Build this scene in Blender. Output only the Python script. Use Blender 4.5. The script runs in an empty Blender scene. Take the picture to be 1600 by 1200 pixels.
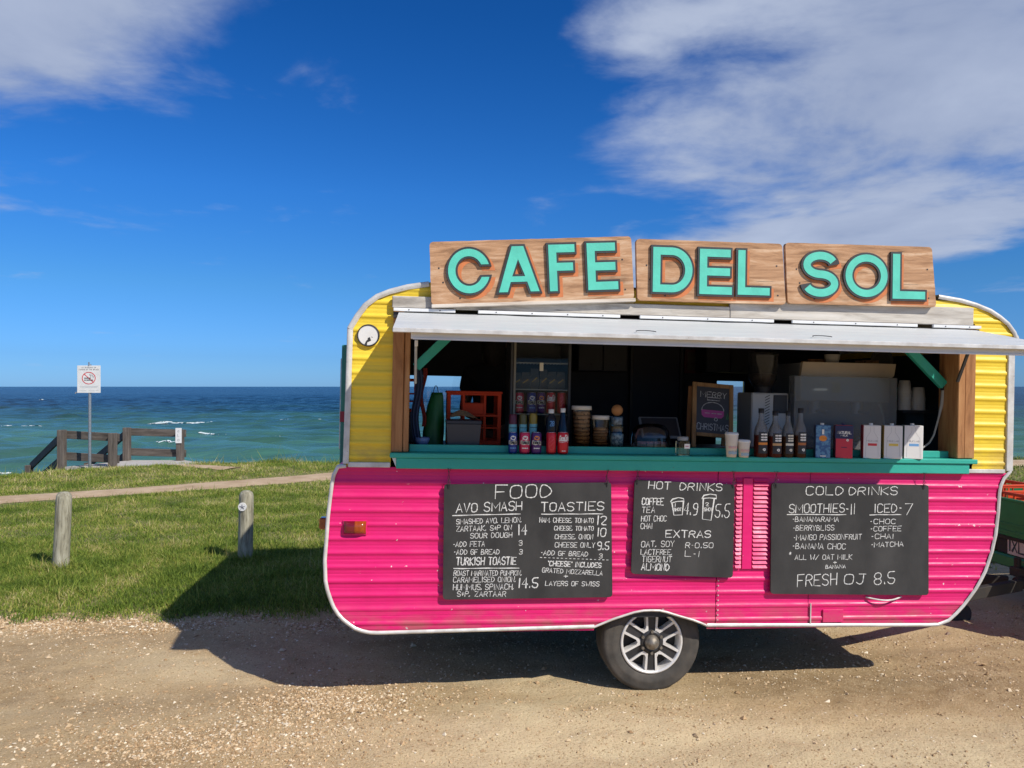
import bpy, math, random
import numpy as np
from mathutils import Matrix, Vector, noise
from mathutils.geometry import tessellate_polygon
random.seed(7); rng = np.random.default_rng(11)
scene = bpy.context.scene
COL = scene.collection
R_ = math.radians

# ---------------------------------------------------------------- camera
cam_data = bpy.data.cameras.new('camera'); cam = bpy.data.objects.new('camera', cam_data); COL.objects.link(cam)
cam.location = (0, 0, 1.78); cam.rotation_euler = (R_(90), 0, 0)
cam_data.sensor_width = 36; cam_data.lens = 36 * 1202 / 1600; cam_data.shift_y = 0.0025
cam_data.clip_start = 0.05; cam_data.clip_end = 200000
scene.camera = cam
scene.render.resolution_x = 1024; scene.render.resolution_y = 768

# ---------------------------------------------------------------- light
LIGHT = Vector((-.86, .79, -1.0)).normalized()
SUN_EL = math.asin(-LIGHT.z); SUN_AZ = math.atan2(-LIGHT.x, -LIGHT.y)
sun_d = bpy.data.lights.new('sun', 'SUN'); sun_d.energy = 4.2; sun_d.angle = R_(.55); sun_d.color = (1, .94, .84)
sun = bpy.data.objects.new('sun', sun_d); COL.objects.link(sun)
sun.rotation_euler = LIGHT.to_track_quat('-Z', 'Y').to_euler(); sun.location = (8, -6, 10)
scene.view_settings.view_transform = 'Standard'; scene.view_settings.look = 'None'
scene.view_settings.exposure = 0.2; scene.view_settings.gamma = 1.0

world = bpy.data.worlds.new('World'); scene.world = world; world.use_nodes = True
def build_world():
    nt = world.node_tree; N = nt.nodes; K = nt.links; N.clear()
    out = N.new('ShaderNodeOutputWorld'); bg = N.new('ShaderNodeBackground')
    sky = N.new('ShaderNodeTexSky'); sky.sky_type = 'NISHITA'; sky.sun_disc = False
    sky.sun_elevation = SUN_EL; sky.sun_rotation = SUN_AZ
    sky.altitude = 0; sky.air_density = 1.0; sky.dust_density = .25; sky.ozone_density = 4.0
    tc = N.new('ShaderNodeTexCoord')
    def math_(op, a, b=None, c=None, clamp=False):
        n = N.new('ShaderNodeMath'); n.operation = op; n.use_clamp = clamp
        for i, x in enumerate((a, b, c)):
            if x is None: continue
            if isinstance(x, (int, float)): n.inputs[i].default_value = x
            else: K.new(x, n.inputs[i])
        return n.outputs[0]
    sep = N.new('ShaderNodeSeparateXYZ'); K.new(tc.outputs['Generated'], sep.inputs[0])
    X, Y, Z = sep.outputs
    az = math_('ARCTAN2', X, Y)
    el = math_('ARCSINE', Z)
    # cloud deck: direction projected onto a flat layer overhead
    den = math_('MAXIMUM', math_('ADD', Z, .10), .03)
    comb = N.new('ShaderNodeCombineXYZ')
    K.new(math_('DIVIDE', X, den), comb.inputs[0]); K.new(math_('DIVIDE', Y, den), comb.inputs[1])
    def fbm(scale, detail, rough, dist, off):
        mp = N.new('ShaderNodeMapping'); mp.inputs['Location'].default_value = off
        K.new(comb.outputs[0], mp.inputs[0])
        n = N.new('ShaderNodeTexNoise'); n.inputs['Scale'].default_value = scale; n.inputs['Detail'].default_value = detail
        n.inputs['Roughness'].default_value = rough; n.inputs['Distortion'].default_value = dist
        K.new(mp.outputs[0], n.inputs['Vector']); return n.outputs['Fac']
    n1 = fbm(1.35, 9, .56, .35, (3.1, .4, 0)); n2 = fbm(.55, 3, .5, .1, (8.0, 2.2, 0)); n3 = fbm(4.5, 6, .6, .5, (1.0, 7.0, 2))
    # cloud banks: soft ellipses on the sky dome (azimuth, elevation, radii, turn, weight)
    banks = [(-.64, .42, .28, .18, .14, 1.2), (.50, .36, .30, .19, .22, 1.15), (.40, .172, .36, .050, .12, 1.1), (.23, .44, .20, .10, -.3, .66),
             (-.36, .285, .08, .03, .0, .30), (.05, .225, .1, .03, .1, .36), (.62, .215, .20, .05, .15, .7),
             (-1.5, .5, .5, .26, .1, 1.05), (1.5, .45, .5, .26, -.1, 1.05), (2.6, .55, .55, .28, 0, 1.05), (-2.5, .5, .5, .25, .1, 1.05), (.3, 1.0, .9, .22, 0, 1.0), (-2.2, 1.1, 1.0, .22, 0, 1.0)]  # unseen banks out of view: cover raised, overhead ones added for neutral fill light
    tot = None
    for (a0, e0, ra, re, tw, wt) in banks:
        da = math_('SUBTRACT', az, a0); de = math_('SUBTRACT', el, e0)
        c, s = math.cos(tw), math.sin(tw)
        p = math_('DIVIDE', math_('ADD', math_('MULTIPLY', da, c), math_('MULTIPLY', de, s)), ra)
        q = math_('DIVIDE', math_('SUBTRACT', math_('MULTIPLY', de, c), math_('MULTIPLY', da, s)), re)
        r2 = math_('ADD', math_('MULTIPLY', p, p), math_('MULTIPLY', q, q))
        g = math_('MULTIPLY', math_('POWER', 2.718, math_('MULTIPLY', r2, -.8)), wt)
        tot = g if tot is None else math_('MAXIMUM', tot, g)
    dens = math_('ADD', math_('ADD', math_('MULTIPLY', tot, .95), math_('MULTIPLY', math_('SUBTRACT', n1, .5), 1.75)), math_('MULTIPLY', math_('SUBTRACT', n2, .5), .5))
    dens = math_('ADD', dens, math_('MULTIPLY', math_('SUBTRACT', n3, .5), .42))
    mr = N.new('ShaderNodeMapRange'); mr.interpolation_type = 'SMOOTHSTEP'
    mr.inputs['From Min'].default_value = .26; mr.inputs['From Max'].default_value = .86; mr.inputs['To Max'].default_value = .92
    K.new(dens, mr.inputs['Value'])
    hue = N.new('ShaderNodeHueSaturation'); hue.inputs['Saturation'].default_value = 1.22; hue.inputs['Value'].default_value = 1.0
    hue.inputs['Hue'].default_value = .502
    gam = N.new('ShaderNodeGamma'); gam.inputs['Gamma'].default_value = 1.12
    K.new(sky.outputs[0], gam.inputs[0]); K.new(gam.outputs[0], hue.inputs['Color'])
    # clear, dry air: the same blue grading by height all round the dome
    gr = N.new('ShaderNodeValToRGB'); e = gr.color_ramp.elements; G = [(0, (.187, .40, .967)), (.037 / 1.57, (.175, .355, .76)), (.125 / 1.57, (.24, .44, .647)), (.24 / 1.57, (.247, .507, .747)), (.45 / 1.57, (.175, .46, .68)), (1, (.20, .50, .72))]
    e[0].position = 0; e[0].color = (*G[0][1], 1); e[1].position = 1; e[1].color = (*G[-1][1], 1)
    for q, c in G[1:-1]: x = e.new(q); x.color = (*c, 1)
    K.new(math_('DIVIDE', el, math.pi / 2, clamp=True), gr.inputs[0])
    sc = N.new('ShaderNodeVectorMath'); sc.operation = 'SCALE'; sc.inputs['Scale'].default_value = 1.5; K.new(gr.outputs[0], sc.inputs[0])
    tint = N.new('ShaderNodeVectorMath'); tint.operation = 'MULTIPLY'; K.new(hue.outputs[0], tint.inputs[0]); K.new(sc.outputs[0], tint.inputs[1])
    shade = N.new('ShaderNodeMixRGB'); shade.inputs[1].default_value = (3.5, 4.3, 6.3, 1); shade.inputs[2].default_value = (5.9, 6.7, 8.5, 1)
    K.new(math_('MULTIPLY_ADD', n1, 2.2, -.6, clamp=True), shade.inputs[0])
    mix = N.new('ShaderNodeMixRGB'); K.new(mr.outputs[0], mix.inputs[0]); K.new(tint.outputs[0], mix.inputs[1]); K.new(shade.outputs[0], mix.inputs[2])
    K.new(mix.outputs[0], bg.inputs['Color']); bg.inputs['Strength'].default_value = .0745
    K.new(bg.outputs[0], out.inputs['Surface'])
build_world()

# ---------------------------------------------------------------- mesh helpers
class MB:
    def __init__(s): s.v = []; s.f = []; s.m = []; s.s = []
    def add(s, vs, fs, mat=0, smooth=False):
        o = len(s.v); s.v += [tuple(p) for p in vs]
        for f in fs: s.f.append(tuple(i + o for i in f)); s.m.append(mat); s.s.append(smooth)
        return s
    def box(s, x0, x1, y0, y1, z0, z1, ch=0., mat=0, M=None):
        if x0 > x1: x0, x1 = x1, x0
        if y0 > y1: y0, y1 = y1, y0
        if z0 > z1: z0, z1 = z1, z0
        ch = min(ch, .45 * min(x1 - x0, y1 - y0, z1 - z0))
        if ch <= 0:
            vs = [(x, y, z) for x in (x0, x1) for y in (y0, y1) for z in (z0, z1)]
            fs = [(0, 1, 3, 2), (4, 6, 7, 5), (0, 4, 5, 1), (2, 3, 7, 6), (0, 2, 6, 4), (1, 5, 7, 3)]
        else:
            vs = []; ix = {}
            xs = (x0, x1); ys = (y0, y1); zs = (z0, z1)
            for i in (0, 1):
                for j in (0, 1):
                    for k in (0, 1):
                        d = [(-1 if t else 1) * ch for t in (i, j, k)]
                        for ax in range(3):
                            p = [xs[i], ys[j], zs[k]]
                            for q in range(3):
                                if q != ax: p[q] += d[q]
                            ix[(i, j, k, ax)] = len(vs); vs.append(p)
            fs = []
            for ax in range(3):
                o = [q for q in range(3) if q != ax]
                for sd in (0, 1):
                    loop = []
                    for (p, q) in ((0, 0), (1, 0), (1, 1), (0, 1)):
                        c = [0, 0, 0]; c[ax] = sd; c[o[0]] = p; c[o[1]] = q; loop.append(ix[(*c, ax)])
                    fs.append(tuple(loop if (sd == 1) ^ (ax == 1) else reversed(loop)))
            for ax in range(3):
                o = [q for q in range(3) if q != ax]
                for p in (0, 1):
                    for q in (0, 1):
                        l = []
                        for t, a2 in ((0, o[0]), (1, o[0]), (1, o[1]), (0, o[1])):
                            c = [0, 0, 0]; c[ax] = t; c[o[0]] = p; c[o[1]] = q; l.append(ix[(*c, a2)])
                        fs.append(tuple(l))
            for i in (0, 1):
                for j in (0, 1):
                    for k in (0, 1): fs.append(tuple(ix[(i, j, k, a)] for a in range(3)))
        if M is not None: vs = [M @ Vector(p) for p in vs]
        return s.add(vs, fs, mat)
    def cyl(s, p0, p1, r0, r1=None, n=16, caps=True, mat=0, smooth=True):
        r1 = r0 if r1 is None else r1
        p0 = Vector(p0); p1 = Vector(p1); d = (p1 - p0).normalized(); a = d.orthogonal().normalized(); b = d.cross(a)
        vs = []
        for p, r in ((p0, r0), (p1, r1)):
            for i in range(n):
                t = 2 * math.pi * i / n; vs.append(p + a * (r * math.cos(t)) + b * (r * math.sin(t)))
        s.add(vs, [(i, (i + 1) % n, n + (i + 1) % n, n + i) for i in range(n)], mat, smooth)
        if caps:
            s.add(vs[:n], [tuple(reversed(range(n)))], mat); s.add(vs[n:], [tuple(range(n))], mat)
        return s
    def lathe(s, prof, n=24, mat=0, M=None, smooth=True, cx=0, cy=0, sx=1, sy=1):
        vs = [(cx + sx * r * math.cos(2 * math.pi * i / n), cy + sy * r * math.sin(2 * math.pi * i / n), z) for (r, z) in prof for i in range(n)]
        if M is not None: vs = [M @ Vector(p) for p in vs]
        fs = [(k * n + i, k * n + (i + 1) % n, (k + 1) * n + (i + 1) % n, (k + 1) * n + i) for k in range(len(prof) - 1) for i in range(n)]
        return s.add(vs, fs, mat, smooth)
    def tube(s, pts, r, n=8, mat=0, caps=True):
        pts = [Vector(p) for p in pts]; vs = []; a = None
        for i, p in enumerate(pts):
            d = (pts[min(i + 1, len(pts) - 1)] - pts[max(i - 1, 0)]).normalized()
            if a is None: a = d.orthogonal().normalized()
            a = (a - d * a.dot(d)).normalized(); b = d.cross(a); rr = r[i] if isinstance(r, (list, tuple)) else r
            vs += [p + a * (rr * math.cos(2 * math.pi * k / n)) + b * (rr * math.sin(2 * math.pi * k / n)) for k in range(n)]
        m = len(pts)
        s.add(vs, [(i * n + k, i * n + (k + 1) % n, (i + 1) * n + (k + 1) % n, (i + 1) * n + k) for i in range(m - 1) for k in range(n)], mat, True)
        if caps: s.add(vs[:n], [tuple(reversed(range(n)))], mat); s.add(vs[-n:], [tuple(range(n))], mat)
        return s
    def bar(s, p0, p1, w, h, up=(0, 0, 1), mat=0, ch=.003):
        p0 = Vector(p0); p1 = Vector(p1); d = p1 - p0; L = d.length; d.normalize(); up = Vector(up)
        x = d.cross(up).normalized(); z = x.cross(d)
        M = Matrix((( x.x, d.x, z.x, p0.x), (x.y, d.y, z.y, p0.y), (x.z, d.z, z.z, p0.z), (0, 0, 0, 1)))
        return s.box(-w / 2, w / 2, 0, L, -h / 2, h / 2, ch, mat, M)
    def prism(s, loops, y0, y1, mat=0, side=None, back=True):
        """loops of (x, z): an outline and its holes, extruded along y; y0 is the front"""
        tri = tessellate_polygon([[Vector((x, z, 0)) for x, z in lp] for lp in loops])
        flat = [p for lp in loops for p in lp]; n = len(flat)
        s.add([(x, y0, z) for x, z in flat], [tuple(t) for t in tri], mat)
        if back: s.add([(x, y1, z) for x, z in flat], [tuple(reversed(t)) for t in tri], mat)
        for lp in loops:
            m = len(lp)
            s.add([(x, y0, z) for x, z in lp] + [(x, y1, z) for x, z in lp], [(i, (i + 1) % m, m + (i + 1) % m, m + i) for i in range(m)], mat if side is None else side)
        return s
    def build(s, name, mats, parent=None, fix=False):
        me = bpy.data.meshes.new(name); me.from_pydata(s.v, [], s.f)
        for m in (mats if isinstance(mats, (list, tuple)) else [mats]): me.materials.append(m)
        me.polygons.foreach_set('material_index', s.m); me.polygons.foreach_set('use_smooth', s.s)
        me.update()
        if fix:
            import bmesh
            bm = bmesh.new(); bm.from_mesh(me); bmesh.ops.remove_doubles(bm, verts=bm.verts, dist=1e-5); bmesh.ops.recalc_face_normals(bm, faces=bm.faces); bm.to_mesh(me); bm.free()
        o = bpy.data.objects.new(name, me); COL.objects.link(o)
        if parent is not None: o.parent = parent
        return o
def tag(o, label=None, cat=None, group=None, kind=None):
    for k, x in (('label', label), ('category', cat), ('group', group), ('kind', kind)):
        if x: o[k] = x
    return o
def thing(name, label, cat, M=None, group=None):
    o = bpy.data.objects.new(name, None); COL.objects.link(o); o.empty_display_size = .1
    if M is not None: o.matrix_basis = M
    return tag(o, label, cat, group)
def copy_tree(o, parent=None):
    c = o.copy(); COL.objects.link(c); c.parent = parent
    for ch in list(o.children): copy_tree(ch, c)
    return c

# ---------------------------------------------------------------- materials
def mat(name, c1, c2=None, scale=6., rough=.5, metal=0., bump=0., bscale=60., stretch=(1, 1, 1), detail=5., spots=None, spot_lim=.68, spot_scale=30., spec=.5, coat=0., rvar=.0, lo=.35, hi=.65, sheen=0.):
    m = bpy.data.materials.new(name); m.use_nodes = True; nt = m.node_tree; N = nt.nodes; K = nt.links
    p = N['Principled BSDF']; p.inputs['Roughness'].default_value = rough; p.inputs['Metallic'].default_value = metal
    p.inputs['Specular IOR Level'].default_value = spec; p.inputs['Coat Weight'].default_value = coat
    p.inputs['Base Color'].default_value = (*c1, 1)
    tc = N.new('ShaderNodeTexCoord'); mp = N.new('ShaderNodeMapping'); mp.inputs['Scale'].default_value = stretch
    K.new(tc.outputs['Object'], mp.inputs[0])
    def nz(sc, det, r=.55, stretched=True):
        n = N.new('ShaderNodeTexNoise'); n.inputs['Scale'].default_value = sc; n.inputs['Detail'].default_value = det; n.inputs['Roughness'].default_value = r
        K.new(mp.outputs[0] if stretched else tc.outputs['Object'], n.inputs['Vector']); return n.outputs['Fac']
    col = None
    if c2 is not None:
        r = N.new('ShaderNodeValToRGB'); r.color_ramp.elements[0].position = lo; r.color_ramp.elements[1].position = hi
        r.color_ramp.elements[0].color = (*c1, 1); r.color_ramp.elements[1].color = (*c2, 1)
        K.new(nz(scale, detail), r.inputs[0]); col = r.outputs[0]
    if spots is not None:
        f = nz(spot_scale, 3, .6, False); g = N.new('ShaderNodeMapRange'); g.inputs['From Min'].default_value = spot_lim; g.inputs['From Max'].default_value = spot_lim + .03
        K.new(f, g.inputs['Value']); mx = N.new('ShaderNodeMixRGB'); mx.inputs[2].default_value = (*spots, 1); K.new(g.outputs[0], mx.inputs[0])
        if col is None: mx.inputs[1].default_value = (*c1, 1)
        else: K.new(col, mx.inputs[1])
        col = mx.outputs[0]
    if col is not None: K.new(col, p.inputs['Base Color'])
    if rvar:
        g = N.new('ShaderNodeMapRange'); g.inputs['To Min'].default_value = max(.02, rough - rvar); g.inputs['To Max'].default_value = min(1, rough + rvar)
        g.inputs['From Min'].default_value = .3; g.inputs['From Max'].default_value = .7
        K.new(nz(scale * 2.3, 4, .6, False), g.inputs['Value']); K.new(g.outputs[0], p.inputs['Roughness'])
    if bump:
        b = N.new('ShaderNodeBump'); b.inputs['Strength'].default_value = bump; b.inputs['Distance'].default_value = .01
        K.new(nz(bscale, 5, .6), b.inputs['Height']); K.new(b.outputs[0], p.inputs['Normal'])
    return m
def glass(name, tint=(1, 1, 1), haze=0., haze_col=(.6, .62, .65), rough=.03, ior=1.5):
    m = bpy.data.materials.new(name); m.use_nodes = True; nt = m.node_tree; N = nt.nodes; K = nt.links; N.clear()
    out = N.new('ShaderNodeOutputMaterial'); t = N.new('ShaderNodeBsdfTransparent'); t.inputs[0].default_value = (*tint, 1)
    g = N.new('ShaderNodeBsdfGlossy'); g.inputs['Roughness'].default_value = rough; fr = N.new('ShaderNodeFresnel'); fr.inputs[0].default_value = ior
    mx = N.new('ShaderNodeMixShader'); K.new(fr.outputs[0], mx.inputs[0]); K.new(t.outputs[0], mx.inputs[1]); K.new(g.outputs[0], mx.inputs[2])
    last = mx
    if haze:
        d = N.new('ShaderNodeBsdfDiffuse'); d.inputs[0].default_value = (*haze_col, 1); m2 = N.new('ShaderNodeMixShader'); m2.inputs[0].default_value = haze
        K.new(mx.outputs[0], m2.inputs[1]); K.new(d.outputs[0], m2.inputs[2]); last = m2
    K.new(last.outputs[0], out.inputs['Surface']); return m
def paint(name, base, dark, chip=(.75, .62, .62), chip_lim=.72, dirt=(.25, .17, .1), dirt_top=.55, rough=.42):
    """sun-faded house paint on aluminium: cloudy fading, streaks, chips and road dirt along the bottom edge"""
    m = bpy.data.materials.new(name); m.use_nodes = True; nt = m.node_tree; N = nt.nodes; K = nt.links
    p = N['Principled BSDF']; p.inputs['Roughness'].default_value = rough; p.inputs['Specular IOR Level'].default_value = .4
    tc = N.new('ShaderNodeTexCoord')
    def nz(sc, det, st=(1, 1, 1), r=.55):
        mp = N.new('ShaderNodeMapping'); mp.inputs['Scale'].default_value = st; K.new(tc.outputs['Object'], mp.inputs[0])
        n = N.new('ShaderNodeTexNoise'); n.inputs['Scale'].default_value = sc; n.inputs['Detail'].default_value = det; n.inputs['Roughness'].default_value = r
        K.new(mp.outputs[0], n.inputs['Vector']); return n.outputs['Fac']
    def mr(x, a, b, c=0., d=1.):
        g = N.new('ShaderNodeMapRange'); g.inputs['From Min'].default_value = a; g.inputs['From Max'].default_value = b; g.inputs['To Min'].default_value = c; g.inputs['To Max'].default_value = d
        K.new(x, g.inputs['Value']); return g.outputs[0]
    def mixc(f, a, b):
        x = N.new('ShaderNodeMixRGB'); K.new(f, x.inputs[0])
        for i, c in ((1, a), (2, b)):
            if isinstance(c, tuple): x.inputs[i].default_value = (*c, 1)
            else: K.new(c, x.inputs[i])
        return x.outputs[0]
    c = mixc(mr(nz(2.2, 5), .32, .68), base, dark)
    c = mixc(mr(nz(9, 4, (1, 1, .12)), .52, .8, 0, .35), c, tuple(x * .8 for x in dark))
    c = mixc(mr(nz(26, 3, r=.65), chip_lim, chip_lim + .02), c, chip)
    c = mixc(mr(nz(7, 5, (.25, 1, 5), .7), .66, .74, 0, .25), c, tuple(min(1, x * 1.25 + .05) for x in base))
    sp = N.new('ShaderNodeSeparateXYZ'); K.new(tc.outputs['Object'], sp.inputs[0])
    mm = N.new('ShaderNodeMath'); mm.operation = 'MULTIPLY'; K.new(mr(sp.outputs[2], dirt_top, dirt_top - .2, 0, .75), mm.inputs[0]); K.new(mr(nz(11, 6, (.7, 1, 1.6)), .40, .66), mm.inputs[1])
    c = mixc(mm.outputs[0], c, dirt)
    K.new(c, p.inputs['Base Color']); K.new(mr(nz(7, 4), .3, .7, rough - .1, rough + .14), p.inputs['Roughness'])
    b = N.new('ShaderNodeBump'); b.inputs['Strength'].default_value = .42; b.inputs['Distance'].default_value = .014
    K.new(nz(5, 3, (.5, 1, 2)), b.inputs['Height']); b2 = N.new('ShaderNodeBump'); b2.inputs['Strength'].default_value = .12; b2.inputs['Distance'].default_value = .003
    K.new(nz(90, 3), b2.inputs['Height']); K.new(b.outputs[0], b2.inputs['Normal']); K.new(b2.outputs[0], p.inputs['Normal'])
    return m
def wood(name, a, b, c, ring=9., axis=0, rough=.75, knots=True):
    m = bpy.data.materials.new(name); m.use_nodes = True; nt = m.node_tree; N = nt.nodes; K = nt.links
    p = N['Principled BSDF']; p.inputs['Roughness'].default_value = rough; p.inputs['Specular IOR Level'].default_value = .25
    tc = N.new('ShaderNodeTexCoord')
    def nz(sc, det, along, r=.6, dist=0):
        st = [1, 1, 1]; st[axis] = along
        mp = N.new('ShaderNodeMapping'); mp.inputs['Scale'].default_value = st; K.new(tc.outputs['Object'], mp.inputs[0])
        n = N.new('ShaderNodeTexNoise'); n.inputs['Scale'].default_value = sc; n.inputs['Detail'].default_value = det; n.inputs['Roughness'].default_value = r; n.inputs['Distortion'].default_value = dist
        K.new(mp.outputs[0], n.inputs['Vector']); return n.outputs['Fac']
    r = N.new('ShaderNodeValToRGB'); e = r.color_ramp.elements; e[0].position = .30; e[0].color = (*a, 1); e[1].position = .72; e[1].color = (*c, 1)
    q = e.new(.5); q.color = (*b, 1)
    grain = nz(ring * 3, 8, .12, .68, .6); K.new(grain, r.inputs[0])
    big = nz(ring * .6, 4, .35, .55, 1.5)
    g = N.new('ShaderNodeMapRange'); g.inputs['From Min'].default_value = .56; g.inputs['From Max'].default_value = .74; g.inputs['To Max'].default_value = .7; K.new(big, g.inputs['Value'])
    mx = N.new('ShaderNodeMixRGB'); K.new(g.outputs[0], mx.inputs[0]); K.new(r.outputs[0], mx.inputs[1]); mx.inputs[2].default_value = (*[x * .55 for x in a], 1)
    crack = nz(ring * 9, 4, .05, .7, .2); g2 = N.new('ShaderNodeMapRange'); g2.inputs['From Min'].default_value = .64; g2.inputs['From Max'].default_value = .70; g2.inputs['To Max'].default_value = .75; K.new(crack, g2.inputs['Value'])
    m2 = N.new('ShaderNodeMixRGB'); K.new(g2.outputs[0], m2.inputs[0]); K.new(mx.outputs[0], m2.inputs[1]); m2.inputs[2].default_value = (*[x * .3 for x in a], 1)
    K.new(m2.outputs[0], p.inputs['Base Color'])
    bp = N.new('ShaderNodeBump'); bp.inputs['Strength'].default_value = .5; bp.inputs['Distance'].default_value = .004; K.new(grain, bp.inputs['Height']); K.new(bp.outputs[0], p.inputs['Normal'])
    return m

M_pink = paint('pink_paint', (.74, .012, .165), (.66, .011, .142), chip_lim=.70)
M_yellow = paint('yellow_paint', (.86, .63, .050), (.80, .56, .040), chip=(.85, .7, .2), chip_lim=.74, dirt_top=1.55, dirt=(.5, .34, .08))
M_roof = mat('white_roof_paint', (.62, .62, .60), (.50, .50, .48), rough=.5, bump=.1)
M_trim = mat('white_aluminium_trim', (.68, .67, .64), (.50, .48, .45), scale=14, rough=.42, metal=.15, spots=(.28, .22, .18), spot_lim=.72, bump=.1)
M_awn = mat('white_awning_sheet', (.62, .63, .62), (.53, .55, .55), scale=9, stretch=(.25, 4, 1), rough=.45, bump=.12, bscale=30)
M_teal = mat('teal_paint', (.028, .40, .31), (.022, .33, .26), scale=5, stretch=(.4, 1, 1), rough=.5, spots=(.12, .12, .09), spot_lim=.74, spot_scale=18, bump=.15, bscale=90)
M_teald = mat('dark_teal_shutter_paint', (.02, .19, .18), (.018, .15, .15), rough=.5)
M_beam = wood('weathered_grey_wood', (.30, .26, .22), (.52, .48, .42), (.66, .62, .56), ring=7)
M_post = wood('oiled_brown_wood', (.20, .085, .035), (.36, .17, .07), (.50, .27, .12), ring=5, axis=2)
M_sign = wood('weathered_plywood', (.21, .105, .054), (.48, .272, .148), (.71, .51, .345), ring=7.5)
M_beam_lit = wood('sunlit_beam_wood', (.45, .36, .28), (.62, .54, .45), (.72, .66, .58), ring=6)
M_turq = mat('turquoise_letter_paint', (.10, .58, .435), (.085, .50, .38), scale=12, rough=.5, spots=(.6, .7, .62), spot_lim=.76, spot_scale=40, bump=.1)
M_black = mat('black_letter_paint', (.022, .024, .026), (.04, .042, .045), rough=.55, bump=.1)
M_orange = mat('orange_shadow_paint', (.62, .19, .06), (.50, .16, .055), scale=20, rough=.7, spots=(.36, .19, .1), spot_lim=.62, spot_scale=45)
M_board = mat('chalkboard_black', (.018, .0176, .0176), (.047, .0455, .044), scale=4.5, rough=.66, bump=.06, detail=9, stretch=(1, 1, .55), lo=.38, hi=.74)
M_chalk = mat('white_chalk', (.80, .80, .78), (.50, .50, .49), scale=120, rough=.9, lo=.25, hi=.62)
M_chalkc = mat('grey_chalk', (.42, .42, .42), (.25, .25, .25), scale=90, rough=.9)
M_wire = mat('black_wire', (.03, .028, .03), rough=.5)
M_steel = mat('galvanised_steel', (.48, .49, .50), (.36, .37, .38), scale=30, rough=.38, metal=.8)
M_alloy = mat('bright_alloy', (.80, .79, .77), (.66, .64, .62), scale=16, rough=.34, metal=.3)
M_dalloy = mat('dark_alloy', (.045, .045, .048), (.03, .03, .032), rough=.42, metal=.3)
M_hub = mat('worn_hub_metal', (.30, .27, .23), (.15, .13, .105), scale=30, rough=.52, metal=.7)
M_rubber = mat('dusty_rubber', (.045, .041, .036), (.085, .074, .062), scale=9, rough=.85, bump=.15, bscale=120)
M_under = mat('dark_chassis', (.02, .018, .017), (.035, .028, .022), rough=.7)
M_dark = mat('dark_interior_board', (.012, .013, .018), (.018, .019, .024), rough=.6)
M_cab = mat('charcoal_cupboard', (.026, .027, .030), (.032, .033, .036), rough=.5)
M_navy = mat('navy_panel', (.010, .013, .028), rough=.5)
M_amber = mat('amber_lens', (.36, .065, .004), (.26, .04, .003), scale=60, rough=.15, coat=.6)
M_redlens = mat('red_lens', (.16, .006, .012), rough=.12, coat=.6)
M_white = mat('white_enamel', (.78, .78, .77), (.70, .70, .69), rough=.4)
M_glass = glass('clear_glass'); M_glassg = glass('greenish_glass', (.80, .9, .88)); M_acryl = glass('smoky_acrylic', (.75, .78, .8), .22, (.52, .52, .52), .12, 1.3)

# ================================================================ SETTING
def vnoise(x, y, seed=0):
    x = np.asarray(x, float); y = np.asarray(y, float); xi = np.floor(x).astype(np.int64); yi = np.floor(y).astype(np.int64)
    fx = x - xi; fy = y - yi; fx = fx * fx * (3 - 2 * fx); fy = fy * fy * (3 - 2 * fy)
    def h(a, b):
        n = (a * 374761393 + b * 668265263 + seed * 974634541) & 0xffffffff
        n = ((n ^ (n >> 13)) * 1274126177) & 0xffffffff; return ((n ^ (n >> 16)) & 0xffff) / 65535.
    return (h(xi, yi) * (1 - fx) + h(xi + 1, yi) * fx) * (1 - fy) + (h(xi, yi + 1) * (1 - fx) + h(xi + 1, yi + 1) * fx) * fy
def fbm2(x, y, seed=0, o=4):
    t = 0; a = .5
    for k in range(o): t = t + a * vnoise(x * 2 ** k, y * 2 ** k, seed + k); a *= .5
    return t / (1 - .5 ** o)
def cliff(x): return np.interp(x, [-300, -30, -16, -12, -9.9, -9.0, -7.6, -4, 0, 12, 40, 300], [-40, 6.5, 12.5, 14.4, 15.3, 16.6, 17.8, 18.0, 18.1, 19.2, 21, 30]) + .5 * (vnoise(x * .7, 0, 5) - .5)
def height(x, y):
    s = cliff(x) - y
    z = -np.clip(-s, 0, None) * .85 - .25 * np.exp(-np.abs(s) * 1.6)
    z = np.maximum(z, -9) + .10 * np.exp(-((s - 1.8) / 1.3) ** 2)
    return z
SEA = -5.0
def lawn_edge(x): return np.interp(x, [-300, -40, -8, -4, -2.5, -1.4, 3, 8, 40, 300], [-20, 2, 5.72, 5.95, 6.03, 6.22, 7.2, 8.6, 12, 20]) + .30 * (fbm2(x * 1.6, x * 0 + 3.3, 9) - .5) + .16 * (vnoise(x * 7, x * 0, 4) - .5)
def grid(name, xs, ys, zf, material, keep=None, dz=0., smooth=True):
    X, Y = np.meshgrid(xs, ys); Z = zf(X, Y) + dz; nx, ny = len(xs), len(ys)
    V = np.stack([X.ravel(), Y.ravel(), Z.ravel()], 1)
    i, j = np.meshgrid(np.arange(nx - 1), np.arange(ny - 1)); a = (j * nx + i).ravel()
    Fq = np.stack([a, a + 1, a + 1 + nx, a + nx], 1)
    if keep is not None:
        cx = V[Fq].mean(1); Fq = Fq[keep(cx[:, 0], cx[:, 1])]
    return raw_mesh(name, V, Fq, material, smooth)
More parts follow.
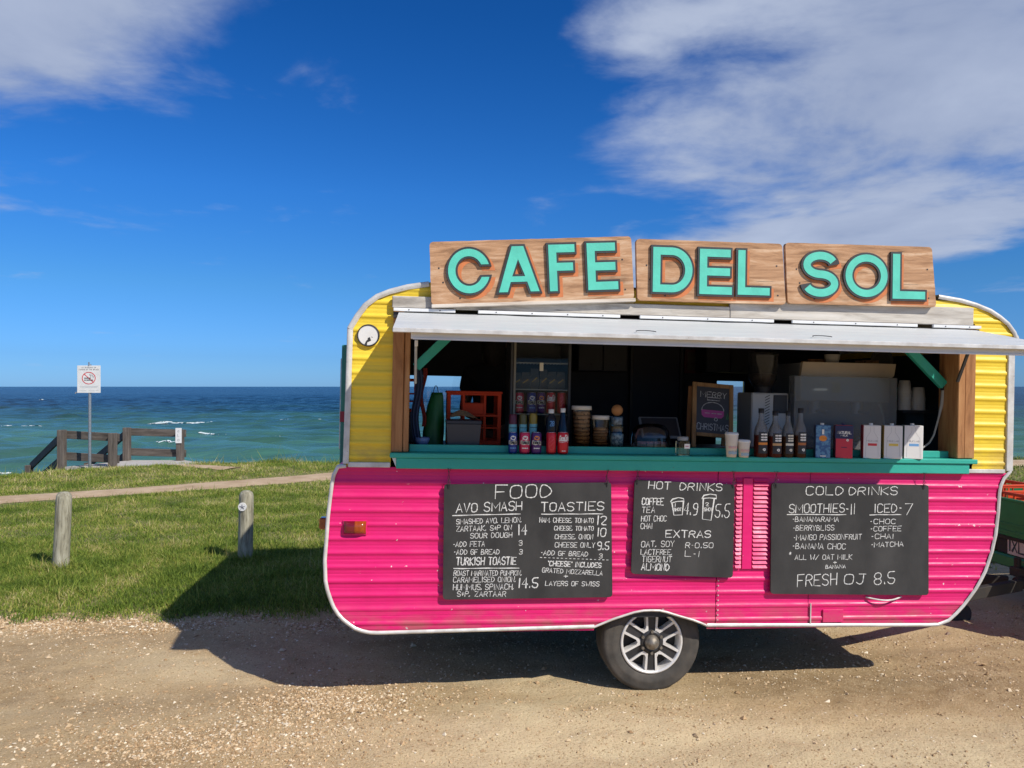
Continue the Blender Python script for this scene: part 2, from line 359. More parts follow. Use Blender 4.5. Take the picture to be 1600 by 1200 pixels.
def raw_mesh(name, V, Fq, material, smooth=False):
    me = bpy.data.meshes.new(name); nf, k = Fq.shape
    me.vertices.add(len(V)); me.vertices.foreach_set('co', np.ascontiguousarray(V, np.float32).ravel())
    me.loops.add(nf * k); me.loops.foreach_set('vertex_index', np.ascontiguousarray(Fq, np.int32).ravel())
    me.polygons.add(nf); me.polygons.foreach_set('loop_start', np.arange(nf, dtype=np.int32) * k); 
    me.polygons.foreach_set('use_smooth', np.full(nf, smooth)); me.materials.append(material); me.update(calc_edges=True); me.validate()
    o = bpy.data.objects.new(name, me); COL.objects.link(o); return o

def ground_mat():
    m = bpy.data.materials.new('gravelly_dirt'); m.use_nodes = True; nt = m.node_tree; N = nt.nodes; K = nt.links
    p = N['Principled BSDF']; p.inputs['Roughness'].default_value = .95; p.inputs['Specular IOR Level'].default_value = .15
    tc = N.new('ShaderNodeTexCoord')
    def nz(sc, det, r=.6, st=(1, 1, 1), d=0.):
        mp = N.new('ShaderNodeMapping'); mp.inputs['Scale'].default_value = st; mp.inputs['Rotation'].default_value = (0, 0, -.35); K.new(tc.outputs['Object'], mp.inputs[0])
        n = N.new('ShaderNodeTexNoise'); n.inputs['Scale'].default_value = sc; n.inputs['Detail'].default_value = det; n.inputs['Roughness'].default_value = r; n.inputs['Distortion'].default_value = d
        K.new(mp.outputs[0], n.inputs['Vector']); return n.outputs['Fac']
    def ramp(f, *st):
        r = N.new('ShaderNodeValToRGB'); e = r.color_ramp.elements
        e[0].position = st[0][0]; e[0].color = (*st[0][1], 1); e[1].position = st[-1][0]; e[1].color = (*st[-1][1], 1)
        for q in st[1:-1]: x = e.new(q[0]); x.color = (*q[1], 1)
        K.new(f, r.inputs[0]); return r.outputs[0]
    def mix(f, a, b, mode='MIX'):
        x = N.new('ShaderNodeMixRGB'); x.blend_type = mode
        for i, c in ((0, f), (1, a), (2, b)):
            if isinstance(c, tuple): x.inputs[i].default_value = (*c, 1)
            elif isinstance(c, float): x.inputs[i].default_value = c
            else: K.new(c, x.inputs[i])
        return x.outputs[0]
    big = nz(.9, 5, .55, (.35, 1, 1), .6); mid = nz(7, 6, .65); fine = nz(85, 4, .7); grit = nz(260, 2, .6)
    c = ramp(big, (.34, (.29, .195, .098)), (.48, (.46, .335, .182)), (.64, (.64, .52, .32)))
    c = mix(ramp(mid, (.40, (0, 0, 0)), (.72, (.55, .55, .55))), c, (.55, .41, .245))
    c = mix(ramp(fine, (.30, (1, 1, 1)), (.46, (0, 0, 0))), c, (.22, .13, .055))
    c = mix(ramp(fine, (.60, (0, 0, 0)), (.70, (.8, .8, .8))), c, (.72, .57, .37))
    c = mix(ramp(grit, (.62, (0, 0, 0)), (.70, (.7, .7, .7))), c, (.76, .63, .44))
    K.new(c, p.inputs['Base Color'])
    b1 = N.new('ShaderNodeBump'); b1.inputs['Strength'].default_value = .7; b1.inputs['Distance'].default_value = .02; K.new(mid, b1.inputs['Height'])
    b2 = N.new('ShaderNodeBump'); b2.inputs['Strength'].default_value = .8; b2.inputs['Distance'].default_value = .008; K.new(fine, b2.inputs['Height']); K.new(b1.outputs[0], b2.inputs['Normal'])
    b3 = N.new('ShaderNodeBump'); b3.inputs['Strength'].default_value = .6; b3.inputs['Distance'].default_value = .003; K.new(grit, b3.inputs['Height']); K.new(b2.outputs[0], b3.inputs['Normal'])
    K.new(b3.outputs[0], p.inputs['Normal']); return m
M_ground = ground_mat()
M_lawn = mat('lawn_soil_and_thatch', (.12, .13, .035), (.24, .20, .085), scale=5, rough=.95, bump=.6, bscale=40)
M_path = mat('sandy_path_dirt', (.40, .275, .16), (.54, .40, .255), scale=2.5, rough=.95, bump=.5, bscale=25, spots=(.62, .5, .38), spot_lim=.66, spot_scale=16)

def rnd(lo, hi, n): return np.linspace(lo, hi, n)
def g_height(x, y):
    near = np.exp(-((y - 4.5) / 4) ** 2) * np.exp(-(x / 8) ** 2)
    r = .042 * (fbm2(x * .8, y * 2.0, 21, 3) - .5) + .028 * (fbm2(x * 5, y * 7, 22, 4) - .5)
    for o_, k_ in ((-.2, .9), (.95, 1.)):
        r = r - .014 * k_ * np.exp(-(((y - 3.75 - o_) + (x + 1.0) * -.16) / .13) ** 2)
    flat = np.exp(-(((x - .8) / .5) ** 2 + ((y - 4.6) / .3) ** 2))
    tr = (x - 3.0) * .25 + (y - 5.0); trk = np.exp(-((tr + .05) / .16) ** 2) * np.clip((x - 1.9) / .8, 0, 1)
    r = r + trk * (.012 * np.sin(x * 55 + 30 * tr) - .012)
    return height(x, y) + near * r * (1 - .7 * flat) - .01
xs = np.concatenate([[-400, -200, -100, -60, -40, -30, -24], np.arange(-20, -6, .5), np.arange(-6, 7, .04), np.arange(7, 20, .5), [24, 30, 40, 60, 100, 200, 400]])
ys = np.concatenate([[-300, -100, -40, -15, -6, -2, 0, 1.5, 2.5], np.arange(3, 7.2, .03), np.arange(7.2, 26, .25), [28, 32, 40, 60]])
tag(grid('ground', xs, ys, g_height, M_ground), kind='structure')
xs = np.concatenate([[-120, -60, -40, -30, -22], np.arange(-16, 2, .06), np.arange(2, 22, .25), [26, 34, 50, 80, 120]])
ys = np.concatenate([np.arange(-20, 5, 1.), np.arange(5, 7, .05), np.arange(7, 23, .2)])
tag(grid('lawn', xs, ys, lambda x, y: height(x, y) - .016 + .02 * np.clip((y - lawn_edge(x)) / .35, 0, 1), M_lawn, keep=lambda x, y: (y > lawn_edge(x)) & (y < cliff(x) + 2.5), dz=.009), 'short green coastal lawn between the gravel and the cliff edge', kind='structure')
# worn path along the clifftop
pc = np.array([(-40, 1.0), (-20, 6.5), (-12, 9.9), (-7.95, 11.95), (-6.1, 13.2), (-3.75, 14.75), (-1, 15.6), (4, 16.3), (11.4, 17.1), (22, 18.2)])
def strip(name, pts, wid, dz, label):
    t = np.linspace(0, 1, 260); s = np.linspace(0, 1, len(pts)); cx = np.interp(t, s, pts[:, 0]); cy = np.interp(t, s, pts[:, 1])
    k = np.ones(9) / 9; cx[4:-4] = np.convolve(cx, k, 'valid'); cy[4:-4] = np.convolve(cy, k, 'valid')
    dx = np.gradient(cx); dy = np.gradient(cy); l = np.hypot(dx, dy); nx_, ny_ = -dy / l, dx / l
    rows = []
    for q, sd in ((-1, 31), (-.5, 0), (0, 0), (.5, 0), (1, 47)):
        w = wid * (np.ones_like(t) + (.55 * (fbm2(cx * 1.3, cy * 1.3, sd, 4) - .5) if sd else 0)); x = cx + nx_ * w * q; y = cy + ny_ * w * q
        rows.append(np.stack([x, y, height(x, y) + dz - .012 * (abs(q) == 1)], 1))
    V = np.concatenate(rows); n = len(t); F_ = np.array([(r * n + i, r * n + i + 1, (r + 1) * n + i + 1, (r + 1) * n + i) for r in range(4) for i in range(n - 1)])
    F_ = F_[:, ::-1]
    return tag(raw_mesh(name, V, F_, M_path, True), label, kind='structure')
strip('path', pc, .50, .030, 'sandy worn footpath crossing the lawn')
pb = np.array([(-5.75, 15.75), (-6.3, 16.05), (-7.0, 16.45), (-7.5, 16.75)])
strip('path', pb, .24, .034, 'short sandy track branching to the beach stairs')
def on_path(x, y, pts, w):
    d = np.full(x.shape, 1e9)
    for (a, b) in zip(pts[:-1], pts[1:]):
        v = b - a; t = np.clip(((x - a[0]) * v[0] + (y - a[1]) * v[1]) / (v @ v), 0, 1); d = np.minimum(d, np.hypot(x - a[0] - t * v[0], y - a[1] - t * v[1]))
    return d < w

# ---- grass blades
def grass_mat(name, dry):
    m = bpy.data.materials.new(name); m.use_nodes = True; nt = m.node_tree; N = nt.nodes; K = nt.links
    p = N['Principled BSDF']; p.inputs['Roughness'].default_value = .6; p.inputs['Specular IOR Level'].default_value = .25
    g = N.new('ShaderNodeNewGeometry'); r = N.new('ShaderNodeValToRGB'); e = r.color_ramp.elements
    st = [(0, (.070, .120, .016)), (.30, (.150, .225, .030)), (.62, (.255, .325, .050)), (.80, (.39, .37, .090)), (.93, (.52, .44, .18)), (1, (.60, .50, .26))]
    e[0].position = 0; e[0].color = (*st[0][1], 1); e[1].position = 1; e[1].color = (*st[-1][1], 1)
    for q, c in st[1:-1]: x = e.new(q); x.color = (*c, 1)
    tc = N.new('ShaderNodeTexCoord'); n = N.new('ShaderNodeTexNoise'); n.inputs['Scale'].default_value = 1.5; n.inputs['Detail'].default_value = 6; K.new(tc.outputs['Object'], n.inputs['Vector'])
    a = N.new('ShaderNodeMath'); a.operation = 'MULTIPLY_ADD'; K.new(n.outputs['Fac'], a.inputs[0]); a.inputs[1].default_value = 1.6; a.inputs[2].default_value = -.80 + dry
    b = N.new('ShaderNodeMath'); b.operation = 'MULTIPLY_ADD'; b.use_clamp = True; K.new(g.outputs['Random Per Island'], b.inputs[0]); b.inputs[1].default_value = .85; K.new(a.outputs[0], b.inputs[2])
    K.new(b.outputs[0], r.inputs[0]); K.new(r.outputs[0], p.inputs['Base Color'])
    tr = N.new('ShaderNodeBsdfTranslucent'); K.new(r.outputs[0], tr.inputs[0]); mx = N.new('ShaderNodeMixShader'); mx.inputs[0].default_value = .25
    K.new(p.outputs[0], mx.inputs[1]); K.new(tr.outputs[0], mx.inputs[2]); K.new(mx.outputs[0], N['Material Output'].inputs['Surface']); return m
def blades(name, label, x0, x1, y0, y1, n, hgt, wid, material, tri=False, extra=None):
    x = rng.uniform(x0, x1, n); y = rng.uniform(y0, y1, n)
    e = lawn_edge(x); fade = np.clip((y - e + .22) / .48, 0, 1)
    keep = (y > e - .22) & (y < cliff(x) + 1.2) & (rng.random(n) < .06 + .94 * fade) & ~on_path(x, y, pc, .40) & ~on_path(x, y, pb, .22)
    clump = fbm2(x * 3.5, y * 3.5, 77, 3); keep &= rng.random(n) < .35 + 1.1 * clump
    keep &= ~((np.abs(x + 8.6) < .95) & (np.abs(y - 16.95) < .72))
    x, y, clump = x[keep], y[keep], clump[keep]; n = len(x)
    h = hgt * (.45 + .9 * clump) * rng.uniform(.5, 1.35, n); h *= np.where(rng.random(n) < .03, 2.3, 1.)
    h *= 1 - .45 * on_path(x, y, pc, .65); h *= .62 + .38 * np.clip((y - lawn_edge(x)) / .4, 0, 1)
    if extra: h = extra(x, y, h)
    for bx_, by_ in ((-4.342, 7.40), (-2.689, 7.75)): h = h * (1 + 1.3 * np.exp(-(((x - bx_) ** 2 + (y - by_) ** 2) / .022)))
    a = rng.uniform(0, 2 * np.pi, n); lean = rng.normal(0, .85, n) * h; la = rng.uniform(0, 2 * np.pi, n)
    wx, wy = np.cos(a) * wid / 2, np.sin(a) * wid / 2; lx, ly = np.cos(la) * lean, np.sin(la) * lean
    z = height(x, y) + .004
    b0 = np.stack([x - wx, y - wy, z], 1); b1 = np.stack([x + wx, y + wy, z], 1); tip = np.stack([x + lx, y + ly, z + h], 1)
    if tri:
        V = np.stack([b0, b1, tip], 1).reshape(-1, 3); Fq = np.arange(3 * n).reshape(-1, 3)
    else:
        m0 = np.stack([x - wx * .75 + lx * .3, y - wy * .75 + ly * .3, z + h * .58], 1); m1 = np.stack([x + wx * .75 + lx * .3, y + wy * .75 + ly * .3, z + h * .58], 1)
        V = np.stack([b0, b1, m0, m1, tip], 1).reshape(-1, 3); o = np.arange(n)[:, None] * 5
        Fq = np.concatenate([o + np.array([[0, 1, 3]]), o + np.array([[0, 3, 2]]), o + np.array([[2, 3, 4]])])
    return tag(raw_mesh(name, V, Fq, material), label, 'grass', kind='stuff')
M_g1 = grass_mat('green_grass', .0); M_g2 = grass_mat('drier_clifftop_grass', .13)
blades('grass', 'dense green grass around the two timber bollards', -6.4, -1.0, 5.6, 8.6, 190000, .052, .0068, M_g1)
blades('grass', 'green lawn grass between the bollards and the footpath', -10.2, -1.6, 8.6, 13.0, 165000, .046, .011, M_g1, tri=True)
blades('grass', 'yellowish grass along the clifftop by the beach stairs', -15, -2, 12.4, 19.3, 180000, .085, .016, M_g2, tri=True,
       extra=lambda x, y, h: h * (1 + 1.0 * np.exp(-(((x + 5.1) / .7) ** 2 + ((y - 17.4) / .35) ** 2))) * (.62 + .5 * (y > cliff(x) - 1.2)))
blades('grass', 'grass on the far side of the caravan', -2, 16, 6.6, 20, 90000, .09, .02, M_g1, tri=True)
blades('grass', 'grass far to the left along the clifftop', -34, -10, 3, 16, 50000, .09, .03, M_g2, tri=True)

# ---- loose stones
def stones(n, label, fx, fy, smin, smax, material, mask=None):
    x, y = fx(n), fy(n)
    if mask is not None: k = rng.random(n) < mask(x, y); x, y = x[k], y[k]; n = len(x)
    base = np.array([(1, 0, 0), (-1, 0, 0), (0, 1, 0), (0, -1, 0), (0, 0, 1), (0, 0, -1)], float)
    s = smin + (smax - smin) * rng.random(n) ** 3.2
    sc = np.stack([s * rng.uniform(.7, 1.4, n), s * rng.uniform(.7, 1.2, n), s * rng.uniform(.45, .85, n)], 1)
    V = base[None] * sc[:, None] * rng.uniform(.72, 1.2, (n, 6, 1)); V += rng.normal(0, .16, (n, 6, 3)) * s[:, None, None]
    a = rng.uniform(0, 2 * np.pi, n); ca, sa = np.cos(a)[:, None], np.sin(a)[:, None]
    X = V[..., 0] * ca - V[..., 1] * sa + x[:, None]; Y = V[..., 0] * sa + V[..., 1] * ca + y[:, None]; Z = V[..., 2] + (g_height(x, y) + s * .18)[:, None]
    T = np.array([(0, 2, 4), (2, 1, 4), (1, 3, 4), (3, 0, 4), (2, 0, 5), (1, 2, 5), (3, 1, 5), (0, 3, 5)])
    Fq = (np.arange(n)[:, None, None] * 6 + T[None]).reshape(-1, 3)
    return tag(raw_mesh('gravel', np.stack([X, Y, Z], -1).reshape(-1, 3), Fq, material), label, 'gravel', kind='stuff')
def stone_mat():
    m = mat('pale_gravel_stone', (.4, .3, .2), rough=.9); nt = m.node_tree; N = nt.nodes; K = nt.links
    g = N.new('ShaderNodeNewGeometry'); r = N.new('ShaderNodeValToRGB'); e = r.color_ramp.elements
    e[0].position = 0; e[0].color = (.28, .175, .085, 1); e[1].position = 1; e[1].color = (.78, .70, .55, 1)
    for q, c in ((.35, (.45, .30, .16)), (.65, (.55, .40, .235)), (.88, (.66, .53, .36))): x = e.new(q); x.color = (*c, 1)
    K.new(g.outputs['Random Per Island'], r.inputs[0]); K.new(r.outputs[0], N['Principled BSDF'].inputs['Base Color']); return m
M_stone = stone_mat()
def m1(x, y): return np.clip(fbm2(x * 1.1 + y * 1.5, y * 3.2 - x * .9, 51, 4) * 3.2 - 1.35, .08, 1)
stones(52000, 'loose pale gravel scattered over the dirt in front of the caravan', lambda n: rng.uniform(-4.6, 5.2, n), lambda n: 3.0 + 3.3 * rng.random(n), .0022, .0105, M_stone, m1)
def edge_y(n): return rng.normal(5.84, .15, n)
stones(34000, 'band of pale gravel along the edge of the grass', lambda n: rng.uniform(-5.5, -1.0, n), edge_y, .003, .014, M_stone, lambda x, y: np.clip(fbm2(x * 2, y * 4, 61, 3) * 2 - .5, .05, 1) * (y < lawn_edge(x) + .05))
def ptch(cx, cy, rx, ry): return (lambda n: rng.normal(cx, rx, n)), (lambda n: rng.normal(cy, ry, n))
stones(90000, 'fine grit strewn over the whole gravel area', lambda n: rng.uniform(-4.6, 5.2, n), lambda n: 3.0 + 3.2 * rng.random(n), .0014, .0062, M_stone, lambda x, y: np.clip(fbm2(x * 1.7, y * 3, 71, 4) * 2.2 - .45, .35, 1))
stones(900, 'odd larger stones lying about the gravel', lambda n: rng.uniform(-4.6, 5.2, n), lambda n: 3.0 + 3.0 * rng.random(n), .008, .022, M_stone)
fx, fy = ptch(-1.0, 4.35, .28, .16); stones(5000, 'heap of pale gravel beside the left end of the caravan shadow', fx, fy, .003, .012, M_stone)
fx, fy = ptch(-1.5, 3.85, .5, .14); stones(5000, 'pale gravel streak near the foot of the picture', fx, fy, .003, .012, M_stone)

# ---- sea
def sea_mat():
    m = bpy.data.materials.new('sea_water'); m.use_nodes = True; nt = m.node_tree; N = nt.nodes; K = nt.links
    p = N['Principled BSDF']; p.inputs['Roughness'].default_value = .22; p.inputs['IOR'].default_value = 1.33; p.inputs['Specular IOR Level'].default_value = .04
    tc = N.new('ShaderNodeTexCoord'); sp = N.new('ShaderNodeSeparateXYZ'); K.new(tc.outputs['Object'], sp.inputs[0])
    def nz(sc, det, st, r=.55):
        mp = N.new('ShaderNodeMapping'); mp.inputs['Scale'].default_value = st; K.new(tc.outputs['Object'], mp.inputs[0])
        n = N.new('ShaderNodeTexNoise'); n.inputs['Scale'].default_value = sc; n.inputs['Detail'].default_value = det; n.inputs['Roughness'].default_value = r; K.new(mp.outputs[0], n.inputs['Vector']); return n.outputs['Fac']
    lg = N.new('ShaderNodeMath'); lg.operation = 'LOGARITHM'; K.new(sp.outputs[1], lg.inputs[0]); lg.inputs[1].default_value = 10
    nn = nz(.03, 4, (.25, 1, 1)); ad = N.new('ShaderNodeMath'); ad.operation = 'MULTIPLY_ADD'; K.new(nn, ad.inputs[0]); ad.inputs[1].default_value = .5; K.new(lg.outputs[0], ad.inputs[2])
    mr = N.new('ShaderNodeMapRange'); mr.inputs['From Min'].default_value = 1.7; mr.inputs['From Max'].default_value = 3.2; K.new(ad.outputs[0], mr.inputs['Value'])
    r = N.new('ShaderNodeValToRGB'); e = r.color_ramp.elements; e[0].position = .0; e[0].color = (.060, .165, .118, 1); e[1].position = 1; e[1].color = (.003, .012, .032, 1)
    for q, c in ((.40, (.048, .140, .108)), (.56, (.020, .070, .076)), (.68, (.007, .028, .048))): x = e.new(q); x.color = (*c, 1)
    K.new(mr.outputs[0], r.inputs[0])
    mot = nz(.16, 6, (.35, 1, 1), .65); g = N.new('ShaderNodeMapRange'); g.inputs['From Min'].default_value = .35; g.inputs['From Max'].default_value = .7; g.inputs['To Min'].default_value = .72; g.inputs['To Max'].default_value = 1.35; K.new(mot, g.inputs['Value'])
    mu = N.new('ShaderNodeVectorMath'); mu.operation = 'SCALE'; K.new(r.outputs[0], mu.inputs[0]); K.new(g.outputs[0], mu.inputs['Scale'])
    fo = nz(.22, 7, (.16, 1, 1), .7); fm = N.new('ShaderNodeMapRange'); fm.inputs['From Min'].default_value = .735; fm.inputs['From Max'].default_value = .78; fm.inputs['To Max'].default_value = .8; K.new(fo, fm.inputs['Value'])
    mx = N.new('ShaderNodeMixRGB'); K.new(fm.outputs[0], mx.inputs[0]); K.new(mu.outputs[0], mx.inputs[1]); mx.inputs[2].default_value = (.6, .65, .66, 1)
    K.new(mx.outputs[0], p.inputs['Base Color'])
    b1 = N.new('ShaderNodeBump'); b1.inputs['Strength'].default_value = .5; b1.inputs['Distance'].default_value = .4; K.new(nz(.55, 6, (.4, 1, 1), .62), b1.inputs['Height'])
    b2 = N.new('ShaderNodeBump'); b2.inputs['Strength'].default_value = .45; b2.inputs['Distance'].default_value = 3.; K.new(nz(.06, 7, (.35, 1, 1), .65), b2.inputs['Height']); K.new(b1.outputs[0], b2.inputs['Normal'])
    K.new(b2.outputs[0], p.inputs['Normal']); return m
M_sea = sea_mat()
wv = [(rng.uniform(2.5, 17), rng.normal(-.25, .45), rng.uniform(0, 6.3)) for _ in range(34)]
def sea_z(X, Y):
    Z = np.zeros_like(X); att = np.clip(1.15 - Y / 900, 0, 1)
    for lam, th, ph in wv: k = 2 * np.pi / lam; Z += .0085 * lam ** .75 * np.sin(k * (X * np.sin(th) - Y * np.cos(th)) + ph) * np.clip((lam * 26 - Y * .25) / (lam * 10), 0, 1)
    return SEA + att * (Z + .35 * Z * np.abs(Z))
ry = np.concatenate([[16, 20, 25], np.geomspace(30, 700, 520), np.geomspace(760, 60000, 40)])
tx = np.concatenate([np.linspace(-6, -1.0, 24), np.linspace(-.98, .0, 230), np.linspace(.02, 1.0, 60), np.linspace(1.2, 6, 24)])
TX, RY = np.meshgrid(tx, ry); SX = TX * RY
V = np.stack([SX.ravel(), RY.ravel(), sea_z(SX, RY).ravel()], 1); nx_ = len(tx); ii, jj = np.meshgrid(np.arange(nx_ - 1), np.arange(len(ry) - 1)); a_ = (jj * nx_ + ii).ravel()
tag(raw_mesh('sea', V, np.stack([a_, a_ + 1, a_ + 1 + nx_, a_ + nx_], 1), M_sea, True), 'choppy sea, teal near the shore and deep blue towards the horizon', kind='structure')
M_foam = mat('sea_foam', (.74, .78, .79), (.45, .56, .56), scale=2.2, rough=.9, lo=.4, hi=.6)
def foam(px0, px1, Y, rag, label, thick=.5):
    mb = MB(); n = 120; m = 6; x0 = (px0 - 800) / 1202 * Y; x1 = (px1 - 800) / 1202 * Y; rows = []; fs = []
    for i in range(n):
        t = i / (n - 1); x = x0 + (x1 - x0) * t; w = thick * math.sin(math.pi * t) ** .5 * (.3 + 1.3 * float(fbm2(np.array(t * rag), np.array(Y), 3, 3)))
        y = Y + 1.6 * (float(vnoise(t * 5, Y, 8)) - .5)
        for k in range(m):
            q = (k / (m - 1) - .45) * 2.4 * w; zz = .03 + .34 * w * math.exp(-((k - 2) / 1.3) ** 2); rows.append((x, y + q, float(sea_z(np.array([x]), np.array([y + q]))[0]) + zz))
    for i in range(n - 1):
        for k in range(m - 1):
            if float(fbm2(np.array(rows[i * m][0] * 1.1), np.array(k * .9 + Y), 6, 3)) > .40 + .05 * abs(k - 2): fs.append((i * m + k, (i + 1) * m + k, (i + 1) * m + k + 1, i * m + k + 1))
    mb.add(rows, fs, 0, True)
    tag(mb.build('wave_foam', M_foam), label, 'foam', kind='stuff')
foam(218, 350, 143, 14, 'long broken white wave crest right of the railing', .9)
foam(308, 351, 108, 6, 'short bright whitecap beside the wooden railing', .75)
foam(245, 277, 92, 5, 'thin whitecap seen between the railing boards', .4)
foam(438, 452, 155, 4, 'small distant whitecap near the caravan', .8)
foam(428, 444, 107, 4, 'small near whitecap left of the caravan', .4)
foam(0, 75, 130, 12, 'faint long line of foam at the left', .5)
foam(0, 10, 62, 3, 'scrap of foam at the far left above the grass', .35)
foam(60, 68, 380, 3, 'tiny whitecap far out on the left', 2.0)
foam(495, 502, 163, 3, 'tiny whitecap close to the caravan end', .6)

# ---- bollards
M_boll = wood('silvered_round_timber', (.13, .115, .08), (.31, .29, .215), (.50, .48, .38), ring=13, axis=2)
def bollard(x, y, h, lean, r, label, spot=False):
    root = thing('timber_bollard', label, 'bollard', Matrix.Translation((x, y, 0)) @ Matrix.Rotation(lean, 4, 'Y'), 'round timber bollards on the grass')
    mb = MB(); prof = [(r * 1.02, -.25), (r * 1.0, .0), (r * .99, h * .5), (r * .97, h - .08), (r * .93, h - .045), (r * .78, h - .018), (r * .5, h - .004), (.001, h)]
    n = 64; vs = []; prof = prof[:1] + [(r * (1.0 - .03 * z / h), z) for z in np.linspace(0, h - .08, 14)] + prof[4:]
    for k, (q, z) in enumerate(prof):
        for i in range(n):
            t = 2 * math.pi * i / n; s1 = float(vnoise(t * 5 + x, z * 1.2, 14)); rr = q * (1 + .06 * (float(vnoise(math.cos(t) * 3 + x, math.sin(t) * 3 + z * .9, 12)) - .5) - .10 * max(0, s1 - .72) / .28) ; vs.append((rr * math.cos(t), rr * math.sin(t), z))
    mb.add(vs, [(k * n + i, k * n + (i + 1) % n, (k + 1) * n + (i + 1) % n, (k + 1) * n + i) for k in range(len(prof) - 1) for i in range(n)], 0, True)
    mb.build('post', M_boll, root)
    if spot:
        d = MB(); d.cyl((-.012, -r * 1.0 - .008, h - .155), (-.012, -r * .96, h - .155), .042, n=24); disc = d.build('disc', M_white, root)
        s = MB()
        for k in range(5):
            a = k * 1.3 + .3; s.bar((-.012, -r * 1.0 - .010, h - .155), (-.012 + .026 * math.cos(a), -r * 1.0 - .010, h - .155 + .026 * math.sin(a)), .004, .007, (0, 1, 0), ch=0)
        s.build('printed_mark', mat('print_grey', (.16, .16, .2)), disc)
    return root
bollard(-4.342, 7.40, .77, .045, .073, 'bare weathered round timber bollard farther from the caravan')
bollard(-2.689, 7.75, .735, .02, .073, 'round timber bollard with a white disc, half in the caravan shadow', True)

# ---- no smoking sign
sg = thing('no_smoking_sign', 'white no smoking sign on a thin galvanised pole by the beach stairs', 'sign', Matrix.Translation((-8.745, 15.9, -.03)))
mb = MB(); mb.cyl((0, .035, -.4), (0, .035, 2.27), .03, n=14); mb.build('pole', M_steel, sg)
mb = MB(); mb.box(-.24, .24, -.004, .004, 1.68, 2.245, .0015); mb.box(-.20, .2, .004, .012, 2.1, 2.14); mb.box(-.2, .2, .004, .012, 1.78, 1.82); plate = mb.build('sign_panel', M_white, sg)
mb = MB(); mb.cyl((0, 0, 2.24), (0, 0, 2.315), .014, n=10); mb.cyl((-.25, -.005, 1.70), (-.275, -.02, 1.665), .014, n=8); mb.build('bracket', M_steel, sg)
M_sred = mat('sign_red', (.62, .03, .04)); M_sblk = mat('sign_black', (.02, .02, .022)); M_sgry = mat('sign_grey_print', (.32, .33, .34))
mb = MB(); vs = []
for i in range(48):
    t = 2 * math.pi * i / 48
    for q in (.142, .126): vs.append((q * math.cos(t), -.0065, 1.985 + .9 * q * math.sin(t)))
mb.add(vs, [(2 * i, 2 * i + 1, (2 * i + 3) % 96, (2 * i + 2) % 96) for i in range(48)])
mb.bar((-.095, -.0062, 2.07), (.095, -.0062, 1.9), .014, .002, (0, 1, 0), ch=0); mb.build('red_ring', M_sred, plate)

# ---------------------------------------------------------------- hand lettering (polylines on a 4 x 6 grid)
GLYPH = {'A': '00 26 40|12 32', 'B': '00 06 26 35 34 23 03|23 42 41 30 00', 'C': '45 36 16 05 01 10 30 41', 'D': '00 06 26 44 42 20 00', 'E': '46 06 00 40|03 33', 'F': '46 06 00|03 33',
 'G': '45 36 16 05 01 10 30 41 43 23', 'H': '00 06|40 46|03 43', 'I': '20 26', 'J': '36 31 20 10 01|16 46', 'K': '00 06|46 03 40', 'L': '06 00 40', 'M': '00 06 22 46 40', 'N': '00 06 40 46',
 'O': '10 01 05 16 36 45 41 30 10', 'P': '00 06 36 45 44 33 03', 'R': '00 06 36 45 44 33 03|23 40', 'S': '45 36 16 05 04 13 33 42 41 30 10 01', 'T': '20 26|06 46', 'U': '06 01 10 30 41 46', 'V': '06 20 46',
 'W': '06 10 23 30 46', 'X': '00 46|06 40', 'Y': '06 23 46|23 20', 'Z': '06 46 00 40', '0': '10 01 05 16 36 45 41 30 10', '1': '20 26', '2': '05 16 36 45 44 00 40', '3': '05 16 36 45 44 33 13|33 42 41 30 10 01',
 '4': '30 36 02 42', '5': '46 06 03 33 42 41 30 10 01', '7': '06 46 10', '8': '13 04 05 16 36 45 44 33 13 02 01 10 30 41 42 33', '9': '43 13 04 05 16 36 45 41 30 10', '.': '20 21', ',': '21 10', '-': '13 33',
 '+': '03 43|21 25', "'": '25 26', '/': '00 46', '*': '12 34|14 32|21 25', 'x': '00 46|06 40', 'o': '10 01 03 14 34 43 41 30 10', 'c': '43 34 14 03 01 10 30 41', 'a': '43 34 14 03 01 10 30 41 44 40', 'l': '10 16', ' ': ''}
ROUND = set('CDGOSUPRBJ0235890oca')
def chaikin(p):
    if len(p) < 3: return p
    closed = p[0] == p[-1]; q = [] if closed else [p[0]]
    for a, b in zip(p[:-1], p[1:]): q += [(a[0] * .75 + b[0] * .25, a[1] * .75 + b[1] * .25), (a[0] * .25 + b[0] * .75, a[1] * .25 + b[1] * .75)]
    return q + ([q[0]] if closed else [p[-1]])
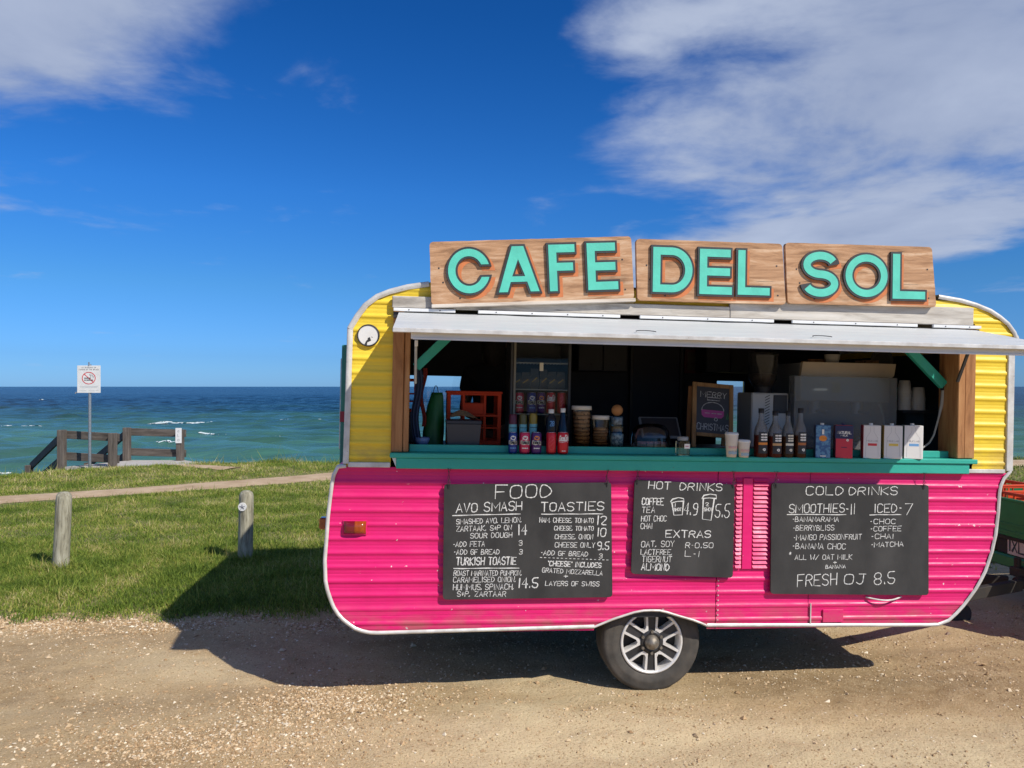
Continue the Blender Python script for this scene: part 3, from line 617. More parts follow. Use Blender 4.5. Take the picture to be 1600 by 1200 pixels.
def text_strokes(s, p0, p1, h, jit=.15, slant=.06, rnd_=None):
    """polylines in the (x, z) plane; p0, p1 are the two ends of the base line"""
    r = rnd_ or random; ws = []
    for ch in s: ws.append(1.0 if ch in "I1.,'l" else 2.2 if ch in '-+*' else 2.4 if ch == ' ' else 5.6 if ch in 'MW' else 4.0)
    gap = 1.35; tot = sum(ws) + gap * (len(s) - 1); d = ((p1[0] - p0[0]), (p1[1] - p0[1])); ln = math.hypot(*d); ux, uz = d[0] / ln, d[1] / ln
    k = ln / tot; pos = 0; out = []; v = h / 6
    for ch, w in zip(s, ws):
        g = GLYPH[ch]; dy = r.uniform(-.3, .3) * jit; hs = 1 + r.uniform(-.09, .09) * jit * 3
        for st in (g.split('|') if g else []):
            pts = [(int(c[0]) + r.uniform(-jit, jit), int(c[1]) + r.uniform(-jit, jit)) for c in st.split()]
            if st.split()[0] == st.split()[-1]: pts[-1] = pts[0]
            if ch in ROUND: pts = chaikin(chaikin(pts))
            o = []
            for gx, gy in pts:
                gx = (gx - 2) if w < 2 else gx * w / 4
                lx = (pos + (w / 2 if w < 2 else 0) + gx) * k; ly = (gy * hs + dy) * v; lx += slant * ly
                o.append((p0[0] + ux * lx - uz * ly, p0[1] + uz * lx + ux * ly))
            out.append(o)
        pos += w + gap
    return out
def ribbons(mb, strokes, y, wid, wrap=None, step=.00012, mat=0, var=.4):
    """flat strokes laid on the plane y (front faces -y); each stroke a hair above the one before"""
    for si, p in enumerate(strokes):
        if len(p) < 2: continue
        yy = y - step * (si % 9); vs = []; n = len(p)
        for i in range(n):
            a = p[max(i - 1, 0)]; b = p[min(i + 1, n - 1)]; dx, dz = b[0] - a[0], b[1] - a[1]; l = math.hypot(dx, dz) or 1e-9
            w = wid / 2 * (1 + var * math.sin(i * 2.1 + si * 1.7)); nx, nz = -dz / l * w, dx / l * w; e = .35 * min(wid, .008)
            ox, oz = ((-dx / l * e, -dz / l * e) if i == 0 else (dx / l * e, dz / l * e) if i == n - 1 else (0, 0))
            vs += [(p[i][0] + nx + ox, yy, p[i][1] + nz + oz), (p[i][0] - nx + ox, yy, p[i][1] - nz + oz)]
        if wrap: vs = [wrap(*q) for q in vs]
        mb.add(vs, [(2 * i, 2 * i + 2, 2 * i + 3, 2 * i + 1) for i in range(n - 1)], mat)
    return mb
def ring_pts(cx, cz, rx, rz, n=20, a0=0, a1=2 * math.pi): return [(cx + rx * math.cos(a0 + (a1 - a0) * i / n), cz + rz * math.sin(a0 + (a1 - a0) * i / n)) for i in range(n + 1)]

# the no smoking sign's print
mb = MB(); ribbons(mb, [[(-.09, 1.985), (.04, 1.985)], [(-.09, 1.945), (-.06, 1.945)], [(-.045, 1.945), (.09, 1.945)]], -.0072, .017, var=0); ribbons(mb, [[(.03, 2.07), (.02, 2.05), (.045, 2.03), (.04, 2.01)], [(.07, 2.06), (.065, 2.04), (.095, 2.02), (.09, 1.99)]], -.0075, .008); mb.build('cigarette_mark', M_sblk, plate)
mb = MB()
ribbons(mb, text_strokes('NO SMOKING OR', (-.15, 2.192), (.15, 2.192), .024, .05, 0), -.005, .006)
ribbons(mb, text_strokes('VAPING ON THE BEACH', (-.205, 2.15), (.205, 2.15), .024, .05, 0), -.005, .006); mb.build('printed_line', M_sgry, plate)
mb = MB()
for z, x0, x1 in ((1.815, -.19, .19), (1.795, -.17, .17), (1.725, -.2, -.05), (1.725, .0, .12), (1.735, .15, .2)): ribbons(mb, [[(x0, z), (x1, z)]], -.005, .010, var=.4)
mb.build('printed_line', mat('sign_pale_print', (.55, .57, .58)), plate)

# ---- beach stair railings
M_rail = wood('dark_weathered_hardwood', (.055, .045, .038), (.105, .088, .075), (.17, .145, .125), ring=6)
M_railz = wood('dark_weathered_hardwood_post', (.06, .05, .042), (.12, .10, .085), (.19, .165, .14), ring=6, axis=2)
def railing(label, A, B, C, hA, hB, hC, tagged=False):
    """A, B: ends of the level rails on the landing; C: the foot post down the stairs"""
    root = thing('stair_railing', label, 'railing', Matrix.Translation((A[0], A[1], 0)))
    o = Vector((A[0], A[1], 0))
    def post(p, top, w=.14):
        mb = MB(); q = Vector(p) - o; g = float(height(np.array([p[0]]), np.array([p[1]]))[0]) - .5
        mb.box(q.x - w / 2, q.x + w / 2, q.y - w / 2, q.y + w / 2, g, top, .008); return mb.build('post', M_railz, root)
    post((A[0], A[1], 0), hA); pb_ = post((B[0], B[1], 0), hB); post((C[0], C[1], 0), hC)
    def rail(p, q, w, h):
        mb = MB(); mb.bar(Vector(p) - o, Vector(q) - o, w, h, ch=.006); mb.build('rail', M_rail, root)
    off = Vector((0, .098, 0))
    e = (Vector((B[0], B[1], 0)) - Vector((A[0], A[1], 0))).normalized() * .09
    for k, hh in ((0, .17), (1, .17)):
        z = (hA - .10, hA - .56)[k]; z2 = (hB - .10, hB - .56)[k]
        a = Vector((A[0], A[1], z)) + off - e; b = Vector((B[0], B[1], z2)) + off + e; rail(a, b, .05, hh)
    for k in range(2):
        a = Vector((A[0] - .02, A[1] + .10, hA - (.10, .60)[k])); b = Vector((C[0] - .02, C[1] + .10, hC - (.04, .50)[k])); rail(a, b, .05, .17)
    return root, o, pb_
rl, o_, _ = railing('dark wooden railing nearest the no smoking sign', (-9.55, 16.32), (-8.42, 16.22), (-11.55, 18.4), .86, .80, -.10)
rr, o2, pr = railing('dark wooden railing whose end post carries a white notice', (-8.82, 17.62), (-7.60, 17.62), (-10.75, 19.5), .84, .80, -.15)
nt_ = thing('notice_plate', 'narrow white notice fixed to the top of a railing post', 'notice', Matrix.Translation((-7.60, 17.62 - .085, 0)))
mb = MB(); mb.box(-.068, .068, -.012, .006, .49, .835, .002); pl_ = mb.build('panel', M_white, nt_)
mb = MB(); ribbons(mb, [[(-.015, .70), (-.015, .64), (.02, .64)], ring_pts(0, .56, .022, .022, 10), ring_pts(0, .76, .018, .018, 10)], -.0135, .008); mb.build('printed_mark', M_sgry, pl_)
ld = thing('stair_landing', 'pale concrete landing at the top of the beach stairs', 'landing', Matrix.Translation((-8.6, 16.9, 0)))
M_conc = mat('pale_concrete', (.42, .39, .36), (.50, .47, .43), rough=.9, bump=.3)
mb = MB(); mb.prism([[(-.95 + 0, 0), (.3, -.0), (1.2, .0), (1.2, .02)]], 0, .01); mb = MB()
q = [(-9.45, 16.25), (-8.45, 16.15), (-6.9, 17.1), (-7.55, 17.72), (-8.75, 17.72)]
vs = [(x + 8.6, y - 16.9, z) for z in (-.3, .085) for x, y in q]; mb.add(vs, [(5, 6, 7, 8, 9), (4, 3, 2, 1, 0)] + [(i, (i + 1) % 5, 5 + (i + 1) % 5, 5 + i) for i in range(5)]); mb.build('slab', M_conc, ld)
st_ = thing('beach_stairs', 'wooden steps going down the cliff beyond the landing', 'stairs', Matrix.Translation((-9.2, 17.0, 0)))
for k in range(7):
    c = Vector((-9.25 - .27 * k, 17.05 + .27 * k + .2, -.02 - .19 * k)) - Vector((-9.2, 17.0, 0)); mb = MB()
    mb.bar(c + Vector((-.52, -.52, 0)), c + Vector((.52, .52, 0)), .26, .05); mb.build('tread', M_rail, st_)
mb = MB()
for sgn in (-1, 1): mb.bar(Vector((.5 * sgn + .1, .5 * sgn - .05, -.12)), Vector((.5 * sgn - 1.95, .5 * sgn + 2.0, -1.5)), .05, .22)
mb.build('stringer', M_rail, st_)

# ================================================================ CARAVAN
YAW = math.atan(.1055); TILT = R_(1.19)
VAN = Matrix.Translation((.807, 4.45, 0)) @ Matrix.Rotation(YAW, 4, 'Z') @ Matrix.Rotation(TILT, 4, 'Y')
DEP = 2.08
van = thing('caravan', 'vintage food caravan with pink lower half and yellow upper half', 'caravan', VAN)
LOW = [(-1.7638, 1.3105), (-1.8125, 1.3029), (-1.8359, 1.2566), (-1.8452, 1.2034), (-1.851, 1.1466), (-1.8624, 1.0297), (-1.8672, 0.9235), (-1.8747, 0.7819), (-1.8688, 0.6686), (-1.8573, 0.6155), (-1.8388, 0.5622), (-1.8206, 0.5195), (-1.7954, 0.4803), (-1.7668, 0.4481), (-1.7313, 0.4193), (-1.6994, 0.3976), (-1.6605, 0.3829), (-1.6182, 0.3735), (-1.5725, 0.3711)]
ARCH = [(-0.347, 0.392), (-0.3025, 0.4098), (-0.2393, 0.4349), (-0.172, 0.4562), (-0.112, 0.4741), (-0.0592, 0.4828), (-0.01, 0.4841), (0.0357, 0.4826), (0.0816, 0.4721), (0.1161, 0.4606), (0.1739, 0.4433), (0.2356, 0.4259), (0.286, 0.4067), (0.3209, 0.3914)]
LOWR = [(1.6981, 0.377), (1.7598, 0.3782), (1.8294, 0.4044), (1.8782, 0.4464), (1.9228, 0.4923), (1.9633, 0.5423), (2.0038, 0.5963), (2.036, 0.6504), (2.0641, 0.7046), (2.0838, 0.7627), (2.1035, 0.821), (2.1149, 0.8754), (2.1265, 0.9259), (2.1334, 0.9959), (2.1404, 1.0621), (2.1433, 1.1243), (2.1464, 1.1788), (2.1539, 1.2217), (2.174, 1.2647), (2.2151, 1.3079)]
UPL = [(-1.7779, 1.3174), (-1.7723, 1.7223), (-1.7691, 2.0704), (-1.7286, 2.1427), (-1.6844, 2.2046), (-1.6187, 2.2567), (-1.5488, 2.2876), (-1.4467, 2.3179), (-1.3297, 2.3381)]
UPR = [(1.7185, 2.3657), (1.8635, 2.3473), (1.9638, 2.3235), (2.0605, 2.2896), (2.1241, 2.2527), (2.1795, 2.2115), (2.2227, 2.1581), (2.2448, 2.108)]
SEAM = 1.300; YR = (2.1988, 0, 1.6857)[0]
BOT = min(p[1] for p in LOW)
def cross(poly, c):
    """x where the polyline (monotonic enough in z) reaches height c"""
    for (x0, z0), (x1, z1) in zip(poly[:-1], poly[1:]):
        if (z0 - c) * (z1 - c) <= 0 and z0 != z1: return x0 + (x1 - x0) * (c - z0) / (z1 - z0)
    return None
PITCH = .0785
def relief(c, c0):
    """pressed rib: flat sheet with a rounded rib in every pitch, a fine crease between"""
    t = ((c - c0) % PITCH) / PITCH
    if t < .36: return -.0066 * math.sin(math.pi * t / .36) ** .8
    if .66 < t < .74: return .0014 * math.sin(math.pi * (t - .66) / .08)
    return 0.
def levels(z0, z1, c0, extra=()):
    s = {round(z0, 5), round(z1, 5)}; k = math.floor((z0 - c0) / PITCH) - 1
    for m in range(k, k + int((z1 - z0) / PITCH) + 4):
        for t in (0, .04, .10, .18, .26, .32, .36, .53, .66, .70, .74, .87):
            c = c0 + (m + t) * PITCH
            if z0 < c < z1: s.add(round(c, 5))
    for c in extra:
        if z0 < c < z1: s.add(round(c, 5))
    return sorted(s)
def sheet(name, xl, xr, z0, z1, c0, material, extra=(), seg=14, y=0., wob=.0016):
    """ribbed front sheet between the curves xl(c) and xr(c)"""
    mb = MB(); lv = levels(z0, z1, c0, extra); vs = []
    for c in lv:
        a, b = xl(c), xr(c)
        for i in range(seg + 1):
            x = a + (b - a) * i / seg
            vs.append((x, y + relief(c, c0) + wob * 2 * (noise.noise(Vector((x * 2.2, c * 3, 1.7))) ), c))
    n = seg + 1
    mb.add(vs, [(k * n + i, k * n + i + 1, (k + 1) * n + i + 1, (k + 1) * n + i) for k in range(len(lv) - 1) for i in range(seg)], 0, True)
    return mb.build(name, material, van)
lowz = [p[1] for p in LOW + LOWR + ARCH]
lowl = lambda c: cross(LOW, c) if c > LOW[-1][1] + .0001 else LOW[-1][0]
def lowr(c): return cross(LOWR, c) if c > LOWR[1][1] + .0002 else LOWR[1][0]
XJ = (0.3721, 0, 0.5327)[0]; XK = (0.9376, 0, 0.4522)[0]
zb = .3745; za = ARCH[0][1]; zt = max(p[1] for p in ARCH)
apk = max(range(len(ARCH)), key=lambda i: ARCH[i][1]); AL = ARCH[:apk + 1]; AR = ARCH[apk:]
def al(c): return cross(AL, c) if c > AL[0][1] else AL[0][0]
def ar(c): return cross(AR, c) if c > AR[-1][1] else AR[-1][0]
C0 = (-0.8186, 0, 0.336)[2]
G_ = .0018
sheet('pink_panel', lowl, lambda c: AL[-1][0] if c >= zt else al(c), zb, zt, C0, M_pink, lowz)
sheet('pink_panel', lambda c: AR[0][0] if c >= zt else ar(c), lambda c: XJ - G_, zb, zt, C0, M_pink, lowz, 4)
sheet('pink_panel', lambda c: lowl(c), lambda c: XJ - G_, zt, SEAM, C0, M_pink, lowz, 26)
sheet('pink_panel', lambda c: XJ + G_, lambda c: XK - G_, zb, SEAM, C0, M_pink, lowz, 8, -.0012)
sheet('pink_panel', lambda c: XK + G_, lambda c: lowr(c), zb, SEAM, C0, M_pink, lowz, 12)
# yellow upper half, with the serving hatch
OL = (-1.5202, 0, 1.7631)[0]; OR = (1.963, 0, 1.7591)[0]; OT = 2.20; C1 = (-1.6294, 0, 1.4187)[2]
upl = lambda c: cross(UPL, c) if c > UPL[0][1] else UPL[0][0]
ROOF = max(UPL[-1][1], UPR[0][1])
def upr(c): return YR if c < UPR[-1][1] else (cross(UPR, c) or UPR[0][0])
upz = [p[1] for p in UPL + UPR]
sheet('yellow_panel', upl, lambda c: OL, SEAM, OT, C1, M_yellow, upz, 5)
sheet('yellow_panel', lambda c: OR, upr, SEAM, OT, C1, M_yellow, upz, 5)
ULT = UPL[-1][1] - .001
sheet('yellow_panel', lambda c: upl(min(c, ULT)), lambda c: upr(min(c, UPR[0][1] - .001)), OT, min(ROOF, UPL[-1][1]) - .002, C1, M_yellow, upz, 20)
# end walls, roof and belly: the outline carried back to the far side
def skin(name, pts, material, y0=.0, y1=DEP):
    mb = MB(); n = len(pts); mb.add([(x, y0, z) for x, z in pts] + [(x, y1, z) for x, z in pts], [(i, i + 1, n + i + 1, n + i) for i in range(n - 1)], 0, True); return mb.build(name, material, van)
skin('end_wall', LOW, M_pink); skin('end_wall', LOWR, M_pink)
skin('belly', [LOW[-1], AL[0]], M_under); skin('belly', [ARCH[-1], LOWR[0]], M_under)
skin('wheel_arch', ARCH, M_under, .002, .42)
mb = MB(); mb.add([(x, .42, z) for x, z in ARCH] + [(ARCH[-1][0], .42, .33), (ARCH[0][0], .42, .33)], [tuple(range(len(ARCH) + 2))]); mb.build('wheel_arch', M_under, van)
skin('end_wall', UPL[:3], M_yellow); skin('roof', UPL[2:] + UPR, M_roof); skin('end_wall', [UPR[-1], (YR, UPR[-1][1] - .05), (YR, SEAM)], M_yellow)
# rear wall with its two windows
wl = (-1.497, -0.6279, 1.2805, 1.8431); w2 = (1.1367, 1.3823, 1.294, 1.8533)
OUTL = LOW[1:] + LOWR[:-1] + [(YR, SEAM + .03), (YR, UPR[-1][1] - .05)] + UPR[::-1] + UPL[::-1]
HOLES = [[(q[0], q[2]), (q[0], q[3]), (q[1], q[3]), (q[1], q[2])] for q in (wl, w2)]
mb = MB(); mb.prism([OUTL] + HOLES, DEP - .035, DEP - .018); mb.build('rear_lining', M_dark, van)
mb = MB(); mb.prism([OUTL] + HOLES, DEP - .017, DEP); mb.build('rear_wall', M_yellow, van)
for wq in (wl, w2):
    mb = MB(); mb.box(wq[0], wq[1], DEP - .030, DEP - .026, wq[2], wq[3]); mb.build('window_pane', M_glass, van)
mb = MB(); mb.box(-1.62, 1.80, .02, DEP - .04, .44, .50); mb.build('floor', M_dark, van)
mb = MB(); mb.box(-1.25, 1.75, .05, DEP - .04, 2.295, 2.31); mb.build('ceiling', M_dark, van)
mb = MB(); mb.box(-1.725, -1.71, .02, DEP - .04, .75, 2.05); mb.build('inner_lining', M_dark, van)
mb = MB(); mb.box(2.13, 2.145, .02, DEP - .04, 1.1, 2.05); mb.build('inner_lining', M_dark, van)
# aluminium edge trims following the outline
def trim(name, pts, wid, y0, y1, material=None, inner=True):
    mb = MB(); n = len(pts); vs = []; cx, cz = .2, 1.3
    for i, (x, z) in enumerate(pts):
        a = pts[max(i - 1, 0)]; b = pts[min(i + 1, n - 1)]; dx, dz = b[0] - a[0], b[1] - a[1]; l = math.hypot(dx, dz); nx, nz = -dz / l, dx / l
        if nx * (cx - x) + nz * (cz - z) < 0: nx, nz = -nx, -nz
        o = .004
        for k, (q, yy) in enumerate(((-o, y1), (-o, y0 + .003), (0, y0), (wid * .35, y0 - .004), (wid * .7, y0), (wid, y0 + .004))): vs.append((x + nx * q, yy, z + nz * q))
    mb.add(vs, [(i * 6 + k, (i + 1) * 6 + k, (i + 1) * 6 + k + 1, i * 6 + k + 1) for i in range(n - 1) for k in range(5)], 0, True)
    return mb.build(name, material or M_trim, van)
trim('edge_trim', LOW + [AL[0]], .017, -.012, .03); trim('edge_trim', ARCH, .010, -.011, .01); trim('edge_trim', [ARCH[-1]] + LOWR, .017, -.012, .03)
trim('edge_trim', UPL[:3], .028, -.014, .05); trim('edge_trim', UPL[2:5], .028, -.016, .05); trim('edge_trim', UPL[4:], .026, -.014, .05); trim('edge_trim', UPR, .022, -.014, .05)
mb = MB(); mb.box(YR - .022, YR + .022, -.014, .04, SEAM + .012, UPR[-1][1] - .055, .003); mb.build('corner_trim', M_trim, van)
mb = MB(); mb.prism([[(YR - .03, UPR[-1][1] - .055), (YR + .045, UPR[-1][1] - .085), (YR + .068, UPR[-1][1] - .05), (UPR[-1][0] - .005, UPR[-1][1] + .03), (UPR[-1][0] - .03, UPR[-1][1] - .03)]], -.012, .06); mb.build('gutter_end', M_trim, van)
mb = MB(); mb.box(UPL[0][0] + .025, OL - .002, -.016, .0, SEAM - .002, SEAM + .026, .003); mb.build('belt_trim', M_trim, van)
mb = MB(); mb.box(OR - .06, YR - .03, -.016, .0, SEAM - .002, SEAM + .022, .003); mb.build('belt_trim', M_trim, van)
# left end shutter, open on its own wall
sx = UPL[0][0]
e0 = (-1.8783, 0.62, 1.5954); e1 = (-1.8525, 0.55, 1.5979)
mb = MB(); mb.box(e1[0], sx - .001, .45, 1.6, (-1.8457, 0.55, 1.2701)[2], (-1.853, 0.55, 1.9979)[2], .006); sh = mb.build('end_shutter', M_teald, van)
mb = MB(); mb.box(e0[0], e1[0] - .003, .62, 1.5, (-1.871, 0.62, 1.3441)[2], (-1.879, 0.62, 1.9198)[2], .004); mb.build('metal_edge', M_steel, sh)
mb = MB(); mb.box(e1[0] - .002, e1[0] + .04, .444, .449, (-1.8549, 0.55, 1.5259)[2], (-1.8563, 0.55, 1.5899)[2]); mb.build('red_stripe', mat('faded_red', (.22, .012, .04)), sh)
# porthole vent
pc_ = (-1.657, -0.012, 2.0301); mb = MB(); mb.cyl((pc_[0], -.002, pc_[2]), (pc_[0], -.016, pc_[2]), .056, n=40); port = mb.build('round_vent_cover', mat('chipped_white_disc', (.76, .76, .75), (.66, .66, .65), scale=8, rough=.5, spots=(.05, .05, .05), spot_lim=.70, spot_scale=45), van)
mb = MB(); vs = []
for i in range(40):
    t = 2 * math.pi * i / 40
    for q, yy in ((.0625, -.004), (.061, -.019), (.055, -.0195), (.054, -.012)): vs.append((pc_[0] + q * math.cos(t), yy, pc_[2] + q * math.sin(t)))
mb.add(vs, [(i * 4 + k, ((i + 1) % 40) * 4 + k, ((i + 1) % 40) * 4 + k + 1, i * 4 + k + 1) for i in range(40) for k in range(3)], 0, True); mb.build('black_ring', M_wire, port)
mb = MB(); ribbons(mb, [[(pc_[0] + .004, pc_[2] - .015), (pc_[0] + .008, pc_[2] - .024), (pc_[0] - .008, pc_[2] - .036), (pc_[0] - .012, pc_[2] - .050)]], -.0172, .014); mb.build('broken_hole', M_wire, port)
# tail lights
tq = (-1.77, -1.6476, 0.9281, 0.9991)
mb = MB(); mb.box(tq[0] - .006, tq[1] + .006, -.012, -.004, tq[2] - .006, tq[3] + .006, .003); lamp = mb.build('tail_light', M_pink, van)
tm = (tq[0] + tq[1]) / 2
def lens(x0, x1, z0, z1, material, parent):
    mb = MB(); n = 6; vs = []
    for j in range(n + 1):
        for i in range(n + 1):
            x = x0 + (x1 - x0) * i / n; z = z0 + (z1 - z0) * j / n; t = (x - tq[0]) / (tq[1] - tq[0]); s = (z - z0) / (z1 - z0)
            dome = (max(0, 1 - abs(2 * t - 1) ** 4) * max(0, 1 - abs(2 * s - 1) ** 4)) ** .5; vs.append((x, -.013 - .026 * dome, z))
    mb.add(vs, [(j * (n + 1) + i, j * (n + 1) + i + 1, (j + 1) * (n + 1) + i + 1, (j + 1) * (n + 1) + i) for j in range(n) for i in range(n)], 0, True); mb.build('lens', material, parent)
lens(tq[0], tm - .0005, tq[2], tq[3], M_redlens, lamp); lens(tm + .0005, tq[1], tq[2], tq[3], M_amber, lamp)
mq = (-1.8876, 0.12, 0.966); mb = MB(); mb.box(mq[0] - .03, mq[0] + .02, .09, .15, mq[2] - .033, mq[2] + .033, .008); mb.build('side_marker_light', M_amber, van)
# hatch frame
zsill = (-0.5905, 0, 1.3826)[2] - .009
mb = MB(); mb.box(OL, OL + .062, -.022, .05, zsill + .012, 2.19, .004); mb.build('post_plank', M_post, van)
mb = MB(); mb.box(OL + .064, (-1.4246, 0, 1.7651)[0], -.012, .05, zsill + .012, 2.19, .004); mb.build('post_plank', M_post, van)
xi = (1.8488, -0.02, 1.7572)[0]
mb = MB(); mb.box(xi, xi + .046, -.022, .16, zsill + .012, 2.19, .004); mb.build('post_plank', M_post, van)
mb = MB(); mb.box(xi + .048, OR + .002, -.016, .05, zsill + .012, 2.19, .004); mb.build('post_plank', M_post, van)
# weathered fascia beam above the hatch, in lengths
def beam(x0, x1, z0, z1, y0, y1, name='fascia_board', material=M_beam):
    mb = MB(); mb.box(x0, x1, y0, y1, z0, z1, .004); return mb.build(name, material, van)
b0 = (-1.5284, -0.04, 2.2514); b1 = (1.9259, -0.04, 2.293); bl = (-1.527, -0.04, 2.1859)[2]; br = (1.9274, -0.04, 2.22)[2]
bm_ = (0.4087, -0.04, 2.286)[0]
beam(b0[0], bm_ - .001, bl - .001, b0[2], -.04, -.012); beam(bm_ + .001, b1[0], bl - .001, b1[2], -.04, -.012)
# aluminium hinge lengths under the fascia, each with screws
hz0 = bl - .026
for k, (p0, p1) in enumerate(((613, 702), (735, 946), (976, 1184), (1213, 1416), (1442, 1522))):
    x0 = OL + (p0 - 613) / (1522 - 613) * (OR - OL); x1 = OL + (p1 - 613) / (1522 - 613) * (OR - OL)
    mb = MB(); mb.box(x0, x1, -.058, -.041, hz0 + .006, hz0 + .024, .002); hg = mb.build('hinge_strip', M_white, van)
    mb = MB()
    for j in range(max(2, int((x1 - x0) / .2))):
        x = x0 + (j + .5) * (x1 - x0) / max(2, int((x1 - x0) / .2)); mb.cyl((x, -.0585, hz0 + .015), (x, -.060, hz0 + .015), .0035, n=8)
    mb.build('screws', M_wire, hg)
mb = MB(); mb.box(OL, OR, -.04, -.0, hz0 - .03, hz0 + .004); mb.build('hinge_shade_strip', M_wire, van)  # black strip standing in for the shade gap beneath the hinges
# awning
AA = (-1.4947, -0.045, 2.1599); AO = (-1.4857, -0.69, 2.0231); ax0 = (AA[0] + AO[0]) / 2 + .0; ax1 = (1.9361, -0.045, 2.216)[0]
az0 = AA[2]; az1 = AO[2]
mb = MB(); n = 24; vs = []
for j in range(9):
    t = j / 8; y = -.045 + (-.69 + .045) * t; z = az0 + (az1 - az0) * t
    for i in range(n + 1): vs.append((ax0 + (ax1 - ax0) * i / n, y, z + .004 * noise.noise(Vector((i * .9, j * .7, 3)))))
top = vs; m = len(vs); vs = vs + [(x, y, z - .012) for x, y, z in vs]; w_ = n + 1
fs = [(j * w_ + i, j * w_ + i + 1, (j + 1) * w_ + i + 1, (j + 1) * w_ + i) for j in range(8) for i in range(n)]; fs += [tuple(m + q for q in reversed(f)) for f in fs]
rim = [i for i in range(w_)] + [j * w_ + n for j in range(1, 9)] + [8 * w_ + i for i in range(n - 1, -1, -1)] + [j * w_ for j in range(7, 0, -1)]
fs += [(rim[k], rim[(k + 1) % len(rim)], m + rim[(k + 1) % len(rim)], m + rim[k]) for k in range(len(rim))]
mb.add(vs, fs); aw = mb.build('awning', M_awn, van)
rl0 = (-1.4057, -0.65, 1.9979); rz1 = az1 - .008; rz0 = (-0.9214, -0.65, 1.979)[2]
mb = MB(); mb.box(rl0[0], ax1 - .02, -.653, -.630, rz0, rz1 - .001, .002); mb.build('front_rail', M_white, aw)
mb = MB(); mb.box(rl0[0] + .01, ax1 - .03, -.658, -.6535, rz0 - .003, rz0 + .005); mb.build('rail_lip', M_white, aw)
mb = MB(); mb.box(ax0, ax1, -.697, -.686, az1 - .018, az1 + .004, .003); mb.build('edge_bead', M_trim, aw)
for px in (1015, 1295):
    c_ = (-0.2513, -0.68, 2.0624)[0] if px == 1015 else (0.6672, -0.68, 2.0824)[0]
    mb = MB(); pts = [(c_ + .05 * math.cos(t), -.62 + .035 * math.sin(t)) for t in np.linspace(math.pi, 0, 12)]
    mb.tube([(x, y, az1 + (y + .69) * (az0 - az1) / .645 + .010) for x, y in pts], .0022, 6); mb.build('handle_loop', M_wire, aw)
# knee braces, struts
def brace(name, p, q, w, h, material, up=(0, 1, 0)):
    mb = MB(); mb.bar(p, q, w, h, up, ch=.003); return mb.build(name, material, van)
brace('knee_brace', (-1.3916, 0.03, 1.8598), (-1.1728, 0.03, 2.079), .052, .035, M_teal)
brace('knee_brace', (1.8376, 0.1, 1.8265), (1.5128, 0.1, 2.1295), .055, .035, M_teal)
brace('awning_strut', (1.8355, -0.03, 1.8454), (1.8618, -0.14, 2.1344), .02, .012, M_wire)
brace('awning_strut', (-1.3926, 0.0, 1.7658), (-1.3934, -0.03, 2.0007), .016, .012, M_steel)
mb = MB(); p_ = (-1.3913, -0.03, 1.9865); mb.box(p_[0] - .009, p_[0] + .009, -.05, -.02, p_[2] - .012, p_[2] + .022, .002); mb.build('strut_bracket', M_white, van)
# counter
zs1 = zsill
sl = (-1.5234, -0.05, 1.3603)[0]; sr = (1.9623, -0.05, 1.3686)[0]
mb = MB(); mb.box(sl, sr, -.052, .05, zs1 - .018, zs1 + .009, .004); mb.build('counter_shelf', M_teal, van)
mb = MB(); mb.box(sl + .035, sr - .045, -.040, -.020, zs1 - .078, zs1 - .0185, .003); mb.build('counter_apron', M_teal, van)
mb = MB(); mb.box(OL + .10, xi - .001, .052, .068, zs1 + .008, zs1 + .050, .003); mb.build('counter_upstand', M_teal, van)
mb = MB(); mb.box(OL + .03, xi + .03, .069, .66, zs1 - .0, zs1 + .032, .003); mb.build('inner_counter', M_cab, van)
CS = zs1 + .009; CI = zs1 + .032
mb = MB(); mb.prism([[(sl + .012, zs1 - .02), (sl + .034, zs1 - .02), (sl + .034, zs1 - .07)]], -.035, -.018); mb.build('end_bracket', M_trim, van)
# louvre vents pressed into the pink side
def louvres(x0, x1, z0, z1, n):
    for k in range(n):
        z = z0 + (z1 - z0) * k / n; hh = (z1 - z0) / n; mb = MB(); i = .004
        mb.add([(x0, -.008, z + hh * .92), (x1, -.008, z + hh * .92), (x1 - i, -.019, z + hh * .26), (x0 + i, -.019, z + hh * .26), (x1 - i, -.011, z + hh * .12), (x0 + i, -.011, z + hh * .12)],
               [(0, 3, 2, 1), (3, 5, 4, 2), (0, 5, 3), (1, 2, 4)]); mb.build('louvre_slat', M_pink, van)
v1 = (0.5836, 0.6773, 0.7244, 1.2569); v2 = (0.4786, 0.5174, 0.725, 1.2558)
louvres(*v1, 21); louvres(*v2, 21)
v3 = (0.5213, 0.5797, 0.7247, 1.2562); mb = MB(); mb.box(v3[0], v3[1], -.014, -.006, v3[2], v3[3], .002); mb.build('vent_divider', M_pink, van)
# seam rivets, access hatch, grab handle
mb = MB()
for py in range(10): z = .40 + .057 * py * .5; mb.cyl((XJ + .012, -.004, z), (XJ + .012, -.009, z), .004, n=8)
mb.build('rivets', M_trim, van)
mb = MB(); mb.box(XK + .01, XK + .016, -.012, -.004, .40, .52); mb.build('seam_strip', M_trim, van)
hq = (1.026, 1.1537, 0.4069, 0.4827); mb = MB(); mb.box(hq[0], hq[1], -.0125, -.004, hq[2], hq[3], .002); mb.build('access_hatch', M_pink, van)
h0 = (1.2936, -0.01, 0.5542); h1 = (1.5161, -0.01, 0.5563); mb = MB(); mb.tube([(h0[0] + (h1[0] - h0[0]) * t, -.008 - .032 * math.sin(math.pi * t), h0[2] - .012 * math.sin(math.pi * t)) for t in np.linspace(0, 1, 14)], .005, 8); mb.build('grab_handle', M_trim, van)
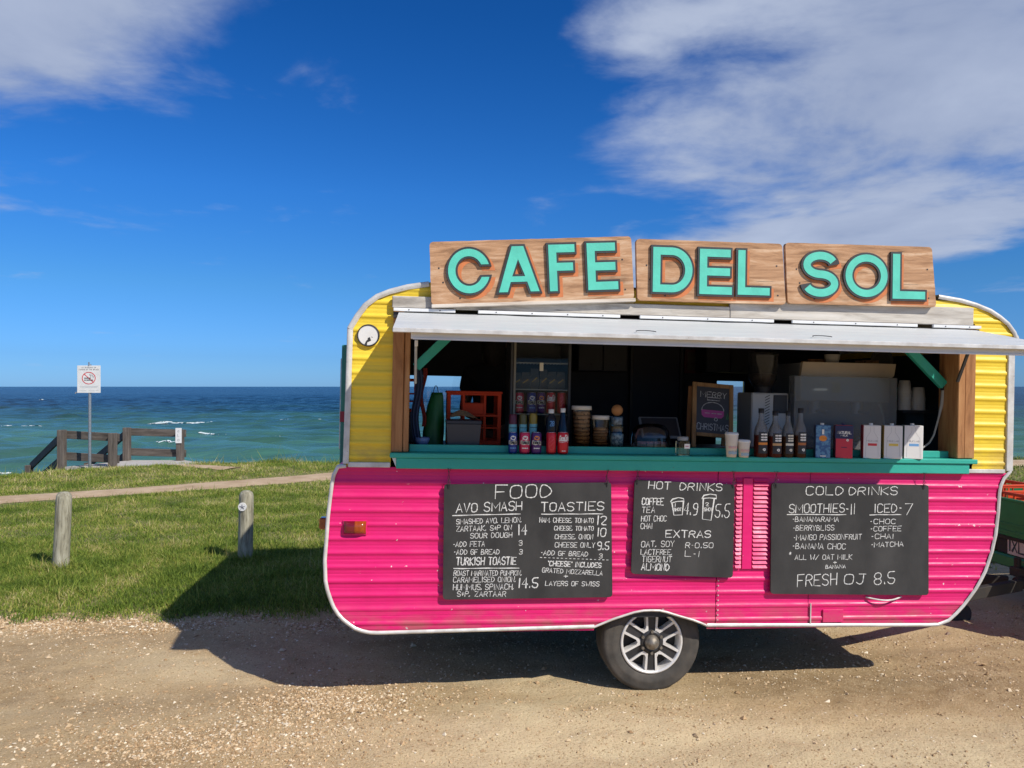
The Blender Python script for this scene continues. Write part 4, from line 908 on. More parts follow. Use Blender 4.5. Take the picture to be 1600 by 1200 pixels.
# wheel, axle, chassis, drawbar
def wheel(name, parent, M, rt, rr_, wd, spokes=6):
    """axis along local y, outer face at y=0"""
    root = bpy.data.objects.new(name, None); COL.objects.link(root); root.parent = parent; root.matrix_basis = M; root.empty_display_size = .1
    rot = Matrix.Rotation(R_(-90), 4, 'X')     # lathe z -> y
    rot = Matrix(((1, 0, 0, 0), (0, 0, 1, 0), (0, -1, 0, 0), (0, 0, 0, 1)))
    prof = [(rr_ * .97, .03), (rr_ * 1.0, .004), (rr_ * 1.06, -.004), (rr_ * 1.2, -.009), (rt * .80, -.011), (rt * .81, -.0095), (rt * .90, -.009), (rt * .945, -.004), (rt * .972, .004), (rt * .99, .016), (rt, .030)]
    g = .007
    for k in range(5):
        y = .034 + (wd - .068) * (k + .5) / 5; prof += [(rt, y - .006), (rt - g, y - .004), (rt - g, y + .004), (rt, y + .006)]
    prof += [(rt, wd - .034), (rt * .97, wd - .01), (rt * .85, wd), (rr_, wd - .02)]
    mb = MB(); mb.lathe(prof, 72, 0, rot); tyre = mb.build('tyre', M_rubber, root)
    mb = MB(); mb.lathe([(rr_ * .99, .02), (rr_ * 1.0, -.002), (rr_ * .975, -.007), (rr_ * .93, -.006), (rr_ * .90, .004), (rr_ * .88, .05), (rr_ * .86, wd - .03)], 64, 0, rot); rim = mb.build('rim', M_alloy, root)
    mb = MB(); mb.lathe([(.001, .07), (rr_ * .89, .07)], 40, 0, rot); mb.build('brake_disc', M_under, rim)
    for k in range(spokes):
        a = math.pi / 2 + k * 2 * math.pi / spokes; mb = MB()
        def P2(r, o): return (r * math.cos(a) - o * math.sin(a), r * math.sin(a) + o * math.cos(a))
        ri, ro = rr_ * .32, rr_ * .925
        for o0, o1, mt, yf in ((-.21, -.135, 1, -.002), (.135, .21, 1, -.002), (-.135, .135, 0, .008)):
            o0 *= rr_; o1 *= rr_; q = [P2(ri, o0 * .80), P2(ri, o1 * .80), P2(ro, o1), P2(ro, o0)]
            mb.prism([q], yf, .045, mt)
        mb.build('spoke', [M_dalloy, M_alloy], rim)
    for k in range(spokes):      # webs that join two neighbouring spokes near the hub
        a0, a1 = (math.pi / 2 + q * 2 * math.pi / spokes for q in (k, k + 1)); mb = MB()
        def PK(a, r, o): return (rr_ * (r * math.cos(a) - o * math.sin(a)), rr_ * (r * math.sin(a) + o * math.cos(a)))
        am = (a0 + a1) / 2; mb.prism([[PK(am, .31, 0), PK(a0, .30, .10), PK(a0, .30, .150), PK(a0, .46, .172), PK(a0, .47, .180), PK(am, .445, 0), PK(a1, .47, -.180), PK(a1, .46, -.172), PK(a1, .30, -.150), PK(a1, .30, -.10)]], -.0028, .03, 0); mb.build('spoke_web', M_alloy, rim)
    mb = MB(); mb.lathe([(rr_ * .36, .01), (rr_ * .35, -.004), (rr_ * .24, -.005), (rr_ * .23, .0)], 40, 0, rot); mb.lathe([(rr_ * .37, .03), (rr_ * .37, -.003), (.001, -.003)], 40, 0, rot); mb.build('hub', M_dalloy, rim)
    mb = MB(); mb.lathe([(rr_ * .235, .0), (rr_ * .235, -.012), (rr_ * .20, -.028), (rr_ * .12, -.042), (.001, -.047)], 32, 0, rot); mb.build('hub_cap', M_hub, rim)
    for k in range(spokes):
        a = math.pi / 2 + k * 2 * math.pi / spokes; x, z = rr_ * .335 * math.cos(a), rr_ * .335 * math.sin(a)
        mb = MB(); mb.cyl((x, -.002, z), (x, -.016, z), .0105, .009, n=6, smooth=False); mb.build('wheel_nut', M_hub, rim)
    return root
WHL = wheel('wheel', van, Matrix.Translation((0.0177, 0.08, 0.276)), .298, .188, .190)
w3 = copy_tree(WHL, van); w3.matrix_basis = Matrix.Translation((.018, DEP - .08, .276)) @ Matrix.Rotation(math.pi, 4, 'Z')
mb = MB(); mb.cyl((.018, .26, .276), (.018, DEP - .26, .276), .035, n=12); mb.build('axle', M_under, van)
for y in (.48, DEP - .48):
    mb = MB(); mb.bar((-1.5, y, .335), (1.75, y, .335), .05, .07); mb.build('chassis_rail', M_under, van)
    mb = MB(); mb.bar((1.7, y, .335), (3.1, DEP / 2 + (.06 if y > 1 else -.06), .36), .05, .08); mb.build('drawbar', M_under, van)
mb = MB(); mb.cyl((3.12, DEP / 2, .36), (3.28, DEP / 2, .36), .045, n=12); mb.build('coupling', M_under, van)
mb = MB(); mb.cyl((2.75, DEP / 2 + .12, .12), (2.75, DEP / 2 + .12, .78), .022, n=10); mb.cyl((2.75, DEP / 2 + .09, .10), (2.75, DEP / 2 + .15, .10), .085, n=20); mb.build('jockey_wheel', M_under, van)

# ================================================================ NAME SIGNS
def offset_loop(p, d):
    """move every edge of a closed loop to its left by d (mitred)"""
    n = len(p); out = []
    for i in range(n):
        a, b, c = p[i - 1], p[i], p[(i + 1) % n]
        u1 = (b[0] - a[0], b[1] - a[1]); u2 = (c[0] - b[0], c[1] - b[1]); l1 = math.hypot(*u1) or 1e-9; l2 = math.hypot(*u2) or 1e-9
        n1 = (-u1[1] / l1, u1[0] / l1); n2 = (-u2[1] / l2, u2[0] / l2); m = (n1[0] + n2[0], n1[1] + n2[1]); q = max(.35, (m[0] * m[0] + m[1] * m[1]) / 2)
        out.append((b[0] + m[0] * d / q, b[1] + m[1] * d / q))
    return out
def ribbon_loop(c, w):
    n = len(c); a = []; b = []
    for i in range(n):
        p = c[max(i - 1, 0)]; q = c[min(i + 1, n - 1)]; dx, dz = q[0] - p[0], q[1] - p[1]; l = math.hypot(dx, dz); a.append((c[i][0] - dz / l * w / 2, c[i][1] + dx / l * w / 2)); b.append((c[i][0] + dz / l * w / 2, c[i][1] - dx / l * w / 2))
    lp = a + b[::-1]
    ar_ = sum(lp[i - 1][0] * lp[i][1] - lp[i][0] * lp[i - 1][1] for i in range(len(lp)))
    return lp if ar_ > 0 else lp[::-1]
def letter_loops(ch, W_, H_, t, ins=0.):
    ell = lambda rx, rz, cw, n=44: [(W_ / 2 + rx * math.cos(s), H_ / 2 + rz * math.sin(s)) for s in (np.linspace(0, 2 * math.pi, n, endpoint=False) * (-1 if cw else 1))]
    def rb(c, w):
        k = 2 if ins else 0; return ribbon_loop(c[k:len(c) - k] if k else c, w - 2 * ins)
    if ch == 'L': return [[(0, 0), (W_, 0), (W_, t), (t, t), (t, H_), (0, H_)]]
    if ch == 'E': m0, m1 = H_ / 2 - t / 2, H_ / 2 + t / 2; return [[(0, 0), (W_, 0), (W_, t), (t, t), (t, m0), (W_ * .94, m0), (W_ * .94, m1), (t, m1), (t, H_ - t), (W_ * .95, H_ - t), (W_ * .95, H_), (0, H_)]]
    if ch == 'F': m0, m1 = H_ * .40, H_ * .40 + t; return [[(0, 0), (t, 0), (t, m0), (W_ * .93, m0), (W_ * .93, m1), (t, m1), (t, H_ - t), (W_, H_ - t), (W_, H_), (0, H_)]]
    if ch == 'A':
        c = W_ / 2; k = t * 1.12; y0, y1 = H_ * .20, H_ * .20 + t * .82; s = (c - k * .55) / H_
        inn = lambda z: k + s * z      # inner left edge of the left leg
        return [[(0, 0), (k, 0), (inn(y0), y0), (W_ - inn(y0), y0), (W_ - k, 0), (W_, 0), (c + k * .55, H_), (c - k * .55, H_)],
                [(inn(y1), y1), (c, min(H_ * .80, y1 + (c - inn(y1)) / s)), (W_ - inn(y1), y1)]]
    if ch == 'D':
        n = 22; r = W_ * .52
        o = [(0, 0)] + [(W_ - r + r * math.cos(s), H_ / 2 + H_ / 2 * math.sin(s)) for s in np.linspace(-math.pi / 2, math.pi / 2, n)] + [(0, H_)]
        h = [(t, t)] + [(W_ - r + (r - t) * math.cos(s), H_ / 2 + (H_ / 2 - t) * math.sin(s)) for s in np.linspace(-math.pi / 2, math.pi / 2, n)] + [(t, H_ - t)]
        return [o, h[::-1]]
    if ch == 'O': return [ell(W_ / 2, H_ / 2, False), ell(W_ / 2 - t, H_ / 2 - t, True)]
    if ch == 'C':
        g = H_ * .085 + ins; lp = []
        for rx, rz, rev in ((W_ * .52 - ins, H_ / 2 - ins, False), (W_ * .52 - t + ins, H_ / 2 - t + ins, True)):
            a = math.asin(g / rz); s_ = np.linspace(a, 2 * math.pi - a, 40); lp += [(W_ * .52 + rx * math.cos(s), H_ / 2 + rz * math.sin(s)) for s in (s_[::-1] if rev else s_)]
        return [lp]
    if ch == 'S':
        rx, rz = (W_ - t) / 2, (H_ - t) / 4; c = [(W_ / 2 + rx * .96 * math.cos(s), H_ - t / 2 - rz + rz * math.sin(s)) for s in np.linspace(R_(2), R_(262), 26)] + [(W_ / 2 + rx * math.cos(s), t / 2 + rz + rz * math.sin(s)) for s in np.linspace(R_(82), R_(-178), 26)]
        return [rb(c, t)]
def name_sign(label, TL, TR, BR, BL, letters, y, batten=False):
    ex = Vector((TR[0] - TL[0] + BR[0] - BL[0], 0, TR[2] - TL[2] + BR[2] - BL[2])).normalized(); ang = math.atan2(ex.z, ex.x)
    root = thing('name_sign', label, 'sign', VAN @ Matrix.Translation((BL[0], y, BL[2])) @ Matrix.Rotation(-ang, 4, 'Y'), 'wooden name signs on the caravan roof')
    inv = Matrix.Rotation(ang, 4, 'Y') @ Matrix.Translation((-BL[0], 0, -BL[2]))
    loc = lambda p: (lambda q: (q.x, q.z))(inv @ Vector((p[0], 0, p[2])))
    q = [loc(p) for p in (BL, BR, TR, TL)]; out = []
    for i in range(4):          # softened, slightly chewed outline
        a, b, c = q[i - 1], q[i], q[(i + 1) % 4]; r = .018
        d1 = Vector((a[0] - b[0], a[1] - b[1])).normalized(); d2 = Vector((c[0] - b[0], c[1] - b[1])); l2 = d2.length; d2.normalize()
        out += [(b[0] + d1.x * r, b[1] + d1.y * r), (b[0] + (d1.x + d2.x) * r * .3, b[1] + (d1.y + d2.y) * r * .3), (b[0] + d2.x * r, b[1] + d2.y * r)]
        k = max(4, int(l2 / .035))
        for j in range(1, k):
            s = r + (l2 - 2 * r) * j / k; w = .0022 * noise.noise(Vector((s * 40, i * 7, y * 50 + BL[0]))) ; out.append((b[0] + d2.x * s - d2.y * w, b[1] + d2.y * s + d2.x * w))
    mb = MB(); mb.prism([out], 0, .030); mb.build('plank', M_sign, root)
    mb = MB()
    for (x, z) in ((.05, .2), (.07, .12), (.16, .03), (q[1][0] - .05, .05), (q[1][0] - .06, .22)): mb.cyl((x, -.0005, z), (x, -.0015, z), .005, n=8)
    mb.build('nail_heads', M_wire, root)
    for ch, x0, y0, x1, y1, LTL, LBR in letters:
        a = loc(LTL); b = loc(LBR); W_ = b[0] - a[0]; H_ = a[1] - b[1]; ox, oz = a[0], b[1]; t = H_ * .240
        big = [[(ox + x, oz + z) for x, z in lp] for lp in letter_loops(ch, W_, H_, t)]
        small = [offset_loop(lp, .0120) for lp in big] if ch not in 'CS' else [[(ox + x, oz + z) for x, z in lp] for lp in letter_loops(ch, W_, H_, t, .0120)]
        mb = MB(); mb.prism(big, -.015, -.0012, 0); lt = mb.build('letter', M_black, root)
        mb = MB(); mb.prism(small, -.0170, -.0148, 0); mb.build('letter_face', M_turq, lt)
        sh_ = [[(x + .016, z - .017) for x, z in offset_loop(lp, -.004)] for lp in big]
        mb = MB(); mb.prism(sh_, -.0009, .0002, 0, back=False); mb.build('painted_shadow', M_orange, lt)
    return root
SB = -.075; LF = -.109
name_sign('widest weathered wooden sign, four turquoise letters, at the left of three', (-1.3304, -0.075, 2.5504), (-0.1955, -0.075, 2.629), (-0.1696, -0.075, 2.2742), (-1.3127, -0.075, 2.205),
  [('C', 0, 0, 0, 0, (-1.2457, -0.095, 2.5219), (-0.9828, -0.095, 2.2683)), ('A', 0, 0, 0, 0, (-0.9744, -0.095, 2.5469), (-0.697, -0.095, 2.2868)), ('F', 0, 0, 0, 0, (-0.6848, -0.095, 2.5692), (-0.4944, -0.095, 2.2972)), ('E', 0, 0, 0, 0, (-0.4677, -0.095, 2.587), (-0.2532, -0.095, 2.3125))], SB)
name_sign('weathered wooden sign with three turquoise letters, middle of three', (-0.1655, -0.075, 2.6158), (0.6989, -0.075, 2.6215), (0.7294, -0.075, 2.2702), (-0.1509, -0.075, 2.2675),
  [('D', 0, 0, 0, 0, (-0.0814, -0.095, 2.5828), (0.1747, -0.095, 2.3051)), ('E', 0, 0, 0, 0, (0.1915, -0.095, 2.5828), (0.409, -0.095, 2.3019)), ('L', 0, 0, 0, 0, (0.4184, -0.095, 2.5845), (0.6344, -0.095, 2.3056))], SB)
name_sign('palest weathered wooden sign with three turquoise letters, nearest the roof end at right', (0.7181, -0.075, 2.6297), (1.6239, -0.075, 2.6398), (1.6596, -0.075, 2.2848), (0.7409, -0.075, 2.278),
  [('S', 0, 0, 0, 0, (0.8059, -0.095, 2.5925), (1.0494, -0.095, 2.31)), ('O', 0, 0, 0, 0, (1.0671, -0.095, 2.5879), (1.353, -0.095, 2.318)), ('L', 0, 0, 0, 0, (1.359, -0.095, 2.5994), (1.5887, -0.095, 2.3144))], SB)
bt0 = (-1.3124, -0.06, 2.1924); bt1 = (-0.1616, -0.06, 2.2652)
mb = MB(); mb.bar((bt0[0], -.060, bt0[2] + .004), (bt1[0], -.060, bt1[2] + .004), .036, .020, (0, 0, 1)); mb.build('sunlit_beam_edge', M_beam_lit, van)  # paler wood strip: the beam's sunlit edge put into the colour
for x in (-1.1, -.3, .3, 1.0, 1.5):
    mb = MB(); mb.bar((x, -.032, 2.30), (x, -.032, 2.50), .04, .022, (0, 1, 0)); mb.build('sign_bracket', M_beam, van)

# ================================================================ CHALKBOARDS
BY = -.034
def chalkboard(label, TL, TR, BR, BL, lines, drawing=(), hooks=()):
    c = Vector(BL); root = thing('chalkboard', label, 'chalkboard', VAN @ Matrix.Translation((BL[0], 0, BL[2])), 'chalkboard menus hanging on the pink side')
    q = [(p[0] - BL[0], p[2] - BL[2]) for p in (BL, BR, TR, TL)]; out = []
    for i in range(4):
        a, b, d = [Vector(v) for v in (q[i - 1], q[i], q[(i + 1) % 4])]; r = .022 if i < 2 else .016
        d1 = (a - b).normalized() * r; d2 = (d - b).normalized() * r
        for t in (0, .25, .5, .75, 1): p = (b + d1) * (1 - t) ** 2 + b * 2 * t * (1 - t) + (b + d2) * t * t; out.append((p.x, p.y))
    mb = MB(); mb.prism([out], BY, BY + .012); mb.build('panel', M_board, root)
    mb = MB(); mb.box(q[0][0] + .03, q[1][0] - .03, BY + .013, -.012, q[0][1] + .02, q[0][1] + .05); mb.build('spacer', M_under, root)
    for s, p0, p1, h, wd in lines:
        mb = MB(); a = (p0[0] - BL[0], p0[2] - BL[2]); b = (p1[0] - BL[0], p1[2] - BL[2])
        if s is None: pts = [[(a[0] + (b[0] - a[0]) * t, a[1] + (b[1] - a[1]) * t + random.uniform(-.0012, .0012)) for t in np.linspace(0, 1, 9)]]
        elif s == '--': pts = [[(a[0] + (b[0] - a[0]) * t, a[1] + (b[1] - a[1]) * t), (a[0] + (b[0] - a[0]) * (t + .025), a[1] + (b[1] - a[1]) * (t + .025))] for t in np.linspace(0, .97, 17)]
        else: pts = text_strokes(s, a, b, h)
        ribbons(mb, pts, BY - .0006, wd); mb.build('chalk_line', M_chalk, root)
    for pts, wd in drawing:
        mb = MB(); ribbons(mb, [[(p[0] - BL[0], p[2] - BL[2]) for p in st] for st in pts], BY - .0006, wd); mb.build('chalk_drawing', M_chalk, root)
    for hp in hooks:
        mb = MB(); x, z = hp[0] - BL[0], hp[2] - BL[2]; top_ = zs1 - .072 - BL[2]
        for k in range(3):
            o = random.uniform(-.008, .008); mb.tube([(x + o * .5, BY - .003, z - .012), (x + o, BY - .006, z + .010), (x - o, -.036, (z + top_) / 2 + random.uniform(-.01, .01)), (x + o * 1.6, -.042, top_)], .0011, 5)
        for k in range(2):
            a = random.uniform(0, 6); mb.tube([(x + .010 * math.cos(a + t), BY - .008 + .003 * math.sin(3 * t), z + .022 + .012 * math.sin(a + t)) for t in np.linspace(0, 5, 10)], .0010, 5)
        mb.build('hanging_wire', M_wire, root)
    return root
W1, W2, W3 = .0052, .0058, .0048
chalkboard('largest left chalkboard menu headed FOOD with avo smash and toasties', (-1.2209, -0.034, 1.2087), (-0.2713, -0.034, 1.2267), (-0.2503, -0.034, 0.573), (-1.2147, -0.034, 0.5664), [
 ('FOOD', (-0.9328, -0.035, 1.1319), (-0.6169, -0.035, 1.1409), 0.072, 0.0052), ('AVO SMASH', (-1.15, -0.035, 1.0521), (-0.7831, -0.035, 1.0679), 0.05, 0.0052), (None, (-1.1711, -0.035, 1.036), (-0.7899, -0.035, 1.0462), 0, .005),
 ('SMASHED AVO, LEMON,', (-1.1487, -0.035, 0.9878), (-0.7817, -0.035, 0.9993), 0.0276, 0.0034), ('ZARTAAK, S+P ON', (-1.1478, -0.035, 0.9467), (-0.8388, -0.035, 0.956), 0.02852, 0.0034), ('SOUR DOUGH', (-1.0684, -0.035, 0.9092), (-0.8343, -0.035, 0.9146), 0.0276, 0.0034),
 ('14', (-0.7983, -0.035, 0.9272), (-0.7512, -0.035, 0.9308), 0.06, 0.0055), ('-ADD FETA', (-1.1639, -0.035, 0.8609), (-0.9885, -0.035, 0.8643), 0.0276, 0.0034), ('3', (-0.7935, -0.035, 0.8677), (-0.7754, -0.035, 0.8695), 0.0276, 0.0034),
 ('-ADD GF BREAD', (-1.1594, -0.035, 0.8181), (-0.9047, -0.035, 0.8193), 0.0276, 0.0034), ('3', (-0.7925, -0.035, 0.8191), (-0.7743, -0.035, 0.819), 0.0276, 0.0034), ('TURKISH TOASTIE', (-1.1439, -0.035, 0.7591), (-0.8094, -0.035, 0.7615), 0.042, 0.0055), (None, (-1.1578, -0.035, 0.7395), (-0.7909, -0.035, 0.7416), 0, .005),
 ('ROAST MARINATED PUMPKIN,', (-1.157, -0.035, 0.7002), (-0.7755, -0.035, 0.7), 0.0276, 0.0034), ('CARAMELISED ONION,', (-1.1597, -0.035, 0.6627), (-0.8074, -0.035, 0.6642), 0.02852, 0.0034), ('HUMMUS,', (-1.1589, -0.035, 0.6198), (-0.9978, -0.035, 0.6205), 0.0313, 0.0034), ('SPINACH,', (-0.9798, -0.035, 0.6203), (-0.8174, -0.035, 0.621), 0.03128, 0.0034),
 ('S+P, ZARTAAR', (-1.1367, -0.035, 0.5839), (-0.8636, -0.035, 0.5818), 0.02852, 0.0034), ('14.5', (-0.7922, -0.035, 0.6298), (-0.683, -0.035, 0.6309), 0.056, 0.006),
 ('TOASTIES', (-0.6737, -0.035, 1.0611), (-0.3129, -0.035, 1.0697), 0.048, 0.0052), (None, (-0.6697, -0.035, 1.0448), (-0.3162, -0.035, 1.0478), 0, .0045),
 ('HAM, CHEESE, TOMATO', (-0.6797, -0.035, 0.9996), (-0.3708, -0.035, 0.9966), 0.02576, 0.0034), ('12', (-0.3483, -0.035, 0.9857), (-0.2963, -0.035, 0.9858), 0.05, 0.0056), ('CHEESE, TOMATO', (-0.5947, -0.035, 0.9545), (-0.3699, -0.035, 0.9529), 0.02392, 0.0034),
 ('10', (-0.3469, -0.035, 0.9202), (-0.2986, -0.035, 0.9184), 0.048, 0.0052), ('CHEESE, ONION', (-0.59, -0.035, 0.9056), (-0.3725, -0.035, 0.9038), 0.02576, 0.0034), ('CHEESE ONLY', (-0.589, -0.035, 0.8585), (-0.3604, -0.035, 0.8564), 0.0276, 0.0034), ('9.5', (-0.3453, -0.035, 0.8436), (-0.2785, -0.035, 0.8435), 0.044, 0.0052),
 ('-ADD GF BREAD', (-0.6686, -0.035, 0.8152), (-0.4001, -0.035, 0.8055), 0.02576, 0.0034), ('3', (-0.3332, -0.035, 0.7962), (-0.3147, -0.035, 0.7962), 0.02484, 0.0034), ('--', (-0.672, -0.035, 0.8007), (-0.2773, -0.035, 0.7851), 0, 0.0034),
 ("'CHEESE' INCLUDES", (-0.6271, -0.035, 0.7536), (-0.321, -0.035, 0.7415), .027, .005), ('GRATED MOZZARELLA', (-0.6593, -0.035, 0.7175), (-0.3126, -0.035, 0.6977), 0.02484, 0.0034), ('+', (-0.534, -0.035, 0.6843), (-0.5119, -0.035, 0.6842), 0.02024, 0.0034), ('LAYERS OF SWISS', (-0.6394, -0.035, 0.6415), (-0.3299, -0.035, 0.6359), 0.02576, 0.0034)],
 hooks=((-1.1958, -0.034, 1.1982), (-0.2971, -0.034, 1.2156)))
def Lx(*p): return p
chalkboard('small tilted middle chalkboard menu headed HOT DRINKS', (-0.1334, -0.034, 1.2425), (0.4602, -0.034, 1.2194), (0.4599, -0.034, 0.6788), (-0.1447, -0.034, 0.7058), [
 ('HOT', (-0.0538, -0.035, 1.1937), (0.0746, -0.035, 1.1909), 0.042, 0.0045), ('DRINKS', (0.1315, -0.035, 1.1857), (0.3836, -0.035, 1.1837), 0.042, 0.0045), ('COFFEE', (-0.0895, -0.035, 1.1017), (0.0349, -0.035, 1.1005), 0.038, 0.0056), ('TEA', (-0.0885, -0.035, 1.0559), (-0.0133, -0.035, 1.0562), 0.03312, 0.0034),
 ('HOT CHOC', (-0.0912, -0.035, 1.0064), (0.0557, -0.035, 1.0068), 0.03128, 0.0034), ('CHAI', (-0.0941, -0.035, 0.9624), (-0.0264, -0.035, 0.9643), 0.03128, 0.0034), ('4.9', (0.1572, -0.035, 1.0476), (0.2372, -0.035, 1.0441), 0.066, 0.005), ('5.5', (0.3445, -0.035, 1.0315), (0.4291, -0.035, 1.0299), 0.078, 0.0045),
 ('EXTRAS', (0.0538, -0.035, 0.9148), (0.3202, -0.035, 0.913), 0.04, 0.0052), ('OAT, SOY', (-0.0881, -0.035, 0.8579), (0.1042, -0.035, 0.8614), 0.03312, 0.0034), ('LACTFREE,', (-0.091, -0.035, 0.8158), (0.0938, -0.035, 0.8135), 0.03128, 0.0034), ('TIGERNUT', (-0.0826, -0.035, 0.7736), (0.0909, -0.035, 0.7712), 0.03312, 0.0034), ('ALMOND', (-0.0854, -0.035, 0.7278), (0.0767, -0.035, 0.7234), 0.038, 0.0056),
 ('R-0.50', (0.1726, -0.035, 0.8539), (0.3367, -0.035, 0.8537), 0.02944, 0.0034), ('L-1', (0.1698, -0.035, 0.806), (0.2575, -0.035, 0.8021), 0.03128, 0.0034), ('1', (0.1032, -0.035, 1.0898), (0.1108, -0.035, 1.0898), 0.0184, 0.0034), ('SHOT', (0.0999, -0.035, 1.0658), (0.1435, -0.035, 1.0678), 0.01656, 0.0034), ('2', (0.2858, -0.035, 1.0961), (0.3049, -0.035, 1.0962), 0.0184, 0.0034), ('SHOT', (0.2787, -0.035, 1.0665), (0.3285, -0.035, 1.0667), 0.0184, 0.0034)],
 drawing=[([[(0.0799, -0.035, 1.1191), (0.0909, -0.035, 1.1339), (0.1248, -0.035, 1.1433), (0.1553, -0.035, 1.1379), (0.1594, -0.035, 1.1232), (0.1177, -0.035, 1.1211), (0.0838, -0.035, 1.1118)], [(0.0876, -0.035, 1.1118), (0.1004, -0.035, 1.0419), (0.1497, -0.035, 1.0439), (0.1557, -0.035, 1.1195)]], .0062),
          ([[(0.2658, -0.035, 1.1385), (0.2769, -0.035, 1.1571), (0.3149, -0.035, 1.1647), (0.3495, -0.035, 1.1594), (0.3519, -0.035, 1.139), (0.3078, -0.035, 1.1425), (0.2658, -0.035, 1.1385)], [(0.2735, -0.035, 1.1349), (0.2701, -0.035, 1.0202), (0.3219, -0.035, 1.0129), (0.3385, -0.035, 1.1352)]], .0062)],
 hooks=((-0.1182, -0.034, 1.2316), (0.4526, -0.034, 1.2137)))
chalkboard('right chalkboard menu headed COLD DRINKS with smoothies and iced drinks', (0.6848, -0.034, 1.2303), (1.6613, -0.034, 1.2263), (1.6749, -0.034, 0.5692), (0.6904, -0.034, 0.5842), [
 ('COLD', (0.8932, -0.035, 1.1626), (1.1225, -0.035, 1.164), 0.05, 0.0045), ('DRINKS', (1.1583, -0.035, 1.1642), (1.463, -0.035, 1.1679), 0.046, 0.0045), ('SMOOTHIES', (0.7933, -0.035, 1.0572), (1.1326, -0.035, 1.0622), 0.05, 0.0046), ('-11', (1.1408, -0.035, 1.049), (1.2005, -0.035, 1.0511), 0.062, 0.0046),
 (None, (0.7818, -0.035, 1.0478), (1.1448, -0.035, 1.049), 0, .0045), ('ICED', (1.3203, -0.035, 1.061), (1.4611, -0.035, 1.0634), 0.05, 0.0046), ('-', (1.4731, -0.035, 1.0691), (1.4933, -0.035, 1.0692), 0.04, 0.0046), ('7', (1.514, -0.035, 1.0464), (1.5626, -0.035, 1.0485), 0.066, 0.0046), (None, (1.2925, -0.035, 1.0476), (1.4897, -0.035, 1.0501), 0, .0045),
 ('-BANANARAMA', (0.814, -0.035, 1.0067), (1.0979, -0.035, 1.0074), 0.0276, 0.0034), ('-BERRYBLISS', (0.819, -0.035, 0.9543), (1.0712, -0.035, 0.9564), 0.03036, 0.0034), ('-MANGO PASSIONFRUIT', (0.8241, -0.035, 0.8981), (1.2435, -0.035, 0.9037), 0.03036, 0.0034), ('-BANANA CHOC', (0.8173, -0.035, 0.8475), (1.145, -0.035, 0.8452), 0.0322, 0.0034),
 ('*', (0.7946, -0.035, 0.8083), (0.8142, -0.035, 0.8082), 0.02392, 0.0034), ('ALL W/ OAT MILK', (0.8343, -0.035, 0.7838), (1.1861, -0.035, 0.7847), 0.0276, 0.0034), ('+', (1.0714, -0.035, 0.7568), (1.0912, -0.035, 0.7567), 0.02024, 0.0034), ('BANANA', (1.0244, -0.035, 0.7306), (1.1473, -0.035, 0.7339), 0.02024, 0.0034),
 ('-CHOC', (1.2936, -0.035, 0.9946), (1.4545, -0.035, 0.9949), 0.02852, 0.0034), ('-COFFEE', (1.2986, -0.035, 0.951), (1.4917, -0.035, 0.9531), 0.02852, 0.0034), ('-CHAI', (1.3035, -0.035, 0.9056), (1.4442, -0.035, 0.9075), 0.0276, 0.0034), ('-MATCHA', (1.3045, -0.035, 0.8563), (1.5057, -0.035, 0.8618), 0.0276, 0.0034),
 ('FRESH', (0.8532, -0.035, 0.6264), (1.0938, -0.035, 0.6342), 0.068, 0.0048), ('OJ', (1.1414, -0.035, 0.6377), (1.273, -0.035, 0.6388), 0.06, 0.0046), ('8.5', (1.3292, -0.035, 0.6327), (1.4578, -0.035, 0.6414), 0.072, 0.0046)],
 hooks=((0.7085, -0.034, 1.2156), (1.6289, -0.034, 1.2146)))

# ================================================================ THINGS ON AND BEHIND THE COUNTER
def put(name, label, cat, rect, b, base, group=None, rz=0.):
    """an Empty standing on the counter; returns it with the thing's width and height"""
    a = (rect[0] + rect[1]) / 2; z = CS if base == 'S' else CI if base == 'I' else base
    return thing(name, label, cat, VAN @ Matrix.Translation((a, b, z)) @ Matrix.Rotation(rz, 4, 'Z'), group), rect[1] - rect[0], rect[3] - z
def on_cyl(r): return lambda x, y, z: ((r + .0011 - y) * math.sin(x / r), -(r + .0011 - y) * math.cos(x / r), z)
M_can = mat('can_aluminium', (.62, .63, .64), rough=.25, metal=.9)
C_red = mat('can_red', (.62, .012, .022), (.5, .01, .02), rough=.28, metal=.2); C_navy = mat('can_navy', (.012, .035, .22), rough=.3, metal=.2); C_crim = mat('can_crimson', (.55, .02, .08), rough=.3, metal=.2); C_purp = mat('can_purple', (.07, .015, .13), rough=.3, metal=.2)
P_white = mat('label_white', (.82, .80, .74), rough=.5); P_cream = mat('label_cream', (.72, .68, .55), rough=.5); P_blk = mat('label_black', (.02, .02, .025), rough=.5); P_oran = mat('label_orange', (.75, .25, .03), rough=.5); P_lblue = mat('label_blue', (.15, .35, .65), rough=.5)
